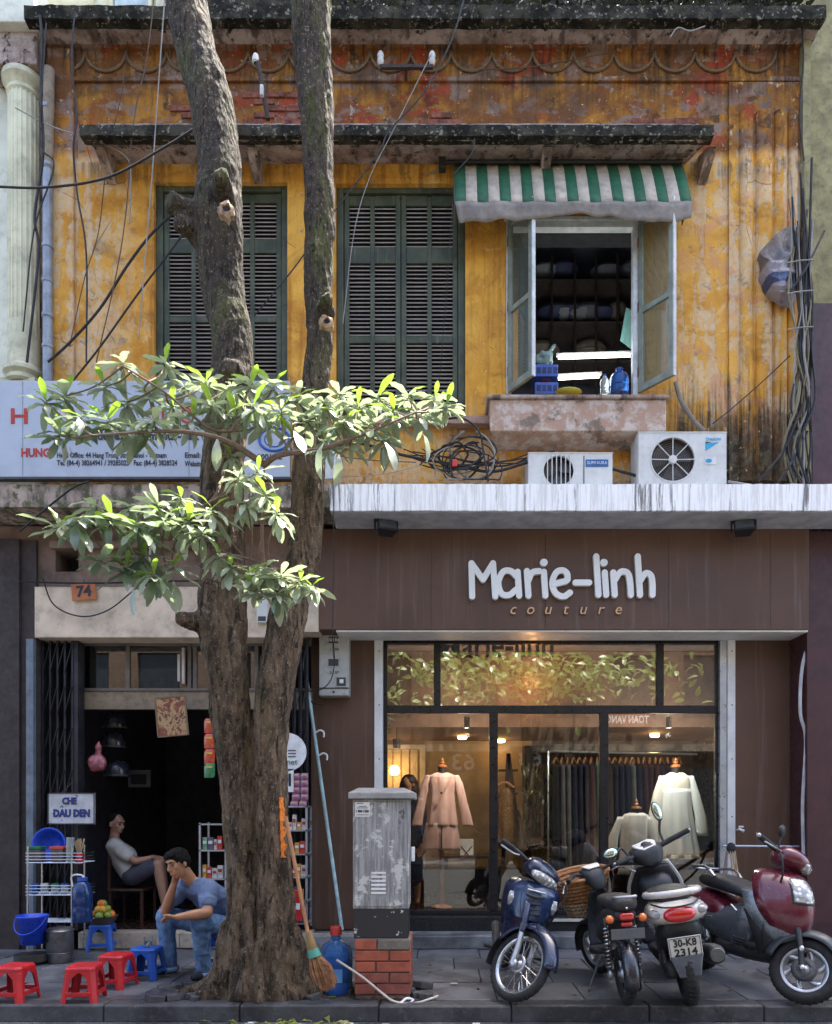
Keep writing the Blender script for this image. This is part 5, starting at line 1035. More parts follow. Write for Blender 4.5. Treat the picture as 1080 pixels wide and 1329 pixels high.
# garments
def cloth(nm, a, b_, alpha=1, rough=.7):
    t = NT(nm); xx, yy, zz = t.xyz(); c = t.mix(t.rng(t.noise(1, 4, .6, vec=t.scale((14, 14, 2))), .35, .65), a, b_); t.set(col=c, rough=rough, nrm=t.bump(t.noise(260, 2), .2, .002), sheen=.3)
    if alpha < 1: t.set(alpha=alpha)
    return t.m
m_rose = cloth('rose_linen', (.60, .34, .30), (.74, .48, .43)); m_sheer = cloth('sheer_white', (.74, .80, .80), (.84, .88, .88), .88); m_cream = cloth('cream_lace', (.72, .69, .58), (.82, .79, .68)); m_card = cloth('grey_white_knit', (.60, .58, .56), (.74, .72, .69))
m_wood = M('turned_wood', (.30, .11, .04), .35, var=.3, bump=.05); m_bust = M('black_bust', (.015, .014, .016), .7)
def gar(par, secs, y, mt, name, folds=0, amp=0, ph=0, n=28, dep=.5, solid=.004):   # secs (px_center, py, half px)
    f = (y - CAMY) / F; sp = []
    b = MB(); k = len(secs)
    def fn(u, v):
        i = min(v * (k - 1), k - 1.0001); j = int(i); t_ = i - j; t_ = t_ * t_ * (3 - 2 * t_) if 0 else t_; a, c = secs[j], secs[j + 1]; px = a[0] + (c[0] - a[0]) * t_; py = a[1] + (c[1] - a[1]) * t_; w_ = (a[2] + (c[2] - a[2]) * t_) * f
        an = u * 2 * PI; q = 1 + amp * v * math.sin(folds * an + ph); dp = max(w_ * dep, .02) if w_ > .03 else w_
        return (X(px, y) + w_ * q * math.cos(an), y + dp * q * math.sin(an), Z(py, y))
    b.grid(fn, n * (2 if folds else 1), (k - 1) * 5, True); return b.build(name, mt, par, smooth='all', solid=solid)
def stand(par, px, py0, py1, y, r=.022, knob=True):
    f = (y - CAMY) / F; MB().tube([P(px, py0, y), P(px, py1, y)], [r, r * 1.1], 12).build('pole', m_wood, par, smooth=True)
    MB().lathe([(.0, 0), (.13, .0), (.13, .015), (.03, .05), (.025, .09)], (X(px, y), y, .272), 16).build('base', m_wood, par, smooth=True)
def neck(par, px, py, y, s=1):
    MB().lathe([(.055 * s, 0), (.05 * s, .03), (.047 * s, .08), (.048 * s, .1)], P(px, py, y), 14).build('neck', m_bust, par, smooth=True)
    MB().lathe([(.055 * s, 0), (.06 * s, .012), (.05 * s, .03), (.022 * s, .04), (.03 * s, .055), (.016 * s, .075), (.02 * s, .085), (.01 * s, .11), (0, .12)], P(px, py, y) + Vector((0, 0, .1 * s)), 14).build('finial', m_wood, par, smooth=True)
y1 = 1.05
mq = thing('mannequin', 'dress form in a rose blouse and short skirt with necklace in the left window', 'mannequin', (X(574, y1), y1, .27), group='dress forms in the shop window')
neck(mq, 574, 1008, y1); gar(mq, [(574, 1003, 8), (574, 1005, 13), (574, 1008, 17), (574, 1014, 17.5), (574, 1030, 15), (574, 1052, 17), (574, 1073, 20)], y1, m_rose, 'blouse', 7, .09)
for s in (-1, 1): gar(mq, [(574 + s * 16, 1006, 5), (574 + s * 22, 1018, 5), (574 + s * 27, 1042, 5.5), (574 + s * 31, 1060, 6.5), (574 + s * 33, 1072, 7)], y1 - .01, m_rose, 'sleeve', 3, .06, s)
gar(mq, [(573, 1068, 20), (573, 1085, 23), (573, 1103, 24.5)], y1 + .01, m_rose, 'skirt', 4, .05); MB().tube([P(563, 1007, y1 - .11), P(569, 1022, y1 - .125), P(573, 1028, y1 - .13), P(578, 1022, y1 - .125), P(586, 1007, y1 - .11)], .003, 5).build('necklace', m_gold, mq); MB().ball(P(573, 1029, y1 - .13), .014, 8, 6).build('pendant', m_bust, mq)
MB().box(X(572.6, y1), X(574, y1), y1 - .115, y1 - .108, Z(1102, y1), Z(1072, y1)).build('skirt_pleat', m_bust, mq); stand(mq, 573, 1095, 1178, y1, .028)
y2 = 1.0
mq = thing('mannequin', 'dress form in a white sheer tunic dress with cream lace yoke in the right window', 'mannequin', (X(878, y2), y2, .27), group='dress forms in the shop window')
neck(mq, 877, 1008, y2); gar(mq, [(878, 1003, 9), (878, 1005, 12), (878, 1009, 17), (878, 1016, 18), (878, 1026, 18)], y2, m_cream, 'yoke', 7, .03); gar(mq, [(878, 1024, 18.5), (878, 1050, 20), (879, 1085, 24), (880, 1112, 28)], y2, m_sheer, 'tunic', 11, .10)
for s in (-1, 1): gar(mq, [(878 + s * 17, 1007, 5), (878 + s * 24, 1030, 6), (879 + s * 30, 1060, 7), (879 + s * 32, 1085, 8)], y2 - .01, m_cream if s < 0 else m_sheer, 'sleeve', 3, .08, s)
gar(mq, [(880, 1109, 28.4), (880, 1114, 28.8)], y2, m_cream, 'hem', 9, .07); stand(mq, 874, 1100, 1180, y2, .03)
y3 = .92
mq = thing('mannequin', 'low dress form in a pale grey knitted cardigan behind the parked scooters', 'mannequin', (X(825, y3), y3, .27), group='dress forms in the shop window')
neck(mq, 826, 1062, y3); gar(mq, [(826, 1055, 9), (825, 1058, 16), (823, 1068, 18), (822, 1100, 18), (822, 1135, 20)], y3, m_card, 'cardigan', 6, .05)
for s in (-1, 1): gar(mq, [(824 + s * 17, 1060, 5), (822 + s * 25, 1085, 6), (822 + s * 30, 1120, 7)], y3 - .01, m_card, 'sleeve', 3, .05, s)
stand(mq, 824, 1130, 1180, y3, .03)
# gold dress on a ladder rack
y4 = 2.2
ld = thing('ladder_rack', 'dark wooden ladder rack standing beside the golden wall in the boutique', 'rack', (X(665, y4), y4, .27))
for a, c in (((660, 978), (650, 1180)), ((660, 978), (685, 1180))): MB().bar(P(*a, y4), P(*c, y4), .05, .03).build('rail', m_irn, ld)
for py in (1000, 1030, 1060, 1100): MB().bar(P(647, py, y4 + .04), P(672, py, y4 + .04), .03, .03).build('rung', m_irn, ld)
t = NT('gold_sequins'); c = t.mix(t.rng(t.vor(90), .1, .4), (.85, .50, .14), (.12, .06, .02)); m_seq = t.set(col=c, rough=.28, metal=.6, nrm=t.bump(t.vor(90), .8, .006))
gd = thing('gold_dress', 'sparkling gold sequin dress hanging from the ladder rack', 'dress', P(655, 1025, y4 - .15)); gar(gd, [(657, 1022, 5), (657, 1030, 10), (657, 1060, 11), (657, 1098, 12)], y4 - .15, m_seq, 'dress_body', 6, .08)
m_hang = M('hanger_wood', (.42, .20, .08), .45, var=.3, bump=.05)
def hanger(par_lb, px, py, y, wpx=12, rz=0, grp=None, name='hanger'):
    f = (y - CAMY) / F; h = thing(name, par_lb, 'hanger', P(px, py, y), rot=(0, 0, R(rz)), group=grp)
    MB().tube(spline([(0, 0, .05), (.02, 0, .065), (.02, 0, .04), (0, 0, .02), (0, 0, 0)], 3), .004, 5).build('hook', m_irn, h, local=True); w_ = wpx * f; MB().tube(spline([(-w_, 0, -.07), (-w_ * .5, 0, -.02), (0, 0, 0), (w_ * .5, 0, -.02), (w_, 0, -.07)], 4), .012, 6, sc=(1, 1.3)).build('shoulder_bar', m_hang, h, local=True, smooth=True)
hanger('dark hanger on the ladder rack above the gold dress', 655, 1015, y4 - .2, 12)
# clothes rail
y5 = 2.1
cr = thing('clothes_rail', 'long metal clothes rail across the right half of the boutique', 'clothes rail', P(810, 978, y5))
MB().tube([P(712, 975, y5), P(905, 979, y5)], .014, 8).build('rail', m_alu, cr); MB().box(X(735, y5), X(745, y5), y5 + .1, y5 + .14, .3, Z(965, y5)).build('post', m_irn, cr); MB().box(X(700, y5), X(830, y5), y5 + .2, y5 + .3, Z(976, y5), Z(968, y5)).build('shelf', m_irn, cr)
MB().tube([P(712, 975, y5), P(712, 1150, y5)], .014, 8).build('leg', m_alu, cr)
rnd = random.Random(14)
dcols = [M('navy_cloth', (.012, .014, .035), .9), M('black_cloth', (.012, .012, .014), .9), M('grey_cloth', (.12, .115, .12), .9), M('jade_cloth', (.05, .20, .15), .8), M('plum_cloth', (.05, .02, .03), .9)]
for i in range(22):
    px = 722 + i * 7.6; 
    if 770 < px < 778: pass
    hanger('wooden clothes hanger on the long rail in the boutique', px, 984, y5, 10, 68 + rnd.uniform(-12, 12), 'wooden hangers on the clothes rail')
    if px > 872: continue
    g_ = thing('hanging_garment', 'dark garment hanging edge-on from the long clothes rail in the boutique', 'garment', P(px, 990, y5), group='garments on the clothes rail')
    mt = dcols[3] if i in (7, 8) else dcols[2] if i in (1, 2, 13) else rnd.choice([dcols[0], dcols[1], dcols[0], dcols[4]]); gar(g_, [(px, 988, 1.5), (px, 995, 3.2), (px + rnd.uniform(-1, 1), 1060, 4.2), (px + rnd.uniform(-1, 1), 1085 + rnd.uniform(0, 70), 4.8)], y5, mt, 'cloth', 4, .12, dep=4, n=10)
# leafy plant in the dark doorway, reflected-looking dark foliage
m_dkleaf = leafmat('dark_houseplant_leaf', (.006, .014, .008), (.014, .024, .012)); dl_ = leafmesh(70, m_dkleaf, .22, .03, .6, .2)
hp = thing('house_plant', 'tall dark leafy pot plant in front of the dark doorway in the boutique', 'plant', (X(705, 2.6), 2.6, .27)); MB().tube([(X(705, 2.6), 2.6, .4), (X(703, 2.6), 2.6, 2.0)], .02, 6).build('stem', m_twig, hp)
MB().lathe([(0, 0), (.14, 0), (.18, .3), (.16, .3), (.15, .27), (0, .27)], (X(705, 2.6), 2.6, .272), 16).build('pot', m_bust, hp, smooth=True)
joined([(dl_, Matrix.LocRotScale(Vector((rnd.gauss(0, .16), rnd.gauss(0, .12), rnd.uniform(.3, 1.8))), Euler((rnd.uniform(-.6, .6), rnd.uniform(.1, 1.2), rnd.uniform(0, 6))), (1, 1, 1))) for k in range(150)], 'foliage', hp, [m_dkleaf])
# added dark box, poster, table
MB().box(X(500, 2.7), X(676, 2.7), 2.6, 2.95, .272, Z(1128, 2.6)).build('added_dark_box', M('added_box_black', (.012, .011, .012), .5), shop)  # black box added to darken the lower back of the boutique
ct = thing('display_table', 'low dark display table in the middle of the boutique', 'table', (X(610, 2.0), 2.0, .27)); MB().box(X(575, 2), X(640, 2), 1.8, 2.3, .78, .82).build('tabletop', m_irn, ct)
for a in (X(577, 2), X(636, 2)):
    for yy in (1.82, 2.26): MB().box(a, a + .04, yy, yy + .03, .272, .78).build('leg', m_irn, ct)
bx_ = thing('white_bag', 'small white carrier bag with a black cross ribbon on the display table', 'bag', P(606, 1108, 2.0)); MB().box(X(597, 2), X(614, 2), 1.9, 2.05, .822, 1.02).build('bag_body', m_wprint, bx_); MB().bar(P(598, 1116, 1.895), P(613, 1098, 1.895), .012, .004, (0, 1, 0)).build('ribbon', m_ink, bx_); MB().bar(P(613, 1116, 1.893), P(598, 1098, 1.893), .012, .004, (0, 1, 0)).build('ribbon', m_ink, bx_)
ps = thing('price_poster', 'grey poster with faint lines of writing behind the clothes rail', 'poster', P(740, 1050, 2.9)); MB().box(X(726, 2.9), X(752, 2.9), 2.88, 2.9, Z(1075, 2.9), Z(1005, 2.9)).build('sheet', M('grey_paper', (.25, .24, .25), .8), ps)
for k in range(7): MB().box(X(729, 2.9), X(748 - (k * 5) % 4, 2.9), 2.876, 2.88, Z(1015 + k * 8, 2.9), Z(1013 + k * 8, 2.9)).build('written_line', m_ink, ps)
sc_ = thing('shelf_unit', 'dark low shelf unit at the right end of the boutique', 'shelf', (X(910, 1.6), 1.6, .27))
MB().box(X(895, 1.6), X(925, 1.6), 1.6, 2.0, .272, 1.15).build('carcass', dcols[1], sc_)
# plates with license in reflection come from the scooters themselves; signs over the road
def opsign(s, px, py, wpx, hpx, fg, bgc, lb):
    f = 21.4 / 975; y = -12.94; x = (px - 570) * f; z = 1.4 + (1050 - py) * f; sgn = thing('street_sign', lb, 'sign', (x, y, z))
    MB().box(x - wpx * f * .56, x + wpx * f * .56, y - .05, y, z - hpx * f * .75, z + hpx * f * .75).build('board', bgc, sgn); M4 = Matrix.Translation((x, y + .006, z)) @ Matrix.Rotation(PI, 4, 'Z') @ Matrix.Rotation(PI / 2, 4, 'X'); text(s, hpx * f * 1.35, fg, sgn, None, width=wpx * f, M4=M4, thick=.01)
opsign('63', 601, 990, 30, 22, m_wprint, M('dark_brown_board', (.06, .035, .025), .7), 'house number 63 sign across the street seen mirrored in the glass'); opsign('63', 688, 985, 30, 22, m_wprint, M('dark_brown_board', (.06, .035, .025), .7), 'second number 63 sign across the street seen mirrored in the glass')
opsign('TOAN VANG', 815, 934, 55, 10, m_wprint, M('red_board', (.25, .03, .02), .6), 'red sign with white capitals across the street seen mirrored in the glass')
# ================================================================ WALL FITTINGS
m_mbox = M('meter_box_grey', (.42, .42, .38), .55, var=.12, dirt=.25)
mb_ = thing('meter_box', 'pale grey electricity meter box on the brown pillar left of the display window', 'meter box', P(433, 903, .27)); my = .26
MB().box(X(414, my), X(453, my), my, py_ - .002, Z(903, my), Z(822, my)).build('box_body', m_mbox, mb_, bevel=.012); MB().box(X(414, my), X(453, my), my - .006, my - .001, Z(894, my), Z(892.5, my)).build('seam', m_acd, mb_)
for px, py, w_, h_ in ((433, 831, 13, 8), (433, 860, 13, 9), (443, 885, 12, 11)):
    MB().box(X(px - w_ / 2 - 1.5, my), X(px + w_ / 2 + 1.5, my), my - .008, my - .001, Z(py + h_ / 2 + 1.5, my), Z(py - h_ / 2 - 1.5, my)).build('window_rim', m_mbox, mb_, bevel=.002); MB().box(X(px - w_ / 2, my), X(px + w_ / 2, my), my - .011, my - .0085, Z(py + h_ / 2, my), Z(py - h_ / 2, my)).build('meter_window', m_acd, mb_)
text('00186', .05, m_wprint, mb_, (X(433, my), my - .0125, Z(831, my))); text('1 - 03', .04, m_ink, mb_, (X(434, my), my - .003, Z(843, my))); text('2 - 07', .04, m_ink, mb_, (X(434, my), my - .003, Z(873, my)))
MB().box(X(441, my), X(446, my), my - .016, my - .0115, Z(887, my), Z(882, my)).build('switch', m_wprint, mb_); MB().ball((X(433, my), my - .004, Z(898, my)), .012, 8, 6).build('lock', m_irn, mb_)
cable([(433, 835, .2), (434, 862, .2), (428, 885, .2), (412, 897, .22), (398, 897, .2)], .005, m_blackc, 'thin cable bending left across the face of the meter box')
po = thing('leaning_pole', 'pale blue metal pole with hooks leaning against the brown pillar', 'pole', P(443, 1208, -.05)); pa, pb = P(393, 845, .36), P(444, 1207, .06)
MB().tube([pa, pb], .018, 10).build('tube', M('pale_blue_paint', (.35, .50, .50), .45, dirt=.3), po, smooth=True)
for py in (955, 985):
    k = (py - 845) / 362; c = pa.lerp(pb, k); MB().tube(spline([c, c + Vector((.06, -.02, .03)), c + Vector((.10, -.02, .01)), c + Vector((.10, -.02, -.04))], 4), .010, 6).build('hook', m_wprint, po, smooth=True)
MB().tube([pa + Vector((.02, .03, -.2)), P(400, 1100, .36)], .010, 8).build('thin_rod', m_irn, po)
cable([(398, 830, .3), (392, 870, .3), (395, 950, .35), (398, 1060, .38)], .012, m_blackc, 'black cable down the left edge of the brown pillar'); cable([(404, 822, .3), (396, 850, .3), (400, 905, .3), (420, 915, .3)], .01, m_blackc, 'black cable looping under the meter box')
# right side
cable([(1052, 825, .1), (1041, 870, .1), (1039, 925, .1), (1046, 960, .1), (1042, 1040, .1), (1043, 1110, .1)], .018, M('white_conduit', (.55, .55, .56), .4, bump=0), 'white conduit waving down the right edge of the brown pillar'); cable([(1048, 830, .2), (1049, 900, .2), (1050, 1000, .2), (1051, 1110, .2)], .014, M('mauve_conduit', (.28, .22, .25), .4, bump=0), 'mauve conduit straight down the right edge')
br = thing('lashed_pipe_rail', 'thin steel rail lashed to the white post with rope at the right of the window', 'rail', P(955, 1100, .25)); MB().tube([P(938, 1098, .25), P(1075, 1099, .2)], .012, 8).build('rail', m_alu, br)
MB().ball(P(949, 1101, .24), (.05, .045, .06), 10, 8).build('knot', M('black_rag', (.03, .028, .03), .8, bump=1, bsc=30, bd=.02), br, smooth=True)
for a in ((948, 1106), (951, 1106), (954, 1105)): MB().tube(spline([P(*a, .2), P(a[0] + 4, 1135, -.2), P(a[0] + 10, 1165, -.6)], 4), .008, 6).build('rope', M('tan_rope', (.35, .22, .12), .8), br, smooth=True)
hs_ = MB().tube(spline([P(944, 1105, .22), P(938, 1140, .1), P(922, 1175, -.1), P(918, 1215, -.3), P(920, 1245, -.6)], 6), .014, 8).build('garden_hose', M('brown_hose', (.20, .13, .11), .5), None, smooth=True); tag(hs_, 'brown hose hanging from the lashed rail down to the pavement', 'hose')
tpp = thing('wall_tap', 'small pale tap sticking out of the brown pillar right of the white post', 'tap', P(962, 1075, .38)); MB().tube([P(957, 1077, .42), P(960, 1076, .33), P(966, 1079, .31)], .014, 8).build('spout', m_acw, tpp, smooth=True); MB().cbox(P(962, 1073, .34), (.05, .02, .018)).build('handle', m_acw, tpp, bevel=.004)
# ================================================================ CABINET ON BRICKS, CARBOY, BROOM
t = NT('peeling_grey_cabinet'); v = t.noise(1, 7, .7, vec=t.scale((40, 10, 3))); p_ = t.noise(5, 9, .72); c = t.mix(t.rng(v, .4, .6), (.20, .20, .20), (.36, .36, .355)); c = t.mix(t.rng(p_, .54, .57), c, (.55, .55, .53)); c = t.mix(t.rng(p_, .40, .37), c, (.10, .10, .10)); m_cab = t.set(col=c, rough=.5, metal=.2, nrm=t.bump(p_, .4, .01))
t = NT('peeling_black_band'); c = t.mix(t.rng(t.noise(14, 8, .7), .62, .64), (.022, .022, .024), (.6, .6, .58)); m_cabb = t.set(col=c, rough=.5)
cyf, cyb = -1.95, -1.62
cb = thing('utility_cabinet', 'scratched grey metal street cabinet standing on a red brick plinth by the tree', 'utility cabinet', (X(495, cyf), cyf, .45))
zc = {p: Z(p, cyf) for p in (1300, 1218, 1180, 1037)}
MB().box(X(458, cyf), X(531, cyf), cyf, cyb, zc[1180] + .001, zc[1037]).build('cabinet_body', m_cab, cb, bevel=.008); MB().box(X(459, cyf), X(530, cyf), cyf + .004, cyb - .004, zc[1218], zc[1180]).build('black_band', m_cabb, cb, bevel=.005)
MB().box(X(460, cyf), X(523, cyf), cyf - .008, cyf - .0005, zc[1180] + .02, zc[1037] - .02).build('cabinet_door', m_cab, cb, bevel=.004)
b = MB(); lx_, rx_ = X(453, cyf), X(539, cyf); z0_ = zc[1037] + .002
b.add([(lx_, cyf - .05, z0_), (rx_, cyf - .05, z0_), (rx_, cyb + .04, z0_), (lx_, cyb + .04, z0_), (lx_, cyf - .05, z0_ + .045), (rx_, cyf - .05, z0_ + .045), (rx_, cyb + .04, z0_ + .045), (lx_, cyb + .04, z0_ + .045), (lx_ + .05, (cyf + cyb) / 2, z0_ + .085), (rx_ - .09, (cyf + cyb) / 2, z0_ + .085)],
      [(3, 2, 1, 0), (0, 1, 5, 4), (1, 2, 6, 5), (2, 3, 7, 6), (3, 0, 4, 7), (4, 5, 9, 8), (5, 6, 9), (6, 7, 8, 9), (7, 4, 8)]); b.build('cabinet_lid', M('lid_grey', (.28, .28, .27), .5, dirt=.2), cb, bevel=.006)
for k in range(6): MB().box(X(482, cyf), X(501, cyf), cyf - .014, cyf - .0085, Z(1134 + k * 5.2, cyf), Z(1131.6 + k * 5.2, cyf)).build('vent_slot', m_wprint, cb)
MB().box(X(461, cyf), X(480, cyf), cyf - .0105, cyf - .0085, Z(1060, cyf), Z(1041, cyf)).build('sticker', m_wprint, cb)
text('1 800 1255', .026, m_ink, cb, (X(470.5, cyf), cyf - .012, Z(1053, cyf)), width=.095, thick=.001)
for py, a, c in ((1042.5, 463, 472), (1046.5, 466, 476), (1048.5, 464, 478), (1057.5, 463, 479)): MB().box(X(a, cyf), X(c, cyf), cyf - .0125, cyf - .0107, Z(py + .5, cyf), Z(py - .3, cyf)).build('printed_line', m_acd, cb)
MB().box(X(534, cyf), X(538, cyf), cyf + .02, cyf + .1, Z(1118, cyf), Z(1100, cyf)).build('side_lock', m_wprint, cb)
pd = thing('brick_plinth', 'red brick plinth carrying the grey utility cabinet', 'plinth', (X(497, cyf), cyf, 0))
m_mort = M('old_mortar', (.18, .15, .12), .95, bump=.8, dirt=.4); m_bk = M('red_facing_brick', (.36, .085, .045), .7, var=.3, sc=12, bump=.3, dirt=.12); m_bk2 = M('darker_brick', (.26, .075, .05), .75, var=.3, sc=12, bump=.3, dirt=.15)
bx0, bx1 = X(461, cyf), X(533, cyf); MB().box(bx0 + .008, bx1 - .008, cyf - .012, cyb + .01, 0, zc[1218] - .001).build('core', m_mort, pd)
zb0, zb1 = Z(1290, cyf), zc[1218]; rh = (zb1 - zb0) / 5; wtot = bx1 - bx0
rows = [(.38, 0), (.62, 1), (.38, 0), (.62, 1), (.40, 2)]
for j, (sp, fl) in enumerate(rows):
    z = zb0 + j * rh; m_ = bx0 + wtot * sp
    for k, (a, c) in enumerate(((bx0, m_ - .006), (m_ + .006, bx1))): MB().box(a, c, cyf - .03, cyf + .06, z + .005, z + rh - .006).build('brick', (m_mort if (fl == 2 and k) else m_bk if j > 1 else m_bk2), pd, bevel=.004)
    MB().box(bx1 - .05, bx1 + .004, cyf + .066, cyb + .01, z + .005, z + rh - .006).build('brick', m_bk2, pd, bevel=.004)
MB().box(bx0 + .03, bx1 - .04, cyf - .04, cyb, -.02, zb0 - .004).build('rubble_base', M('rubble', (.09, .05, .035), .95, var=.6, sc=20, bump=1, bsc=18, bd=.04), pd, bevel=.02)
yb_ = -1.80
jg = thing('water_carboy', 'big blue water carboy with red cap standing between the tree and brick plinth', 'carboy', (X(436, yb_), yb_, .0)); t = NT('carboy_plastic'); t.set(col=(.10, .30, .72), rough=.15, trans=.75, ior=1.2); m_car = t.m
r = .128; MB().lathe([(0, .01), (r * .9, 0), (r, .02), (r, .09), (r * .95, .10), (r, .115), (r, .19), (r * .95, .2), (r, .215), (r, .28), (r * .97, .31), (r * .8, .37), (r * .3, .41), (r * .26, .45), (r * .3, .46)], (0, 0, 0), 24).build('carboy_body', m_car, jg, smooth=True, local=True)
MB().lathe([(r * .93, .012), (r * .93, .26), (0, .26)], (0, 0, 0), 20).build('water', M('blue_water', (.02, .08, .3), .1, bump=0), jg, smooth=True, local=True); MB().lathe([(r * .34, .445), (r * .34, .5), (r * .3, .51), (0, .51)], (0, 0, 0), 14).build('cap', M('red_plastic', (.5, .04, .03), .5), jg, smooth=True, local=True); MB().cbox((.02, -r - .001, .16), (.09, .004, .1)).build('label', M('carboy_label', (.12, .3, .6), .4), jg, local=True)
bro = thing('broom', 'straw broom with long bamboo handle leaning upside against the tree trunk', 'broom', P(400, 1215, -2.0)); ha, hb = P(371, 1060, -2.08), P(401, 1218, -2.08)
MB().tube([ha, hb], .014, 8).build('handle', M('bamboo', (.42, .20, .09), .55, var=.3), bro, smooth=True); MB().tube([hb + Vector((-.003, 0, .05)), P(404, 1225, -2.08), P(408, 1240, -2.08)], [.02, .034, .045], 10).build('binding', M('straw_binding', (.25, .15, .06), .9, bump=.6), bro, smooth=True)
MB().tube([P(406, 1232, -2.08), P(409, 1242, -2.085)], [.042, .05], 12).build('teal_band', M('teal_tape', (.08, .32, .24), .5), bro, smooth=True)
b = MB(); rnd = random.Random(2)
for k in range(170):
    u = rnd.uniform(-1, 1); v_ = rnd.uniform(-1, 1); p0 = P(409, 1241, -2.085) + Vector((u * .04, v_ * .03, 0)); p1 = P(419 + u * 14 + 4, 1285 - abs(u) * 8 + rnd.uniform(-6, 4), -2.09) + Vector((0, v_ * .06, 0)); b.tube([p0, p0.lerp(p1, .5) + Vector((u * .02, 0, .01)), p1], [.004, .003, .0015], 4)
o = b.build('bristles', M('broom_straw', (.30, .14, .06), .8, var=.5, sc=30), bro); o['kind'] = 'stuff'
wh = MB().tube(spline([P(437, 1246, -2.0), P(470, 1268, -2.02), P(497, 1290, -2.03), P(512, 1300, -2.06), P(535, 1303, -2.05), P(560, 1296, -2.0), P(568, 1293, -1.95)], 6), .009, 8).build('white_hose', M('dirty_white_hose', (.52, .48, .40), .5), None, smooth=True); tag(wh, 'dirty white hose slanting across the brick plinth to the kerb', 'hose'); cl_ = MB().tube(spline([P(520, 1302, -2.05), P(528, 1296, -2.0), P(536, 1298, -1.98), P(530, 1304, -2.06), P(518, 1305, -2.08)], 5), .01, 6).build('paper_twist', m_wprint, None, smooth=True); tag(cl_, 'twist of white plastic lying beside the hose end', 'litter')
# ================================================================ GUTTER LITTER
rnd = random.Random(5)
rnd = random.Random(77); m_lit = leafmat('litter_leaf', (.20, .22, .03), (.35, .33, .08)); ll = leafmesh(80, m_lit, .12, .02, .2, .3); m_paper = M('paper_scrap', (.5, .5, .5), .8)
ls = [(ll, Matrix.LocRotScale(Vector((X(rnd.gauss(375, 50), -2.3), rnd.uniform(-2.45, -2.2), -.112 + rnd.uniform(0, .03))), Euler((rnd.uniform(-.4, .4), rnd.uniform(-.3, .3), rnd.uniform(0, 6))), (rnd.uniform(.5, 1),) * 3)) for k in range(130)]
o = joined(ls, 'leaf_litter', None, [m_lit]); tag(o, 'yellow-green fallen leaves heaped in the gutter before the tree', 'leaf litter')
for i in range(34):
    x, y = (rnd.uniform(320, 620), rnd.uniform(-2.4, -2.2)) if i < 20 else (rnd.uniform(200, 620), rnd.uniform(-2.05, -1.2)); z = -.112 if i < 20 else (.004 if y > -2.0 else .006); s = rnd.uniform(.012, .035)
    if i >= 20 and 250 < x < 420: continue
    b = MB(); b.grid(lambda u, v: ((u - .5) * s * 2, (v - .5) * s * 1.4, .012 * mnoise.noise((u * 3 + i, v * 3, 0)) + .008), 3, 3); b.v = [tuple(Vector(p) + Vector((X(x, y), y, z))) for p in b.v]
    o = b.build('paper_scrap', m_paper if i % 3 else m_lit, None, solid=.001); tag(o, 'small scrap of litter lying on the %s' % ('gutter before the kerb' if i < 20 else 'paving slabs'), 'litter', 'scraps of litter in the gutter' if i < 20 else 'scraps of litter on the paving')

pile = []; fll = leafmesh(90, M('dry_leaf', (.16, .09, .03), .8, var=.5), .10, .022, .3, .4); rnd = random.Random(12)
for k in range(46):
    y = rnd.uniform(-2.05, -.3); px = rnd.choice([rnd.uniform(60, 250), rnd.uniform(440, 1040), rnd.uniform(440, 640)]); pile.append((fll, Matrix.LocRotScale(Vector((X(px, y), y, .006)), Euler((rnd.uniform(-.3, .3), 0, rnd.uniform(0, 6))), (rnd.uniform(.35, .8),) * 3)))
o = joined(pile, 'dry_leaves', None, [fll.materials[0]]); tag(o, 'small dry leaves scattered over the paving slabs', 'fallen leaves')
# ================================================================ MOTORBIKES
def paint(nm, c, c2=None):
    t = NT(nm); n = t.noise(8, 5, .6); t.set(col=t.mix(t.rng(t.noise(30, 6, .7), .55, .7, 0, .35), t.mix(n, c, c2 or c), (.18, .17, .16)), rough=t.rng(t.noise(11, 6), .35, .7, .22, .42), coat=.7, crough=.12, spec=.5); return t.m
m_tyre = M('tyre_rubber', (.018, .018, .018), .85, var=.3, bump=.3, dirt=.35); m_chr = M('dull_chrome', (.55, .55, .54), .28, .9, var=.2, bump=.04, dirt=.2); m_rim = M('alloy_rim', (.45, .46, .47), .35, .8, var=.2, dirt=.2); m_pl = M('black_scooter_plastic', (.022, .024, .028), .5, var=.35, sc=12, bump=.12, bsc=200, dirt=.18); m_seat = M('seat_vinyl', (.02, .02, .021), .6, var=.3, bump=.3, bsc=140)
m_eng = M('engine_grey', (.12, .12, .12), .5, .6, var=.4, dirt=.5, bump=.4); m_bpaint = paint('dark_blue_paint', (.004, .010, .034), (.006, .015, .050)); m_wpaint = paint('pearl_white_paint', (.52, .51, .48), (.62, .60, .56)); m_mpaint = paint('maroon_paint', (.075, .005, .014), (.14, .012, .028)); m_greyp = paint('slate_grey_paint', (.05, .06, .07), (.08, .09, .10))
t = NT('lens_red'); t.set(col=(.5, .01, .01), rough=.12, coat=1); m_redl = t.m; t = NT('lens_orange'); t.set(col=(.75, .16, .02), rough=.15, coat=1); m_orl = t.m
t = NT('headlight_lens'); c = t.mix(t.rng(t.vor(30), .2, .5), (.75, .76, .74), (.28, .28, .27)); t.set(col=c, rough=.08, coat=1, nrm=t.bump(t.vor(30), .7, .01)); m_head = t.m
m_mirror = M('mirror_glass', (.55, .68, .62), .04, 1, var=.02, bump=0); m_plate = M('plate_white', (.72, .70, .64), .5, var=.08, bump=0, dirt=.12); m_grip = M('rubber_grip', (.02, .02, .02), .8, bump=.3)
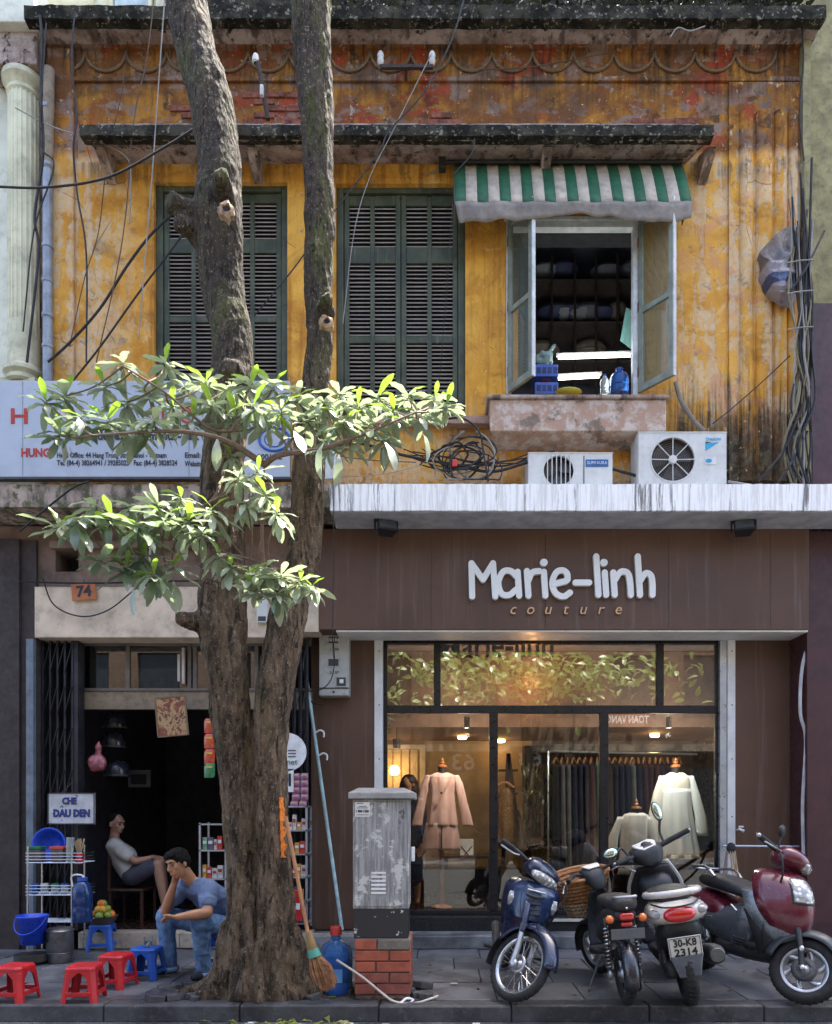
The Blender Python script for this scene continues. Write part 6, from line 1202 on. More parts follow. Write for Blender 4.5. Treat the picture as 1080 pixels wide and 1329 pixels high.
spring_pts = lambda x, y, z0, z1, r, n, dx=0: [(x + dx * i / (n * 8) + r * math.cos(i * PI / 4), y + r * math.sin(i * PI / 4), z0 + (z1 - z0) * i / (n * 8)) for i in range(n * 8 + 1)]
I4 = Matrix.Identity(4)
def wheel(par, c, Rw, rt, T, spokes=0, alloy=0, disc=0, rimm=None):
    c = Vector(c); b = MB(); b.T = T; nm = 26
    prof = [(Rw - rt + rt * math.cos(a), rt * .95 * math.sin(a)) for a in [PI * 2 * k / 12 - PI for k in range(13)]]; b.lathe(prof, c, 40, 'Y'); w_ = b.build('wheel', m_tyre, par, smooth='all', local=True)
    b = MB(); b.T = T
    for k in range(36):     # tread blocks
        a = k / 36 * 2 * PI; p = c + Vector((math.cos(a), 0, math.sin(a))) * (Rw + .001); q = c + Vector((math.cos(a + .09), 0, math.sin(a + .09))) * (Rw + .001)
        b.bar(p + Vector((0, rt * .45, 0)) - (p - c).normalized() * .006, q - Vector((0, rt * .45, 0)) - (q - c).normalized() * .006, .010, .012)
    o = b.build('tread', m_tyre, w_, local=True); o['kind'] = 'stuff'
    ri = Rw - 2 * rt; b = MB(); b.T = T; b.lathe([(ri + .012, -rt * .62), (ri - .006, -rt * .6), (ri - .012, -rt * .3), (ri - .02, 0), (ri - .012, rt * .3), (ri - .006, rt * .6), (ri + .012, rt * .62)], c, 40, 'Y'); b.build('rim', rimm or (m_chr if spokes else m_rim), w_, smooth='all', local=True)
    b = MB(); b.T = T; hr = .05 if not alloy else .045; b.lathe([(0, -.05), (hr * .5, -.05), (hr * .6, -.035), (hr, -.03), (hr, .03), (hr * .6, .035), (hr * .5, .05), (0, .05)], c, 20, 'Y'); b.build('hub', m_rim, w_, local=True, smooth='all')
    if disc: b = MB(); b.T = T; b.lathe([(.05, -.038), (disc, -.04), (disc, -.034), (.05, -.034)], c, 28, 'Y'); b.build('brake_drum', m_eng if not spokes else m_rim, w_, local=True, smooth='all')
    for k in range(spokes):
        a = k / spokes * 2 * PI; s = 1 if k % 2 else -1; tw = .45 * (1 if k % 4 < 2 else -1); p = c + Vector((math.cos(a + tw) * hr, s * .028, math.sin(a + tw) * hr)); q = c + Vector((math.cos(a) * (ri - .01), s * .004, math.sin(a) * (ri - .01))); b = MB(); b.T = T; b.tube([p, q], .0024, 4, False); b.build('spoke', m_chr, w_, local=True)
    for k in range(alloy):
        a = k / alloy * 2 * PI; b = MB(); b.T = T; pts = [c + Vector((math.cos(a + .55 * u) * (hr + (ri - hr) * u), 0, math.sin(a + .55 * u) * (hr + (ri - hr) * u))) for u in (0, .3, .6, 1)]; b.tube(spline(pts, 3), [.022, .02, .019, .018, .018, .018, .018, .018, .02, .022], 8, sc=(1, 1)); b.build('spoke', m_rim, w_, local=True, smooth='all')
    return w_
def fender(par, c, R_, w_, a0, a1, mt, T, name='fender', drop=.35, taper=0):
    b = MB(); b.T = T
    def fn(u, v):
        k = (u - .5) * 2; a = R(a0 + (a1 - a0) * v); ww = w_ * (1 - taper * v); rr = R_ - drop * w_ * abs(k) ** 2.5; return (c[0] + math.cos(a) * rr, c[1] + k * ww, c[2] + math.sin(a) * rr)
    b.grid(fn, 10, 20); return b.build(name, mt, par, smooth='all', local=True, solid=.006)
def panel(par, name, mt, T, rows, curve=1.8, n=12, solid=.008, ur=(0, 1), vr=(0, 1), off=0):   # rows: (x, z, half width, x offset of the edges)
    b = MB(); b.T = T; k = len(rows)
    def fn(u, v):
        u = ur[0] + (ur[1] - ur[0]) * u; v = vr[0] + (vr[1] - vr[0]) * v; i = min(v * (k - 1), k - 1.0001); j = int(i); t_ = i - j; g = lambda m: rows[max(0, min(k - 1, m))]
        def cr(q): a, c, d, e = g(j - 1)[q], g(j)[q], g(j + 1)[q], g(j + 2)[q]; return .5 * (2 * c + (d - a) * t_ + (2 * a - 5 * c + 4 * d - e) * t_ * t_ + (3 * c - a - 3 * d + e) * t_ ** 3)
        s = (u - .5) * 2; return (cr(0) + off + cr(3) * abs(s) ** curve, s * cr(2), cr(1))
    b.grid(fn, n, (k - 1) * 5); return b.build(name, mt, par, smooth='all', local=True, solid=solid)
def lf(par, name, mt, T, secs, ex=2.6, n=16, sub=1, bev=0):
    b = MB(); b.T = T; b.loft(secs, n, True, ex); return put(b.mesh(name), name, mt, par, smooth='all', local=True, sub=sub)
def tb(par, name, mt, T, pts, r, n=10, sp=0):
    b = MB(); b.T = T; b.tube(spline(pts, sp) if sp else pts, r, n); return b.build(name, mt, par, smooth=True, local=True)
def elp(par, name, mt, T, c, r, rot=None):
    b = MB(); b.T = T; b.ball(c, r, 18, 12, rot); return b.build(name, mt, par, smooth='all', local=True)
def steerT(xa, za, rake, ang):      # rotation by ang about the steering axis through (xa,0,za)
    ax = Vector((-math.sin(R(rake)), 0, math.cos(R(rake)))); p = Vector((xa, 0, za)); return Matrix.Translation(p) @ Matrix.Rotation(R(ang), 4, ax) @ Matrix.Translation(-p)
def place(name, label, front, yaw, lean, wb, **k):
    d = Vector((math.cos(R(yaw)), math.sin(R(yaw)), 0)); c = Vector(front) - d * wb / 2; return thing(name, label, 'motorbike', c, rot=(R(lean), 0, R(yaw)), group='motorbikes parked on the pavement')
# ---- 1 dark blue underbone, seen from the front
k1 = place('parked_motorbike', 'dark blue small motorbike facing the street, its front wheel turned, in front of the shop', (X(664, -2.06), -2.06, 0), -92, -14, 1.22)
k1.scale = (.97,) * 3
T = steerT(.61, .28, 26, 42)
wheel(k1, (.61, 0, .28), .28, .034, T, 32, 0, .075)
fender(k1, (.61, 0, .29), .325, .068, 15, 165, m_bpaint, T, 'front_fender', .9, 0); fender(k1, (.61, 0, .29), .32, .06, 165, 205, m_pl, T, 'mud_flap', .3)
for s in (-1, 1):
    tb(k1, 'fork_leg', m_rim, T, [(.61, s * .085, .26), (.57, s * .085, .40), (.50, s * .082, .56)], [.026, .024, .022]); elp(k1, 'axle_lug', m_rim, T, (.615, s * .085, .27), (.035, .02, .035))
    panel(k1, 'fork_cover', m_bpaint, T @ Matrix.Translation((0, s * .082, 0)), [(.55, .50, .028, -.02), (.50, .62, .034, -.02), (.45, .72, .04, -.02)])
panel(k1, 'leg_shield', m_bpaint, I4, [(.30, .28, .10, -.08), (.36, .42, .16, -.14), (.42, .58, .20, -.20), (.44, .72, .225, -.22), (.40, .84, .215, -.20), (.34, .89, .15, -.13)], 1.7)
panel(k1, 'front_cowl', paint('mid_blue_paint', (.006, .022, .075), (.010, .036, .11)), I4, [(.47, .60, .11, -.05), (.475, .70, .17, -.12), (.45, .82, .185, -.14), (.39, .885, .13, -.10)], 1.8, solid=.015)
for a_ in (.22, .77): panel(k1, 'cowl_crease', m_pl, I4, [(.47, .60, .11, -.05), (.475, .70, .17, -.12), (.45, .82, .185, -.14), (.39, .885, .13, -.10)], 1.8, solid=.004, ur=(a_, a_ + .012), off=.009)
for z_, w_ in ((.80, .075), (.745, .05), (.70, .035), (.665, .06)): tb(k1, 'cowl_slot', m_pl, I4, [(.468, -w_, z_), (.482, 0, z_ - .008), (.468, w_, z_)], .011, 8, 3)
tb(k1, 'cowl_badge', m_rim, I4, [(.463, -.07, .835), (.47, .07, .835)], .008)
for s in (-1, 1): panel(k1, 'turn_signal', m_head, Matrix.Translation((.365, s * .165, .73)), [(0, -.055, .015, -.01), (.02, 0, .03, -.01), (.0, .055, .02, -.01)])
lf(k1, 'handlebar_cowl', m_bpaint, T, [((.18, 0, 1.0), .06, .05, 20), ((.22, 0, 1.0), .14, .085, 20), ((.30, 0, .99), .185, .09, 20), ((.36, 0, .965), .17, .07, 20), ((.40, 0, .94), .10, .04, 20)])
lf(k1, 'headlight', m_head, T, [((.33, 0, .955), .165, .052, 22, 2.2), ((.385, 0, .935), .16, .052, 22, 2.2), ((.415, 0, .925), .12, .036, 22, 2.2), ((.425, 0, .92), .05, .016, 22, 2.2)])
for s in (-1, 1):
    tb(k1, 'handlebar', m_pl, T, [(.24, s * .12, 1.0), (.20, s * .24, 1.02), (.17, s * .30, 1.025)], .016, 10, 3); tb(k1, 'grip', m_grip, T, [(.185, s * .27, 1.024), (.13, s * .38, 1.03)], .021); tb(k1, 'brake_lever', m_rim, T, [(.24, s * .24, 1.0), (.23, s * .30, .985), (.18, s * .40, .99)], .007, 8, 3)
tb(k1, 'cable', m_blackc, T, [(.25, .15, 1.02), (.40, .24, .98), (.44, .22, .80), (.38, .18, .70)], .006, 6, 5)
lf(k1, 'seat', m_seat, I4, [((.06, 0, .74), .07, .03), ((.0, 0, .76), .11, .05), ((-.3, 0, .76), .13, .055), ((-.62, 0, .80), .12, .05), ((-.72, 0, .81), .08, .03)])
lf(k1, 'side_cover', m_bpaint, I4, [((.20, 0, .46), .06, .05), ((.05, 0, .55), .09, .12), ((-.25, 0, .62), .13, .12), ((-.55, 0, .68), .12, .10), ((-.75, 0, .74), .07, .05)])
lf(k1, 'engine', m_eng, I4, [((.18, 0, .32), .08, .07), ((.02, 0, .30), .13, .11), ((-.15, 0, .32), .12, .09)], 4); tb(k1, 'footrest', m_grip, I4, [(.0, -.26, .26), (.0, .26, .26)], .016); tb(k1, 'gear_pedal', m_eng, I4, [(.12, .15, .25), (.10, .24, .22), (.02, .26, .20)], .010, 8, 3); tb(k1, 'side_stand', m_eng, I4, [(.02, .12, .26), (.04, .22, .04)], .011)
tb(k1, 'exhaust', m_eng, I4, [(.1, -.1, .24), (-.2, -.14, .24), (-.75, -.15, .34)], [.02, .03, .045]); wheel(k1, (-.61, 0, .28), .28, .036, I4, 24); fender(k1, (-.61, 0, .3), .33, .06, 20, 170, m_pl, I4, 'rear_fender')
# ---- 2 small black electric bike with a wicker basket, from behind
k2 = place('electric_bike', 'small black electric bike with a wicker basket, seen from behind, left of the white scooter', (X(795, -1.12) - .125, -1.12, 0), 90, -4, 1.0)
T = steerT(.5, .22, 22, 24)
wheel(k2, (-.5, 0, .22), .22, .040, I4, 0, 6, .09, m_pl); wheel(k2, (.5, 0, .22), .22, .036, T, 0, 8, .07)
fender(k2, (-.5, 0, .22), .265, .058, 50, 195, paint('gloss_black_paint', (.008, .009, .014)), I4, 'rear_fender', .8); fender(k2, (.5, 0, .22), .26, .055, -10, 190, m_pl, T, 'front_fender', .6)
for s in (-1, 1):
    b = MB(); b.tube(spring_pts(-.50, s * .105, .27, .56, .021, 11, .06), .0052, 5); b.build('shock_spring', m_chr, k2, smooth=True, local=True); tb(k2, 'shock_rod', m_eng, I4, [(-.5, s * .105, .2), (-.43, s * .105, .62)], .010); elp(k2, 'shock_mount', m_rim, I4, (-.5, s * .105, .22), (.03, .022, .035))
    tb(k2, 'swingarm', m_eng, I4, [(-.5, s * .085, .22), (-.1, s * .07, .26)], .017); tb(k2, 'turn_signal_stalk', m_pl, I4, [(-.62, 0, .635), (-.63, s * .10, .64)], .010); elp(k2, 'turn_signal', m_orl, I4, (-.65, s * .115, .64), (.028, .030, .030))
lf(k2, 'seat', m_seat, I4, [((-.68, 0, .73), .05, .03), ((-.64, 0, .73), .095, .055), ((-.52, 0, .745), .115, .06), ((-.2, 0, .72), .11, .055), ((.0, 0, .70), .07, .04)])
lf(k2, 'tail_body', m_pl, I4, [((-.66, 0, .655), .07, .04), ((-.60, 0, .66), .09, .055), ((-.35, 0, .62), .10, .09), ((-.05, 0, .50), .10, .12), ((.1, 0, .40), .08, .08)])
tb(k2, 'grab_rail', m_rim, I4, [(-.60, -.08, .785), (-.69, -.06, .795), (-.69, .06, .795), (-.60, .08, .785)], .010, 8, 3)
lf(k2, 'tail_light', m_redl, I4, [((-.63, 0, .655), .055, .030), ((-.68, 0, .655), .052, .028), ((-.69, 0, .655), .04, .02)], 4); lf(k2, 'lower_tail_light', m_redl, I4, [((-.64, 0, .60), .048, .02), ((-.675, 0, .60), .044, .017)], 4)
elp(k2, 'seat_lock', m_chr, I4, (-.685, 0, .715), (.006, .009, .009))
b = MB().cbox((-.67, 0, .535), (.006, .235, .075)); b.build('blank_plate', m_greyp, k2, local=True, bevel=.006)
lf(k2, 'footboard', m_pl, I4, [((.0, 0, .28), .13, .03), ((.28, 0, .28), .14, .03)], 5); panel(k2, 'leg_shield', m_pl, I4, [(.28, .28, .09, -.03), (.34, .5, .09, -.05), (.30, .74, .07, -.06)])
tb(k2, 'steering_column', m_pl, T, [(.5, 0, .24), (.41, .0, .52), (.33, 0, .86)], .035)
lf(k2, 'handlebar_cowl', m_pl, T, [((.22, 0, .76), .05, .05, 0), ((.25, 0, .84), .09, .07, -10), ((.33, 0, .88), .11, .08, -10), ((.42, 0, .86), .08, .05, 0)]); panel(k2, 'dial', m_plate, T @ Matrix.Translation((0, 0, .0)), [(.26, .925, .055, 0), (.32, .945, .075, 0), (.39, .935, .05, 0)], solid=.01)
for s in (-1, 1): tb(k2, 'handlebar', m_pl, T, [(.33, s * .08, .88), (.28, s * .2, .91), (.22, s * .24, .90)], .013, 8, 3); tb(k2, 'grip', m_grip, T, [(.26, s * .22, .905), (.17, s * .32, .89)], .02); tb(k2, 'brake_lever', m_rim, T, [(.30, s * .2, .89), (.27, s * .30, .85), (.22, s * .36, .80)], .007, 6, 3)
tb(k2, 'center_stand', m_eng, I4, [(.0, .08, .22), (-.12, .2, .02)], .010)
t = NT('woven_wicker'); xx, yy, zz = t.xyz(); wv = t.n.new('ShaderNodeTexChecker'); wv.inputs['Scale'].default_value = 62; t.l(t.o, wv.inputs[0]); band = t.math('MULTIPLY', t.rng(zz, .50, .505), t.rng(zz, .62, .615)); c = t.mix(t.rng(t.noise(40, 3), .3, .7), (.24, .10, .03), (.46, .22, .08)); c = t.mix(t.math('MULTIPLY', band, wv.outputs[1]), c, (.62, .52, .38)); m_wick = t.set(col=c, rough=.65, nrm=t.bump(wv.outputs[1], .7, .01))
bkx = T @ Matrix.Translation((.54, .02, .53)) @ Matrix.Rotation(R(-8), 4, 'Y') @ Matrix.Diagonal((.82, .82, .92, 1))
b = MB(); b.T = bkx
for (za, zb, ra, rb) in [(i * .037, i * .037 + .030, .105 + .012 * i, .110 + .012 * i) for i in range(10)]:
    b.tube([(1.15 * ra * math.cos(a) * (1 if abs(math.cos(a)) < .7 else .95), 1.5 * ra * math.sin(a), (za + zb) / 2 + .004 * math.sin(a * 14 + za * 90)) for a in [k * PI / 16 for k in range(33)]], .021, 6, False)
bs = b.build('basket', m_wick, k2, smooth=True, local=True); bs['kind'] = 'stuff'
b = MB(); b.T = bkx; b.tube([(1.15 * .225 * math.cos(a), 1.5 * .225 * math.sin(a), .375) for a in [k * PI / 16 for k in range(33)]], .016, 8, False); b.build('basket_rim', m_hang, k2, smooth=True, local=True)
b = MB(); b.T = bkx; b.tube([(0, 0, 0), (0, 0, .02)], [.13, .13], 16); b.build('basket_base', m_wick, k2, local=True)
# ---- 3 white and black scooter from behind with number plate
k3 = place('parked_scooter', 'white and black scooter seen from behind with red tail light and white number plate', (X(873, -.92) - .045, -.92, 0), 81, -10, 1.22)
k3.scale = (1.04,) * 3
T = steerT(.61, .22, 26, 28)
wheel(k3, (-.58, 0, .23), .23, .056, I4, 0, 5, .08, m_pl); wheel(k3, (.61, 0, .22), .22, .045, T, 0, 5); fender(k3, (.61, 0, .22), .27, .07, 0, 190, m_pl, T, 'front_fender')
lf(k3, 'tail_body', m_wpaint, I4, [((-.80, 0, .66), .10, .035, 0, 2.4), ((-.76, 0, .66), .19, .07, 0, 2.4), ((-.62, 0, .655), .215, .095, 0, 2.6), ((-.40, 0, .62), .20, .13), ((-.1, 0, .56), .16, .16), ((.06, 0, .46), .12, .16)])
lf(k3, 'rear_undertray', m_pl, I4, [((-.74, 0, .56), .10, .07), ((-.66, 0, .53), .155, .10), ((-.5, 0, .46), .16, .14), ((-.3, 0, .38), .14, .12), ((-.1, 0, .32), .12, .08)])
lf(k3, 'tail_light', m_redl, I4, [((-.72, 0, .665), .12, .055, 0, 2.3), ((-.80, 0, .655), .112, .055, 0, 2.3), ((-.83, 0, .65), .08, .038, 0, 2.3)])
for s in (-1, 1):
    lf(k3, 'turn_signal', M('clear_lens', (.30, .29, .28), .12, coat=1, bump=0), I4, [((-.68, s * .155, .675), .055, .035, 0, 2), ((-.765, s * .145, .668), .05, .032, 0, 2), ((-.785, s * .135, .665), .03, .02, 0, 2)])
tb(k3, 'grab_rail', m_wpaint, I4, [(-.38, -.155, .765), (-.60, -.175, .785), (-.77, -.12, .80), (-.82, 0, .802), (-.77, .12, .80), (-.60, .175, .785), (-.38, .155, .765)], .024, 10, 4)
lf(k3, 'seat', m_seat, I4, [((-.70, 0, .76), .09, .03), ((-.62, 0, .77), .14, .05), ((-.35, 0, .76), .16, .06), ((-.05, 0, .73), .13, .055), ((.04, 0, .70), .08, .04)])
for s in (-1, 1): tb(k3, 'panel_gap', m_pl, I4, [(-.74, s * .205, .60), (-.6, s * .222, .585), (-.3, s * .20, .55)], .005, 6, 4)
tb(k3, 'tail_gap', m_pl, I4, [(-.70, -.16, .735), (-.80, -.08, .715), (-.81, .08, .715), (-.70, .16, .735)], .006, 6, 4)
pl = MB().cbox((-.765, -.0, .44), (.006, .215, .155)); M4 = Matrix.Translation((-.765, 0, .44)) @ Matrix.Rotation(R(-14), 4, 'Y') @ Matrix.Translation((.765, 0, -.44)); pl.T = None; b = MB(); b.T = M4 @ Matrix.Translation((-.02, 0, 0)); b.cbox((-.765, 0, .44), (.006, .215, .155)); npl = b.build('number_plate', m_plate, k3, local=True, bevel=.006)
base = M4 @ Matrix.Translation((-.02, 0, 0)) @ Matrix.Translation((-.770, 0, .44)) @ Matrix.Rotation(-PI / 2, 4, 'Z') @ Matrix.Rotation(PI / 2, 4, 'X')
for s_, dz in (('30-K8', .033), ('2314', -.034)): text(s_, .074, m_ink, npl, None, M4=base @ Matrix.Translation((0, dz, .0005)), local=True, width=.15, thick=.002, ext=.001)
b = MB(); b.T = base
for q in (((-.1, -.071), (.1, -.071)), ((.1, -.071), (.1, .071)), ((.1, .071), (-.1, .071)), ((-.1, .071), (-.1, -.071))): b.bar((*q[0], .0), (*q[1], .0), .003, .004)
b.build('plate_border', m_ink, npl, local=True)
panel(k3, 'mud_flap', m_greyp, I4, [(-.80, .24, .07, .0), (-.79, .30, .085, 0), (-.77, .38, .11, 0)], solid=.006)
lf(k3, 'muffler', m_pl, I4, [((-.15, -.17, .28), .03, .03), ((-.28, -.19, .29), .055, .06), ((-.62, -.20, .33), .065, .075), ((-.72, -.20, .345), .06, .065), ((-.74, -.20, .345), .045, .05)]); b = MB().lathe([(0, -.75), (.02, -.75), (.045, -.748), (.05, -.742)], (0, -.20, .345), 18, 'X'); b.build('exhaust_cap', m_eng, k3, local=True, smooth=True)
lf(k3, 'engine', m_eng, I4, [((-.2, .04, .28), .10, .08), ((-.45, .09, .26), .06, .08), ((-.64, .09, .24), .05, .06)], 3); tb(k3, 'shock', m_eng, I4, [(-.55, .12, .26), (-.48, .12, .55)], .022)
lf(k3, 'footboard', m_pl, I4, [((.02, 0, .26), .17, .04), ((.35, 0, .28), .17, .04)], 5)
panel(k3, 'inner_leg_shield', m_pl, I4, [(.33, .28, .17, .02), (.38, .5, .21, .03), (.36, .72, .20, .03), (.30, .90, .12, .03)], solid=.03); panel(k3, 'outer_leg_shield', m_wpaint, I4, [(.40, .28, .16, -.02), (.46, .5, .22, -.06), (.43, .74, .22, -.06), (.36, .93, .13, -.04)], solid=.02)
lf(k3, 'glovebox', m_pl, I4, [((.22, 0, .70), .10, .06), ((.28, 0, .74), .14, .10), ((.36, 0, .76), .14, .12)]); elp(k3, 'ignition', m_chr, I4, (.215, -.05, .73), (.01, .022, .022)); elp(k3, 'fuel_cap', m_pl, I4, (.22, .04, .70), (.01, .02, .02))
lf(k3, 'handlebar_cowl', m_pl, T, [((.20, 0, .94), .05, .06, 0), ((.23, 0, 1.0), .13, .085, -15), ((.32, 0, 1.03), .16, .085, -10), ((.42, 0, 1.0), .12, .07, 10), ((.48, 0, .97), .06, .04, 10)])
panel(k3, 'speedometer', m_plate, T, [(.215, 1.055, .06, 0), (.26, 1.085, .09, .01), (.33, 1.105, .075, .01)], solid=.012); elp(k3, 'dial', m_pl, T, (.262, 0, 1.092), (.03, .035, .012), Matrix.Rotation(R(-25), 3, 'Y'))
for s in (-1, 1):
    tb(k3, 'handlebar', m_pl, T, [(.30, s * .10, 1.02), (.24, s * .22, 1.04)], .022); tb(k3, 'grip', m_grip, T, [(.245, s * .20, 1.04), (.17, s * .36, 1.06)], .022); elp(k3, 'grip_end', m_rim, T, (.168, s * .365, 1.06), (.014, .014, .014))
    tb(k3, 'brake_lever', m_rim, T, [(.29, s * .2, 1.03), (.27, s * .3, 1.02), (.22, s * .38, 1.02)], .008, 6, 3); tb(k3, 'mirror_stalk', m_pl, T, [(.27, s * .17, 1.05), (.30, s * .19, 1.13), (.28, s * (.22 if s < 0 else .26), 1.22 if s < 0 else 1.12)], .010, 8, 4)
for s, c, r_ in ((-1, (.275, -.22, 1.29), (.012, .045, .085)), (1, (.275, .31, 1.13), (.012, .075, .045))): elp(k3, 'mirror', m_pl, T, c, r_); elp(k3, 'mirror_glass', m_mirror, T, (c[0] - .006, c[1], c[2]), (.009, r_[1] * .85, r_[2] * .86))
# ---- 4 maroon scooter at the right edge, facing the street
k4 = place('parked_scooter', 'maroon scooter with chrome seat rail at the right edge, front wheel turned towards the street', (X(1038, -2.10), -2.10, 0), -75, -7, 1.2)
k4.scale = (1.03,) * 3
T = steerT(.60, .235, 26, 40)
wheel(k4, (.60, 0, .235), .235, .046, T, 0, 6, .085); wheel(k4, (-.58, 0, .235), .235, .048, I4, 0, 5, .08)
fender(k4, (.60, 0, .24), .285, .075, 25, 175, M('dark_slate_plastic', (.035, .042, .05), .45, var=.3), T, 'front_fender', .9)
for s in (-1, 1): tb(k4, 'fork_leg', m_pl, T, [(.60, s * .085, .22), (.55, s * .085, .38), (.50, s * .08, .5)], .020); elp(k4, 'axle_bolt', m_chr, T, (.6, s * .10, .235), (.02, .012, .02)); elp(k4, 'fork_bolt', m_chr, T, (.565, s * .105, .36), (.018, .010, .022))
SH = [(.50, .42, .07, -.05), (.56, .52, .17, -.16), (.57, .64, .235, -.24), (.53, .78, .24, -.26), (.44, .87, .20, -.22), (.34, .91, .12, -.12)]
panel(k4, 'front_shield', m_mpaint, I4, SH, 1.7, solid=.02)
panel(k4, 'shield_trim', M('silver_trim', (.28, .32, .34), .35, .5, var=.3, sc=16), I4, [(.47, .36, .06, -.05), (.53, .47, .19, -.18), (.535, .60, .26, -.28), (.49, .74, .262, -.30)], 1.7, solid=.018)
panel(k4, 'lower_shield', m_pl, I4, [(.30, .24, .12, -.05), (.42, .32, .17, -.12), (.48, .46, .22, -.20), (.44, .60, .24, -.24)], 1.7, solid=.02)
panel(k4, 'front_lamp', m_head, I4, SH, 1.7, solid=.01, ur=(.33, .67), vr=(.48, .76), off=.012); panel(k4, 'lamp_rim', m_pl, I4, SH, 1.7, solid=.01, ur=(.31, .69), vr=(.46, .78), off=.008)
for a_ in (.30, .68): panel(k4, 'shield_crease', m_pl, I4, SH, 1.7, solid=.004, ur=(a_, a_ + .008), vr=(.05, .46), off=.009)

lf(k4, 'seat', m_seat, I4, [((-.62, 0, .76), .08, .03), ((-.56, 0, .77), .14, .065), ((-.30, 0, .76), .155, .075), ((-.05, 0, .72), .13, .06), ((.05, 0, .68), .09, .04)])
lf(k4, 'rear_cowl', m_mpaint, I4, [((-.78, 0, .62), .07, .04), ((-.70, 0, .62), .15, .08), ((-.52, 0, .60), .185, .11), ((-.25, 0, .54), .17, .10), ((-.05, 0, .46), .12, .05)]); lf(k4, 'side_skirt', m_greyp, I4, [((-.66, 0, .50), .08, .05), ((-.5, 0, .46), .17, .10), ((-.2, 0, .44), .175, .16), ((.05, 0, .44), .15, .22), ((.14, 0, .40), .11, .16)])
lf(k4, 'belly', m_pl, I4, [((-.35, 0, .30), .12, .08), ((-.1, 0, .27), .17, .07), ((.28, 0, .27), .17, .06), ((.42, 0, .32), .13, .08)]); lf(k4, 'footboard', m_pl, I4, [((.05, 0, .32), .19, .03), ((.36, 0, .33), .19, .03)], 5)
tb(k4, 'grab_rail', m_chr, I4, [(-.34, -.13, .80), (-.46, -.14, .87), (-.66, -.12, .86), (-.72, 0, .85), (-.66, .12, .86), (-.46, .14, .87), (-.34, .13, .80)], .013, 8, 4)
for k in range(4): tb(k4, 'side_vent', m_pl, I4, [(.02 - .012 * k, -.178 + .004 * k, .37 - .022 * k), (.13 - .01 * k, -.145 + .004 * k, .36 - .022 * k)], .006)
tb(k4, 'side_badge', m_chr, I4, [(-.56, -.175, .475), (-.36, -.185, .455)], .010); tb(k4, 'folded_footrest', m_rim, I4, [(.03, -.165, .56), (-.04, -.17, .60)], .010)
lf(k4, 'engine', m_eng, I4, [((-.2, .02, .26), .11, .08), ((-.45, .09, .25), .06, .08), ((-.62, .09, .24), .05, .06)], 3); lf(k4, 'muffler', m_pl, I4, [((-.3, -.15, .24), .04, .04), ((-.5, -.16, .26), .055, .06), ((-.82, -.16, .30), .05, .055)])
panel(k4, 'inner_shield', m_pl, I4, [(.32, .30, .15, .02), (.34, .55, .20, .03), (.28, .86, .15, .03)], solid=.02)
tb(k4, 'steering_column', m_pl, T, [(.40, 0, .78), (.30, 0, .95)], .05); lf(k4, 'handlebar_cowl', m_mpaint, T, [((.17, 0, .99), .06, .05), ((.22, 0, 1.0), .15, .075), ((.32, 0, 1.0), .19, .09), ((.41, 0, .985), .14, .07), ((.46, 0, .97), .07, .035)])
lf(k4, 'headlight', m_head, T, [((.36, 0, .975), .11, .05, 15, 2.4), ((.44, 0, .955), .10, .045, 15, 2.4), ((.46, 0, .95), .06, .025, 15, 2.4)])
for s in (-1, 1): tb(k4, 'grip', m_grip, T, [(.24, s * .18, 1.01), (.16, s * .36, 1.03)], .022); elp(k4, 'grip_end', m_rim, T, (.155, s * .37, 1.032), (.018, .018, .018)); tb(k4, 'brake_lever', m_rim, T, [(.28, s * .18, 1.0), (.26, s * .28, .99), (.21, s * .38, .99)], .007, 6, 3)
tb(k4, 'cable', m_blackc, T, [(.22, -.15, 1.02), (.30, -.24, .96), (.34, -.2, .82), (.30, -.1, .74)], .007, 6, 5); elp(k4, 'mirror', m_pl, T, (.24, -.16, 1.16), (.02, .06, .045)); tb(k4, 'mirror_stalk', m_pl, T, [(.24, -.14, 1.04), (.24, -.155, 1.13)], .009)
# ================================================================ LEFT SHOP FRONT AND GOODS
rnd = random.Random(66)
m_gate = M('dark_gate_steel', (.035, .036, .042), .5, .4, var=.4, dirt=.3)
def gate(pa, pb, y, z0, z1, n, lb):
    g = thing('folding_gate', lb, 'gate', (X((pa + pb) / 2, y), y, z0))
    for i in range(n):
        px = pa + (pb - pa) * (i + .5) / n; yy = y + (.03 if i % 2 else -.03); MB().box(X(px, y) - .007, X(px, y) + .007, yy - .02, yy + .02, z0, z1).build('gate_bar', m_gate, g)
    for j in range(7):
        zc_ = z0 + (z1 - z0) * (j + .5) / 7
        for i in range(0, n - 2, 2):
            a, c = X(pa + (pb - pa) * (i + .5) / n, y), X(pa + (pb - pa) * (i + 2.5) / n, y)
            MB().bar((a, y - .055, zc_ - .14), (c, y - .055, zc_ + .14), .006, .018, (0, 1, 0)).build('lattice_strip', m_gate, g)
    return g
gate(47, 104, .16, .17, Z(829, .16), 12, 'dark folding steel gate pushed to the left side of shop 74'); g2 = gate(374, 402, .22, .17, Z(829, .22), 7, 'dark folding steel gate between the tree and the brown pillar')
MB().box(X(100, .2), X(106, .2), .12, .26, .17, Z(829, .2)).build('gate_post', m_gate, h74)
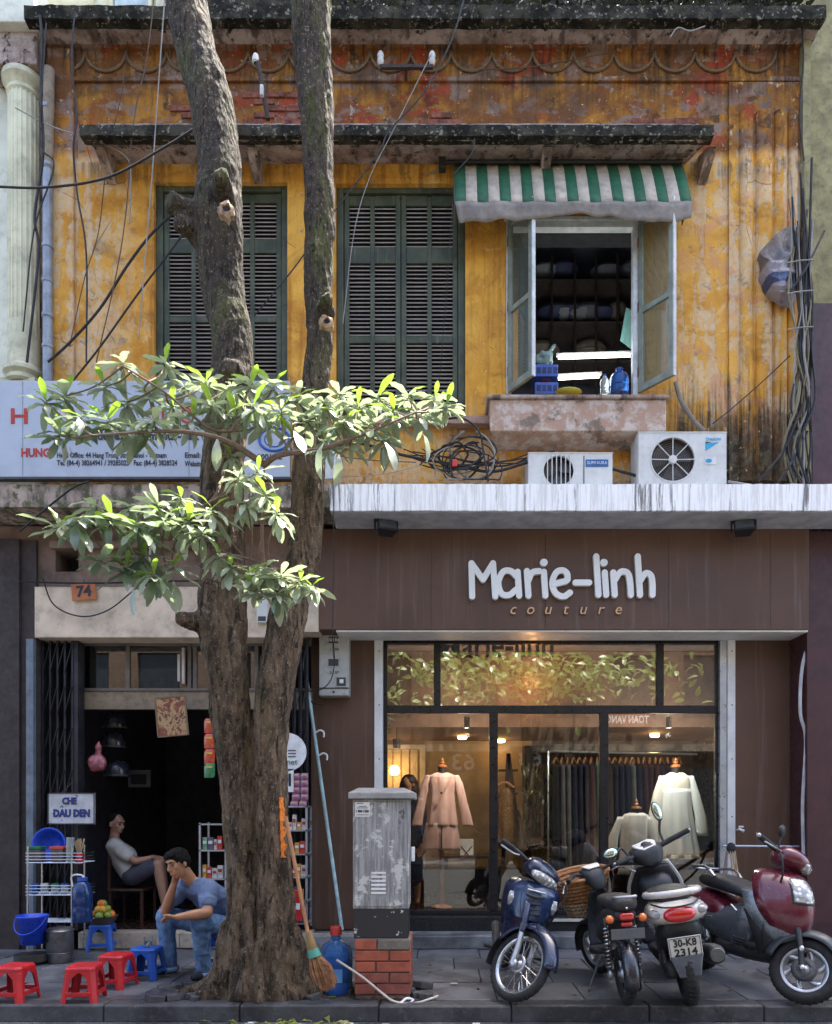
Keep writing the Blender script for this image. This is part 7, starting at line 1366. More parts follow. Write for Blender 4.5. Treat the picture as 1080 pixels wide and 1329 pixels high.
# house number plate
np_ = thing('house_number_plate', 'orange-brown number plate reading 74 hanging crooked on the beige beam', 'number plate', P(109, 768, -.05)); M4 = Matrix.Translation(P(109, 768, -.05)) @ Matrix.Rotation(R(-5), 4, 'Y')
b = MB(); b.T = M4; b.cbox((0, 0, 0), (.245, .008, .165)); b.build('plate', M('orange_brown_plate', (.42, .13, .035), .55, dirt=.3), np_, bevel=.004)
text('74', .15, m_ink, np_, None, M4=M4 @ Matrix.Translation((0, -.0055, 0)) @ Matrix.Rotation(PI / 2, 4, 'X'), thick=.005); MB().tube([P(109, 757, -.04), P(109, 752, -.03)], .004, 5).build('wire', m_irn, np_)
wb = thing('junction_box', 'white junction box on the beam end behind the trunks', 'junction box', P(341, 790, -.08)); MB().box(X(333, -.08), X(347, -.08), -.08, -.0, Z(808, -.08), Z(772, -.08)).build('box_body', m_acw, wb, bevel=.008); MB().box(X(335, -.08), X(345, -.08), -.083, -.08, Z(806, -.08), Z(800, -.08)).build('cover_seam', m_acd, wb)
# hanging picture, packets, bag, sign
hpic = thing('hanging_picture', 'worn brown and ochre picture board hanging crooked above the doorway of shop 74', 'picture', P(223, 930, .12)); M4 = Matrix.Translation(P(223, 930, .12)) @ Matrix.Rotation(R(-5), 4, 'Y')
t = NT('worn_picture'); n1 = t.noise(9, 6, .6, dist=1.2); c = t.mix(t.rng(n1, .42, .5), (.20, .06, .03), (.42, .26, .12)); c = t.mix(t.rng(t.noise(15, 4, .5, dist=2), .55, .6), c, (.10, .045, .03)); m_pic = t.set(col=c, rough=.7)
b = MB(); b.T = M4; b.cbox((0, 0, 0), (.30, .012, .385)); b.build('picture_board', m_pic, hpic); b = MB(); b.T = M4
for q in ((-.152, 0, .006, .40), (.152, 0, .006, .40)): b.cbox((q[0], -.004, 0), (.012, .02, .40))
b.cbox((0, -.004, .197), (.29, .02, .012)); b.cbox((0, -.004, -.197), (.29, .02, .012)); b.build('frame', M('thin_wood_frame', (.20, .13, .07), .6), hpic)
def packet(px, py, w_, h_, y, c, nm, lb, grp, word=None):
    t_ = thing('snack_packet', lb, 'packet', P(px, py, y), group=grp); f = (y - CAMY) / F; W_, H_ = w_ * f, h_ * f
    MB().grid(lambda u, v: ((u - .5) * W_, -.02 * math.sin(PI * u) * math.sin(PI * v), (v - .5) * H_), 6, 6).build('wrapper', M('wrapper_' + nm, c, .25, coat=.6, var=.3, sc=25, bump=.6, bsc=40), t_, smooth=True, local=True)
    MB().grid(lambda u, v: ((u - .5) * W_, .02 * math.sin(PI * u) * math.sin(PI * v), (v - .5) * H_), 6, 6).build('wrapper_back', M('wrapper_' + nm, c, .25), t_, smooth=True, local=True)
    if word: text(word, H_ * .4, m_wprint if nm != 'yel' else m_ink, t_, None, M4=Matrix.Translation((0, -.023, 0)) @ Matrix.Rotation(PI / 2, 4, 'X'), local=True, width=W_ * .7)
    MB().cbox((0, -.022, H_ * .22), (W_ * .6, .003, H_ * .12)).build('print_band', M('yellow_print', (.7, .45, .05), .4, bump=0), t_, local=True)
for i, (py, c, nm) in enumerate([(942, (.55, .06, .02), 'red'), (962, (.60, .08, .02), 'red2'), (982, (.55, .05, .02), 'red'), (1000, (.03, .22, .08), 'green')]): packet(272, py, 14, 19, .16, c, nm, ['topmost red snack packet hanging left of the tree', 'second red snack packet in the hanging string', 'third red snack packet in the hanging string', 'green packet at the bottom of the hanging string'][i], 'snack packets hanging left of the tree')
for i in range(10):
    px, py = 384 + (i % 2) * 11 - (0 if i < 8 else 2), 1008 + (i // 2) * 9
    packet(px, py, 10, 9, .02, (.30, .12, .22), 'plum', 'small plum-coloured sachet in the sheet hanging right of the tree', 'plum sachets hanging right of the tree')
rs = thing('round_sign', 'round white advertising disc half hidden behind the right trunk', 'sign', P(374, 975, 0)); MB().lathe([(0, 0), (.19, 0), (.19, .015), (0, .015)], P(373, 976, 0), 32, 'Y').build('disc', m_wprint, rs); 
text('net', .085, M('green_print', (.03, .2, .12), .5, bump=0), rs, P(379, 989, -.005))
for py in (974, 978, 982): MB().box(X(374), X(384), -.006, -.0005, Z(py + .6), Z(py - .6)).build('printed_line', m_acd, rs)
os_ = thing('number_sign', 'small white sign with a big figure 1 right of the tree', 'sign', P(375, 1014, .0)); MB().box(X(366, 0), X(381, 0), 0, .01, Z(1028, 0), Z(998, 0)).build('board', m_wprint, os_); text('1', .17, m_ink, os_, P(376, 1013, -.004), thick=.004)
sg2 = thing('food_sign', 'white board with blue hand-painted capitals hanging in front of the left gate', 'sign', P(93, 1050, -.12)); yy_ = -.12; MB().box(X(62, yy_), X(123, yy_), yy_, yy_ + .012, Z(1070, yy_), Z(1029, yy_)).build('board', M('sign_offwhite', (.50, .52, .54), .5, dirt=.15), sg2); b = MB()
for q in ((62, 1070, 123, 1068.6), (62, 1030.4, 123, 1029), (62, 1070, 63.4, 1029), (121.6, 1070, 123, 1029)): b.box(X(q[0], yy_), X(q[2], yy_), yy_ - .005, yy_ - .001, Z(q[1], yy_), Z(q[3], yy_))
b.build('border', m_acd, sg2)
m_bl = M('painted_blue', (.02, .035, .16), .6, bump=0); text('CHE', .088, m_bl, sg2, P(90, 1040, yy_ - .004), width=.145, thick=.005); text('DAU DEN', .098, m_bl, sg2, P(93, 1056, yy_ - .004), width=.36, thick=.006)
b = MB(); e = lambda x0, z0, x1, z1: b.bar(P(x0, z0, yy_ - .004), P(x1, z1, yy_ - .004), .008, .002, (0, 1, 0)); e(98, 1031.5, 101, 1034); e(67.5, 1056, 71.5, 1056); e(94.5, 1056, 98.5, 1056); e(78, 1048, 80, 1046); e(80, 1046, 82, 1048); e(79.6, 1064.5, 81, 1064.5); b.build('accent', m_bl, sg2)
MB().tube(spline([P(80, 1029, yy_), P(98, 1012, 0), P(105, 1010, .1)], 4), .004, 5).build('string', m_irn, sg2)
pb_ = thing('pink_bag', 'pink and white plastic bag hanging beside the left gate', 'bag', P(126, 985, .3)); b = MB(); b.ball(P(126, 990, .3), (.10, .06, .11), 14, 9); capsule(b, P(126, 985, .3), P(128, 962, .3), .05, .012); put(remesh(b, .012, 1, lambda co, n: .03 * mnoise.noise(co * 11)), 'bag_body', M('pink_plastic', (.40, .12, .14), .35, var=.7, sc=14, bump=.6, bsc=18, bd=.02), pb_, smooth='all')
# dim things hanging in the dark
m_helm = M('helmet_black', (.03, .03, .04), .25, coat=.6, bump=0)
for i, (px, py) in enumerate([(148, 965), (152, 1002), (150, 940)]):
    h_ = thing('helmet', ['black helmet hanging in the middle of the row beside the gate', 'lowest black helmet hanging beside the gate', 'highest black helmet hanging beside the gate'][i], 'helmet', P(px, py, .9), group='helmets hanging in shop 74'); MB().lathe([(.13, -.05), (.135, 0), (.12, .07), (.08, .12), (0, .14)], (0, 0, 0), 20).build('shell', m_helm, h_, smooth=True, local=True); MB().lathe([(.132, -.05), (.138, -.05), (.138, -.03), (.134, -.03)], (0, 0, 0), 20).build('rim_band', m_eng, h_, local=True)
pnl = thing('wall_panel', 'grey switch panel on the dark back wall of shop 74', 'panel', P(186, 1010, 2.4)); MB().box(X(166, 2.4), X(195, 2.4), 2.4, 2.45, Z(1022, 2.4), Z(999, 2.4)).build('face', M('dim_grey', (.25, .25, .27), .6), pnl, bevel=.01); MB().box(X(170, 2.4), X(190, 2.4), 2.39, 2.398, Z(1018, 2.4), Z(1005, 2.4)).build('inset', m_acd, pnl)
# shelving with goods
def shelfunit(pa, pb, pt, pbm, y, dep, levels, lb, seed):
    s_ = thing('display_shelf', lb, 'shelf', (X((pa + pb) / 2, y), y, Z(pbm, y))); x0_, x1_ = X(pa, y), X(pb, y); r = random.Random(seed)
    for a in (x0_, x1_ - .02):
        for yy in (y, y + dep): MB().box(a, a + .02, yy, yy + .02, Z(pbm, y), Z(pt, y)).build('upright', m_alu, s_)
    for py in levels:
        MB().box(x0_, x1_, y, y + dep, Z(py, y), Z(py, y) + .015).build('shelf_board', m_alu, s_); x = x0_ + .03
        while x < x1_ - .06 and py != levels[0]:
            w_ = r.uniform(.03, .06); h_ = r.uniform(.07, .15); cc = r.choice([((.5, .05, .03), 'r'), ((.6, .55, .5), 'w'), ((.05, .2, .4), 'b'), ((.6, .3, .05), 'o'), ((.1, .1, .12), 'k'), ((.2, .35, .2), 'g')])
            g_ = thing('goods_box', 'small coloured pack standing on %s' % ('the aluminium shelf left of the tree' if pa < 300 else 'the aluminium shelf right of the tree'), 'pack', (x + w_ / 2, y + .05, Z(py, y) + .016), group='packs on the shelf %s of the tree' % ('left' if pa < 300 else 'right'))
            MB().cbox((0, 0, h_ / 2), (w_, .05, h_)).build('pack_body', M('pack_' + cc[1], cc[0], .4, var=.4, sc=30), g_, local=True, bevel=.003); MB().cbox((0, -.027, h_ * .6), (w_ * .7, .003, h_ * .25)).build('pack_label', m_wprint if cc[1] != 'w' else m_red, g_, local=True); x += w_ + .006
shelfunit(258, 294, 1068, 1200, .35, .3, [1071, 1105, 1142, 1176], 'aluminium display shelf with small packs standing left of the tree', 5); shelfunit(364, 399, 1046, 1207, .0, .25, [1048, 1079, 1110, 1140, 1172, 1200], 'aluminium display shelf with small packs between tree and brown pillar', 8)
cc_ = thing('red_drink_box', 'red drinks box at the foot of the right display shelf', 'box', P(385, 1195, -.03)); MB().box(X(374, -.03), X(392, -.03), -.06, .0, Z(1195, -.03), Z(1155, -.03)).build('box_body', M('cola_red', (.5, .02, .02), .4), cc_, bevel=.005); MB().box(X(376, -.03), X(390, -.03), -.064, -.0605, Z(1180, -.03), Z(1172, -.03)).build('white_band', m_wprint, cc_)
# wire rack, basin, pots, bucket
yr = -.5
rk2 = thing('wire_rack', 'chrome wire rack with two baskets of kitchen things in front of the gate', 'rack', P(70, 1200, yr)); xa_, xb_ = X(36, yr), X(107, yr)
for a in (xa_, X(93, yr)):
    for yy in (yr, yr + .25): MB().tube([(a, yy, Z(1238, yr)), (a, yy, Z(1098, yr))], .008, 6).build('post', m_chr, rk2)
for py in (1120, 1162, 1197):
    for q in range(7): MB().tube([(xa_ - .02, yr + q * .042, Z(py, yr)), (xb_, yr + q * .042, Z(py, yr))], .0035, 5).build('shelf_wire', m_chr, rk2)
    if py < 1190:
        for dz in (.03, .06, .09): MB().tube([(xa_ - .02, yr, Z(py, yr) + dz), (xb_, yr, Z(py, yr) + dz), (xb_, yr + .25, Z(py, yr) + dz)], .0035, 5).build('rail_wire', m_chr, rk2)
def small(name, lb, cat, p, mb, mt, sm=True, bv=0, grp=None): o = thing(name, lb, cat, p, group=grp); mb.build('body', mt, o, smooth=sm, local=True, bevel=bv); return o
m_bb = M('blue_bucket_plastic', (.012, .06, .55), .35, var=.15, bump=.05)
bas = thing('blue_basin', 'round blue plastic basin standing upright at the back of the wire rack', 'basin', P(66, 1096, yr + .2)); MB().lathe([(0, .06), (.11, .06), (.125, .05), (.15, -.03), (.165, -.035), (.165, -.04), (.145, -.035), (.12, .04), (0, .045)], (0, 0, 0), 28, 'Y').build('bowl', m_bb, bas, smooth='all', local=True)
for i, (px, c, w_, h_, lb) in enumerate([(44, (.02, .15, .05), .13, .12, 'green-lidded food tub on the upper rack basket'), (74, (.55, .08, .03), .12, .12, 'orange-red lidded tub on the upper rack basket')]):
    o = thing('food_tub', lb, 'tub', P(px + 3, 1119, yr + .1)); MB().box(-w_ / 2, w_ / 2, -.05, .05, .005, h_).build('tub_body', M('murky_glass', (.12, .10, .08), .2, var=.4), o, local=True, bevel=.01); MB().box(-w_ / 2 - .004, w_ / 2 + .004, -.054, .054, h_ + .001, h_ + .03).build('lid', M('lid_%d' % i, c, .4), o, local=True, bevel=.005)
small('plastic_cups', 'leaning stack of clear plastic cups at the right end of the wire rack', 'cups', P(90, 1120, yr + .03), MB().tube([(0, 0, 0), (.01, 0, .24)], [.028, .036], 14), m_clear)
o = thing('chopstick_jar', 'jar of wooden spoons and chopsticks at the right corner of the wire rack', 'jar', P(103, 1121, yr + .1)); MB().lathe([(0, 0), (.04, 0), (.045, .1), (.04, .1), (.035, .01)], (0, 0, 0), 14).build('jar_body', m_redl, o, smooth=True, local=True)
for k in range(8): a = rnd.uniform(-.35, .35); MB().tube([(0, 0, .05), (a * .15, rnd.uniform(-.03, .03), .2 + rnd.uniform(0, .04))], [.004, .008], 5).build('spoon', M('pale_wood', (.5, .38, .22), .6), o, local=True)
for i, px in enumerate((45, 58, 72, 84)): 
    o = thing('small_jar', ['dark jar at the left end of the lower rack basket', 'white-lidded jar on the lower rack basket', 'green-lidded jar on the lower rack basket', 'dark jar at the right end of the lower rack basket'][i], 'jar', P(px, 1161, yr + .1), group='jars on the lower rack basket'); MB().lathe([(0, 0), (.035, 0), (.037, .08), (.03, .09)], (0, 0, 0), 14).build('jar_body', m_clear if i != 0 else m_jug, o, smooth=True, local=True); MB().lathe([(.034, .088), (.034, .105), (0, .105)], (0, 0, 0), 14).build('lid', [m_bcap, m_wcap, M('green_cap', (.02, .2, .06), .4), m_bcap][i], o, local=True)
t = NT('navy_jug'); t.set(col=(.02, .06, .2), rough=.15, trans=.4); m_njug = t.m
bj = thing('dark_water_jug', 'dark blue water jug with blue cap and pale handle beside the wire rack', 'jug', P(107, 1197, yr)); MB().lathe([(0, 0), (.085, 0), (.09, .02), (.09, .12), (.085, .14), (.09, .16), (.09, .28), (.07, .35), (.035, .38), (.035, .39)], (0, 0, .005), 22).build('jug_body', m_njug, bj, smooth=True, local=True); MB().lathe([(.045, .385), (.045, .42), (0, .42)], (0, 0, 0), 16).build('cap', m_bcap, bj, local=True); MB().tube(spline([(-.08, -.02, .33), (-.09, -.02, .43), (0, -.02, .44), (.03, -.02, .40)], 4), .009, 6).build('handle', m_wcap, bj, smooth=True, local=True)
fb = thing('fruit_basket', 'basket of oranges, mangoes and green fruit standing on a blue stool', 'fruit basket', (X(127, -.12), -.02, .257)); MB().lathe([(0, 0), (.10, 0), (.15, .08), (.14, .08), (.09, .01)], (0, 0, 0), 20).build('bowl', M('dark_weave', (.06, .05, .04), .7, bump=.8), fb, smooth=True, local=True)
for k in range(13): 
    a = k * 2.4; r_ = .09 if k < 7 else .045 if k < 11 else .01; MB().ball((r_ * math.cos(a), r_ * math.sin(a), .09 + (.0 if k < 7 else .055 if k < 11 else .11)), .040, 10, 7).build('fruit', M('fruit_%d' % (k % 3), [(.75, .18, .02), (.65, .35, .03), (.20, .28, .04)][k % 3], .4, var=.2, bump=.05), fb, smooth=True, local=True)
bk_ = thing('blue_bucket', 'bright blue plastic bucket with a handle standing on a dark pot at the left edge', 'bucket', (X(42, -.7), -.7, Z(1225, -.7))); MB().lathe([(0, .01), (.098, 0), (.13, .24), (.137, .245), (.137, .26), (.125, .258), (.095, .02), (0, .02)], (0, 0, 0), 28).build('bucket_body', m_bb, bk_, smooth='all', local=True); MB().tube([(.135 * math.cos(a), -.02 - .135 * abs(math.sin(a)), .245 - .14 * math.sin(a)) for a in [PI * k / 14 for k in range(15)]], .005, 6).build('handle', m_bb, bk_, smooth=True, local=True)
small('dark_pot', 'dark round pot under the bright blue bucket', 'pot', (X(42, -.68), -.68, 0), MB().lathe([(0, 0), (.12, 0), (.15, .03), (.15, .085), (.0, .088)], (0, 0, 0), 22), M('sooty_pot', (.05, .048, .045), .5, .4))
for i, (z_, r_) in enumerate(((.0, .105), (.10, .115))): small('cooking_pot', ['lower dented aluminium cooking pot beside the bucket', 'upper aluminium cooking pot with lid beside the bucket'][i], 'pot', (X(78, -.62), -.62, z_ + .0), MB().lathe([(0, 0), (r_ * .95, 0), (r_, .01), (r_, .085 + .1 * i), (r_ * 1.06, .09 + .1 * i), (r_ * .9, .11 + .1 * i), (0, .13 + .1 * i) if i else (0, .09)], (0, 0, 0), 24), M('dull_aluminium', (.20, .20, .20), .4, .8, var=.4, dirt=.4), grp='cooking pots under the rack')
# ---- plastic stools
m_sr = M('red_stool_plastic', (.52, .015, .02), .42, var=.2, sc=8, bump=.06, dirt=.3); m_sb = M('blue_stool_plastic', (.02, .10, .45), .42, var=.2, sc=8, bump=.06, dirt=.3)
def stool(px, pyb, rz, mt, lb, w_=.245, h_=.255):
    d = CAMZ * F / (pyb - VY); y = d + CAMY; s_ = thing('plastic_stool', lb, 'stool', (X(px, y), y + .1, 0), rot=(0, 0, R(rz)), group='red plastic stools' if mt is m_sr else 'blue plastic stools')
    a, c = w_ / 2 * .80, w_ / 2 * 1.04; pl = lambda r, k=.028: [(-r + k, -r), (r - k, -r), (r, -r + k), (r, r - k), (r - k, r), (-r + k, r), (-r, r - k), (-r, -r + k)]
    b = MB(); p1 = pl(a, .03); p2 = pl(a + .007, .03); n = 8
    b.add([(x, y_, h_) for x, y_ in p1] + [(x, y_, h_ - .012) for x, y_ in p2] + [(x, y_, h_ - .04) for x, y_ in p2], [tuple(range(n))] + [(i, (i + 1) % n, n + (i + 1) % n, n + i) for i in range(n)] + [(n + i, n + (i + 1) % n, 2 * n + (i + 1) % n, 2 * n + i) for i in range(n)]); b.build('seat', mt, s_, local=True, solid=.004, bevel=.003)
    for sx in (-1, 1):
        for sy in (-1, 1):
            b = MB(); t0, t1 = a, c; k0, k1 = .055, .042
            def Lp(r, k, z): return [(sx * r, sy * (r - k), z), (sx * r, sy * (r - .024), z), (sx * (r - .024), sy * r, z), (sx * (r - k), sy * r, z)]
            r1, r2, r3 = Lp(t0 + .008, .095, h_ - .04), Lp(t0 + .012, k0, h_ - .085), Lp(t1, k1, 0)
            b.add(r1 + r2 + r3, [(i, i + 1, 5 + i, 4 + i) for i in range(3)] + [(4 + i, 5 + i, 9 + i, 8 + i) for i in range(3)]); b.build('leg', mt, s_, local=True, solid=.005, bevel=.0015)
    m_ = a + (c - a) * .72 + .004
    for s in (-1, 1): MB().cbox((0, s * m_, .065), (2 * m_ - .07, .010, .032)).build('stretcher', mt, s_, local=True, bevel=.003); MB().cbox((s * m_, 0, .065), (.010, 2 * m_ - .07, .032)).build('stretcher', mt, s_, local=True, bevel=.003)
    return s_
stool(127, 1235, 8, m_sb, 'blue plastic stool with the fruit basket on it'); st_g = stool(184, 1273, -4, m_sb, 'blue plastic stool with a drinking glass on it'); stool(273, 1264, 20, m_sb, 'blue plastic stool the man sits on', .27, .27)
stool(101, 1302, 5, m_sr, 'red plastic stool nearest the kerb in the middle'); stool(144, 1284, -12, m_sr, 'red plastic stool between the front red stool and the glass'); stool(10, 1302, -6, m_sr, 'red plastic stool cut by the left edge of the view')
t = NT('drinking_glass'); t.set(col=(.9, .95, .95), rough=.03, trans=1, ior=1.3); m_dg = t.m; gl_ = thing('drinking_glass', 'small drinking glass of water standing on the blue stool', 'glass', (X(185, -1.4), st_g.location.y, .257)); MB().lathe([(0, 0), (.028, 0), (.036, .085), (.033, .085), (.026, .008), (0, .008)], (0, 0, 0), 18).build('tumbler', m_dg, gl_, smooth=True, local=True); MB().lathe([(0, .01), (.026, .01), (.030, .045), (0, .045)], (0, 0, 0), 16).build('water', m_dg, gl_, smooth=True, local=True)
# ================================================================ PEOPLE
def skinmat(nm, c): t = NT(nm); t.set(col=t.mix(t.rng(t.noise(9, 5), .3, .7), tuple(x * .82 for x in c), c), rough=.5, nrm=t.bump(t.noise(120, 3), .12, .002)); t.b.inputs['Subsurface Weight'].default_value = .12; t.b.inputs['Subsurface Radius'].default_value = (.02, .008, .004); return t.m
m_skin = skinmat('skin_tan', (.48, .24, .13)); m_hair = M('black_hair', (.006, .005, .005), .7, var=.5, sc=60, bump=1, bsc=160, bd=.02, spec=.25)
t = NT('jeans_denim'); xx, yy, zz = t.xyz(); n1 = t.noise(5, 6, .65); c = t.mix(t.rng(n1, .35, .65), (.035, .085, .19), (.14, .25, .42)); c = t.mix(t.math('MULTIPLY', t.rng(t.noise(1, 5, .6, vec=t.scale((26, 26, 5))), .5, .7), .4), c, (.30, .42, .58)); m_jean = t.set(col=c, rough=.85, nrm=t.bump(t.noise(1, 5, .6, vec=t.scale((13, 13, 20)), dist=.4), .55, .03))
t = NT('blue_tshirt_cotton'); c = t.mix(t.rng(t.noise(6, 6, .6), .3, .7), (.085, .13, .24), (.14, .195, .32)); m_tee = t.set(col=c, rough=.88, nrm=t.bump(t.noise(1, 5, .55, vec=t.scale((8, 8, 15)), dist=.5), .5, .035))
def V(x, y, z): return Vector((x, y, z))
def torso(b, hl, hr, sl, sr, rh, rw, rs, k0=0, k1=1, n=9, bow=(0, 0, 0)):
    for i in range(n + 1):
        t_ = k0 + (k1 - k0) * i / n; r_ = rh + (rw - rh) * min(1, t_ * 2) if t_ < .5 else rw + (rs - rw) * (t_ - .5) * 2; bw = Vector(bow) * math.sin(PI * t_)
        a, c = hl.lerp(sl, t_) + bw, hr.lerp(sr, t_) + bw; m_ = (a + c) / 2; sh = .62 + .38 * abs(t_ - .45) / .55; a, c = m_.lerp(a, min(1, sh)), m_.lerp(c, min(1, sh)); capsule(b, a, c, r_, r_, 12)
def head(b, c, rot, s=1.0):  # skull, jaw, nose, brow, lips, cheeks, ears
    q = lambda x, y, z: c + rot @ (Vector((x, y, z)) * s)         # face looks along +x, z up
    e = lambda p, r: b.ball(q(*p), tuple(k * s for k in r), 16, 10, rot)
    e((-.012, 0, .03), (.092, .074, .085)); e((.012, 0, -.028), (.070, .060, .085)); e((.035, 0, -.085), (.035, .030, .024)); e((.05, 0, -.045), (.038, .042, .04))
    capsule(b, q(.074, 0, .028), q(.098, 0, -.018), .009 * s, .014 * s, 10); e((.087, .012, -.022), (.010, .009, .008)); e((.087, -.012, -.022), (.010, .009, .008)); e((.068, 0, .045), (.018, .05, .012)); capsule(b, q(.078, -.02, -.056), q(.078, .02, -.056), .008 * s, .008 * s); capsule(b, q(.077, -.018, -.068), q(.077, .018, -.068), .009 * s, .009 * s)
    for k in (-1, 1): e((.048, k * .042, -.008), (.024, .018, .022)); e((-.012, k * .078, -.005), (.018, .010, .032))
    return q
def facebits(par, q, s, rot):
    for k in (-1, 1):
        MB().ball(q(.072, k * .031, .013), (.012 * s, .015 * s, .006 * s), 8, 6, rot).build('eye', M('eye_dark', (.02, .015, .012), .2, bump=0), par, smooth=True); MB().tube([q(.083, k * .014, .034), q(.082, k * .034, .041), q(.070, k * .052, .034)], [.004 * s, .005 * s, .002], 6).build('eyebrow', m_hair, par, smooth=True)
    MB().tube([q(.084, -.022, -.062), q(.089, 0, -.0615), q(.084, .022, -.062)], [.002, .005 * s, .002], 6).build('mouth', M('lip_brown', (.25, .07, .05), .5, bump=0), par, smooth=True)
def hand(b, wrist, palm_end, side, curl, s=1.0, thumbdir=None, spread=.019, normal=(0, 0, 1)):
    w_, p = Vector(wrist), Vector(palm_end); d = (p - w_).normalized(); nrm = Vector(normal); sx = Vector(side).normalized()
    for k in (-1.4, -.5, .5, 1.4): capsule(b, w_ + sx * .012 * k * s, p + sx * spread * k * s, .016 * s, .013 * s, 10)
    for i, k in enumerate((-1.5, -.5, .5, 1.5)):
        L = (.032, .038, .036, .028)[i] * s * 1.05; q0 = p + sx * spread * k * s; dd = d.copy(); pts = [q0]
        for j in range(3):
            dd = (dd + nrm * curl[min(j, len(curl) - 1)]).normalized(); pts.append(pts[-1] + dd * L * (1 - .18 * j))
        chain(b, pts, [.0098 * s, .009 * s, .0083 * s, .007 * s], 8)
    th = Vector(thumbdir) if thumbdir else (sx * -1 + d * .8).normalized(); q0 = w_.lerp(p, .35) - sx * .02 * s; q1 = q0 + th * .035 * s; q2 = q1 + (th + d * .8).normalized() * .034 * s; q3 = q2 + (d + nrm * .3).normalized() * .026 * s; chain(b, [q0, q1, q2, q3], [.015 * s, .012 * s, .0105 * s, .008 * s], 8)
# ---- man on the blue stool
man = thing('person', 'man in blue T-shirt and jeans sitting hunched with a phone at his face', 'person', (-1.98, -1.15, 0))
hR, hL = V(-1.93, -.95, .38), V(-1.77, -1.08, .38); kR, kL = V(-2.31, -1.16, .495), V(-1.925, -1.46, .49); aR, aL = V(-2.29, -1.12, .10), V(-1.93, -1.33, .10)
sR, sL = V(-2.15, -1.14, .76), V(-1.885, -1.38, .755); eR, eL = V(-2.275, -1.26, .555), V(-1.84, -1.53, .575); wR, wL = V(-2.165, -1.35, .80), V(-2.07, -1.56, .545); nb = V(-2.06, -1.31, .80)
hc = V(-2.115, -1.425, .955); fwd = Vector((-.52, -.80, -.30)).normalized(); up_ = Vector((-.22, -.12, 1)); yy_ = up_.cross(fwd).normalized(); zz_ = fwd.cross(yy_).normalized(); hrot = Matrix((fwd, yy_, zz_)).transposed()
b = MB(); q = head(b, hc, hrot, .98)
chain(b, [nb + V(.02, .03, -.03), hc + V(.035, .05, -.06)], [.062, .052]); torso(b, hL, hR, sL, sR, .085, .085, .065, n=8, bow=(.03, .04, .03))
chain(b, [sR, eR], [.052, .038]); chain(b, [eR, eR.lerp(wR, .4), wR], [.040, .040, .025]); chain(b, [sL, eL], [.054, .040]); chain(b, [eL, eL.lerp(wL, .4), wL], [.041, .042, .026])
chain(b, [hR, kR, kR.lerp(aR, .35), aR], [.08, .055, .055, .034]); chain(b, [hL, kL, kL.lerp(aL, .35), aL], [.08, .055, .055, .034])
hand(b, wR, wR + V(.025, -.022, .065), (-.3, -.6, .2), (.35, .9, 1.0), .98, (.2, .3, .9), normal=(-.25, .55, .35)); hand(b, wL, wL + V(-.062, .01, .0), (.1, .75, -.2), (.3, .5, .5), .98, (-.6, -.5, .3), normal=(.1, .2, -1))
body = put(remesh(b, .0065, 3), 'body', m_skin, man, smooth='all'); facebits(man, q, .98, hrot)
b = MB(); e = lambda p, r: b.ball(q(*p), r, 16, 10, hrot); e((-.022, 0, .050), (.094, .082, .080)); e((-.045, 0, .018), (.07, .080, .075)); e((.03, 0, .092), (.055, .062, .034)); e((.052, -.012, .085), (.035, .045, .025)); e((-.01, .074, .03), (.035, .012, .04)); e((-.01, -.074, .03), (.035, .012, .04))
put(remesh(b, .007, 2, lambda co, n: .005 * mnoise.noise(co * 45) + .005 * mnoise.noise((co.x * 130, co.y * 130, co.z * 60))), 'hair', m_hair, man, smooth='all')
b = MB(); torso(b, hL + V(0, 0, .0), hR + V(0, 0, .0), sL + V(0, 0, -.005), sR + V(0, 0, -.005), .108, .112, .082, n=10, bow=(.03, .04, .03)); m_e = lambda a, c, k: a.lerp(c, k)
chain(b, [sR, m_e(sR, eR, .55)], [.078, .070]); chain(b, [sL, m_e(sL, eL, .58)], [.080, .073]); chain(b, [nb, nb + V(-.02, -.03, .004)], [.06, .045])
put(remesh(b, .010, 3, lambda co, n: .011 * (.3 - abs(mnoise.noise((co.x * 7 + co.z * 5, co.y * 7, co.z * 15)))) + .004 * mnoise.noise(co * 30)), 't_shirt', m_tee, man, smooth='all')
b = MB(); capsule(b, hL, hR, .112, .112); chain(b, [hR, m_e(hR, kR, .5), kR, m_e(kR, aR, .4), aR + V(0, 0, -.02)], [.108, .090, .078, .070, .062]); chain(b, [hL, m_e(hL, kL, .5), kL, m_e(kL, aL, .4), aL + V(0, 0, -.02)], [.108, .092, .080, .072, .064])
put(remesh(b, .010, 3, lambda co, n: .012 * (.3 - abs(mnoise.noise((co.x * 12, co.y * 12, co.z * 13)))) + .004 * mnoise.noise(co * 34)), 'jeans', m_jean, man, smooth='all')
for a, d in ((aR, V(-.5, -.86, 0)), (aL, V(-.35, -.94, 0))):
    d.normalize(); b = MB(); g0 = V(a.x, a.y, .042); chain(b, [g0 - d * .05, g0 + d * .05, g0 + d * .13], [.042, .040, .030]); me = remesh(b, .009, 2)
    for v in me.vertices: v.co.z = max(.002, v.co.z)
    put(me, 'shoe', M('black_canvas_shoe', (.012, .012, .018), .75), man, smooth='all'); b = MB(); b.tube([a + V(0, 0, -.075), a + V(0, 0, -.035)], [.066, .068], 18, False); b.build('turned_up_cuff', M('pale_cuff_denim', (.22, .34, .48), .85), man, smooth=True, solid=.006)
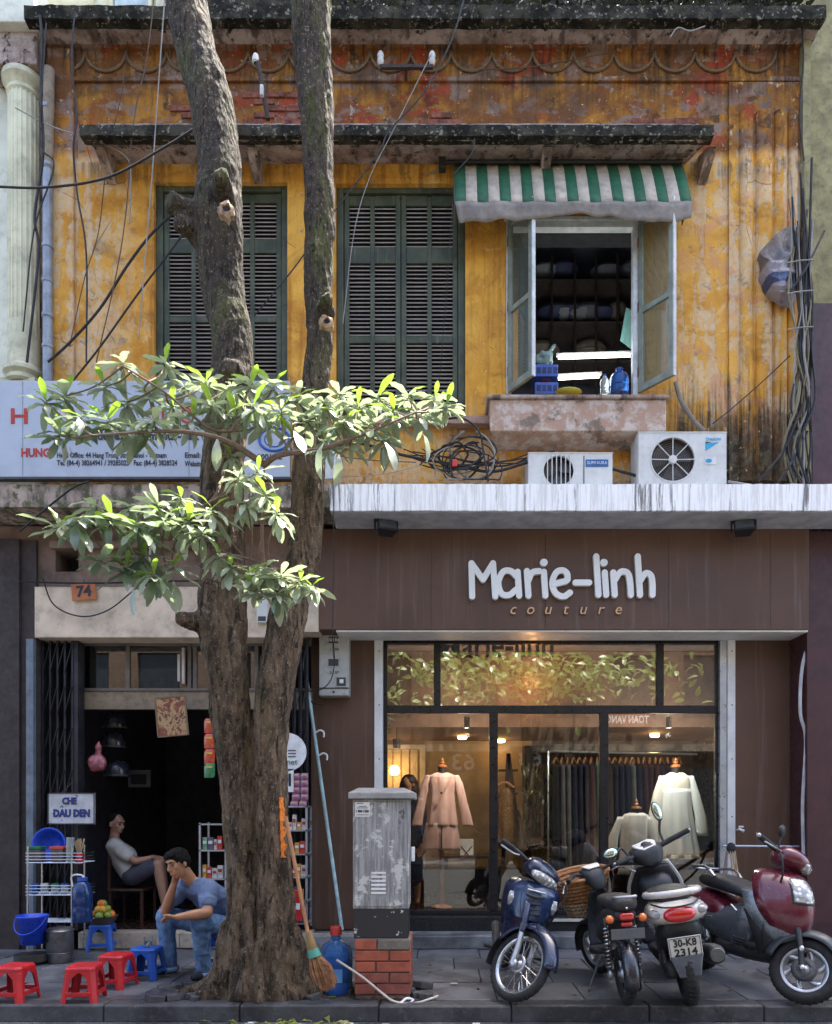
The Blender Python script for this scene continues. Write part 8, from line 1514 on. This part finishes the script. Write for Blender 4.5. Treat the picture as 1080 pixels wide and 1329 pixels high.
ph = thing('mobile_phone', 'dark red mobile phone held in the raised hand of the seated man', 'phone', wR + V(.03, -.03, .11)); pm = Matrix.Translation(wR + V(.005, -.028, .115)) @ Euler((R(10), R(-50), R(35))).to_matrix().to_4x4(); b = MB(); b.T = pm; b.cbox((0, 0, 0), (.062, .010, .115)); b.build('phone_body', M('dark_red_phone', (.10, .012, .012), .3), ph, bevel=.004); b = MB(); b.T = pm; b.cbox((0, -.0065, .005), (.052, .002, .09)); b.build('screen', M('phone_screen', (.02, .02, .025), .08, bump=0), ph)
# ---- old man inside shop 74
o2 = thing('person', 'older man in a pale short-sleeved shirt and shorts sitting in profile inside shop 74', 'person', (X(175, .7), .7, .17)); y = .75
c_ = lambda px, py, dy=0: P(px, py, y + dy)
hc = c_(151, 1070); rot = Matrix.Rotation(R(-18), 3, 'Z') @ Matrix.Rotation(R(12), 3, 'Y'); b = MB(); q = head(b, hc, rot, 1.0); hR, hL = c_(172, 1136, -.14), c_(172, 1136, .14); sR, sL = c_(148, 1098, -.18), c_(152, 1098, .18)
chain(b, [c_(148, 1092), hc + V(-.01, 0, -.06)], [.055, .05]); torso(b, hL, hR, sL, sR, .09, .10, .07, n=7)
kR, kL = c_(205, 1122, -.2), c_(208, 1122, .15); aR, aL = c_(214, 1176, -.2), c_(216, 1178, .15); eR, eL = c_(176, 1118, -.24), c_(180, 1118, .22); wR, wL = c_(197, 1113, -.16), c_(200, 1112, .08)
for s_, e_, w_, h_, k_, a_ in ((sR, eR, wR, hR, kR, aR), (sL, eL, wL, hL, kL, aL)):
    chain(b, [s_, e_, w_], [.05, .038, .026]); chain(b, [h_, k_, k_.lerp(a_, .35), a_], [.085, .055, .055, .033]); hand(b, w_, w_ + V(.06, 0, .0), (0, .8, 0), (.2, .4, .4), .95, normal=(0, 0, -1)); chain(b, [a_ + V(-.03, 0, -.03), a_ + V(.1, 0, -.045)], [.035, .025])
put(remesh(b, .009, 3), 'body', skinmat('skin_older', (.36, .19, .12)), o2, smooth='all'); facebits(o2, q, 1, rot)
b = MB(); b.ball(q(-.03, 0, .045), (.088, .080, .075), 14, 9, rot); b.ball(q(-.055, 0, .0), (.055, .074, .07), 14, 9, rot); put(remesh(b, .008, 2), 'hair', m_hair, o2, smooth='all')
b = MB(); torso(b, hL, hR, sL, sR, .115, .125, .085, n=9); chain(b, [sR, sR.lerp(eR, .6)], [.085, .078]); chain(b, [sL, sL.lerp(eL, .6)], [.085, .078]); put(remesh(b, .011, 3, lambda co, n: .009 * mnoise.noise(co * 14)), 'shirt', M('off_white_shirt', (.40, .39, .36), .85, var=.1), o2, smooth='all')
b = MB(); capsule(b, hL, hR, .12, .12); chain(b, [hR, hR.lerp(kR, .75)], [.115, .092]); chain(b, [hL, hL.lerp(kL, .75)], [.115, .092]); put(remesh(b, .012, 3), 'shorts', M('dark_shorts', (.05, .05, .07), .85), o2, smooth='all')
ch = thing('wooden_chair', 'dark wooden chair under the older man inside shop 74', 'chair', (X(168, y), y, .17)); sz_ = Z(1151, y); cx0, cx1 = X(150, y), X(196, y); MB().box(cx0, cx1, y - .22, y + .22, sz_ - .03, sz_).build('seat', M('dark_wood', (.05, .022, .014), .4), ch, bevel=.008)
for a in (cx0 + .01, cx1 - .04):
    for yy in (y - .2, y + .17): MB().box(a, a + .03, yy, yy + .03, .172, sz_ - .032).build('leg', M('dark_wood', (.05, .022, .014), .4), ch)
for yy in (y - .2, y + .17): MB().box(cx0 - .0, cx0 + .03, yy, yy + .03, sz_ + .002, sz_ + .45).build('back_post', M('dark_wood', (.05, .022, .014), .4), ch)
for k in range(3): MB().box(cx0, cx0 + .02, y - .168, y + .168, sz_ + .12 + k * .13, sz_ + .17 + k * .13).build('back_slat', M('dark_wood', (.05, .022, .014), .4), ch)
# ---- shop assistant behind the cabinet
o3 = thing('person', 'woman with long dark hair and navy clothes standing in the boutique behind the cabinet', 'person', (X(532, 1.5), 1.5, .27)); y = 1.5; hc = P(531, 1018, y); b = MB(); rot = Matrix.Rotation(R(60), 3, 'Z'); q = head(b, hc, rot, .95)
hL, hR, sL, sR = P(522, 1100, y), P(542, 1100, y), P(517, 1046, y), P(546, 1046, y); chain(b, [P(531, 1042, y), hc], [.05, .045]); torso(b, hL, hR, sL, sR, .10, .09, .055, n=7)
for s_, k in ((sL, -1), (sR, 1)): e_ = s_ + V(k * .05, .02, -.28); w_ = e_ + V(-k * .04, -.15, -.20); chain(b, [s_, e_, w_], [.045, .034, .024]); hand(b, w_, w_ + V(-k * .01, -.03, -.06), (k, 0, 0), (.2, .3, .3), .9, normal=(0, -1, 0))
for h_, k in ((hL, -1), (hR, 1)): kn = V(h_.x, y, .72); an = V(h_.x, y, .34); chain(b, [h_, kn, an], [.085, .055, .035]); chain(b, [an + V(0, .02, -.04), an + V(0, -.12, -.045)], [.032, .025])
put(remesh(b, .010, 2), 'body', m_skin, o3, smooth='all'); facebits(o3, q, .95, rot)
b = MB(); b.ball(hc + V(0, .01, .04), (.095, .10, .085), 14, 9); chain(b, [hc + V(-.05, .02, .02), hc + V(-.075, .0, -.14), hc + V(-.08, -.02, -.27)], [.06, .06, .04]); chain(b, [hc + V(.05, .02, .02), hc + V(.075, .0, -.14), hc + V(.08, -.02, -.25)], [.06, .06, .04]); chain(b, [hc + V(0, .06, .0), hc + V(0, .08, -.25)], [.08, .08]); put(remesh(b, .010, 2, lambda co, n: .005 * mnoise.noise((co.x * 60, co.y * 60, co.z * 8))), 'hair', M('dark_brown_hair', (.018, .010, .008), .5, bump=.6), o3, smooth='all')
b = MB(); torso(b, hL, hR, sL, sR, .125, .115, .07, n=8)
for s_, k in ((sL, -1), (sR, 1)): chain(b, [s_, s_ + V(k * .05, .02, -.28), s_ + V(k * .02, -.1, -.42)], [.06, .05, .042])
chain(b, [(hL + hR) / 2, V((hL.x + hR.x) / 2, y, .62)], [.15, .17]); put(remesh(b, .012, 3), 'navy_dress', M('navy_dress_cloth', (.015, .025, .07), .8), o3, smooth='all')
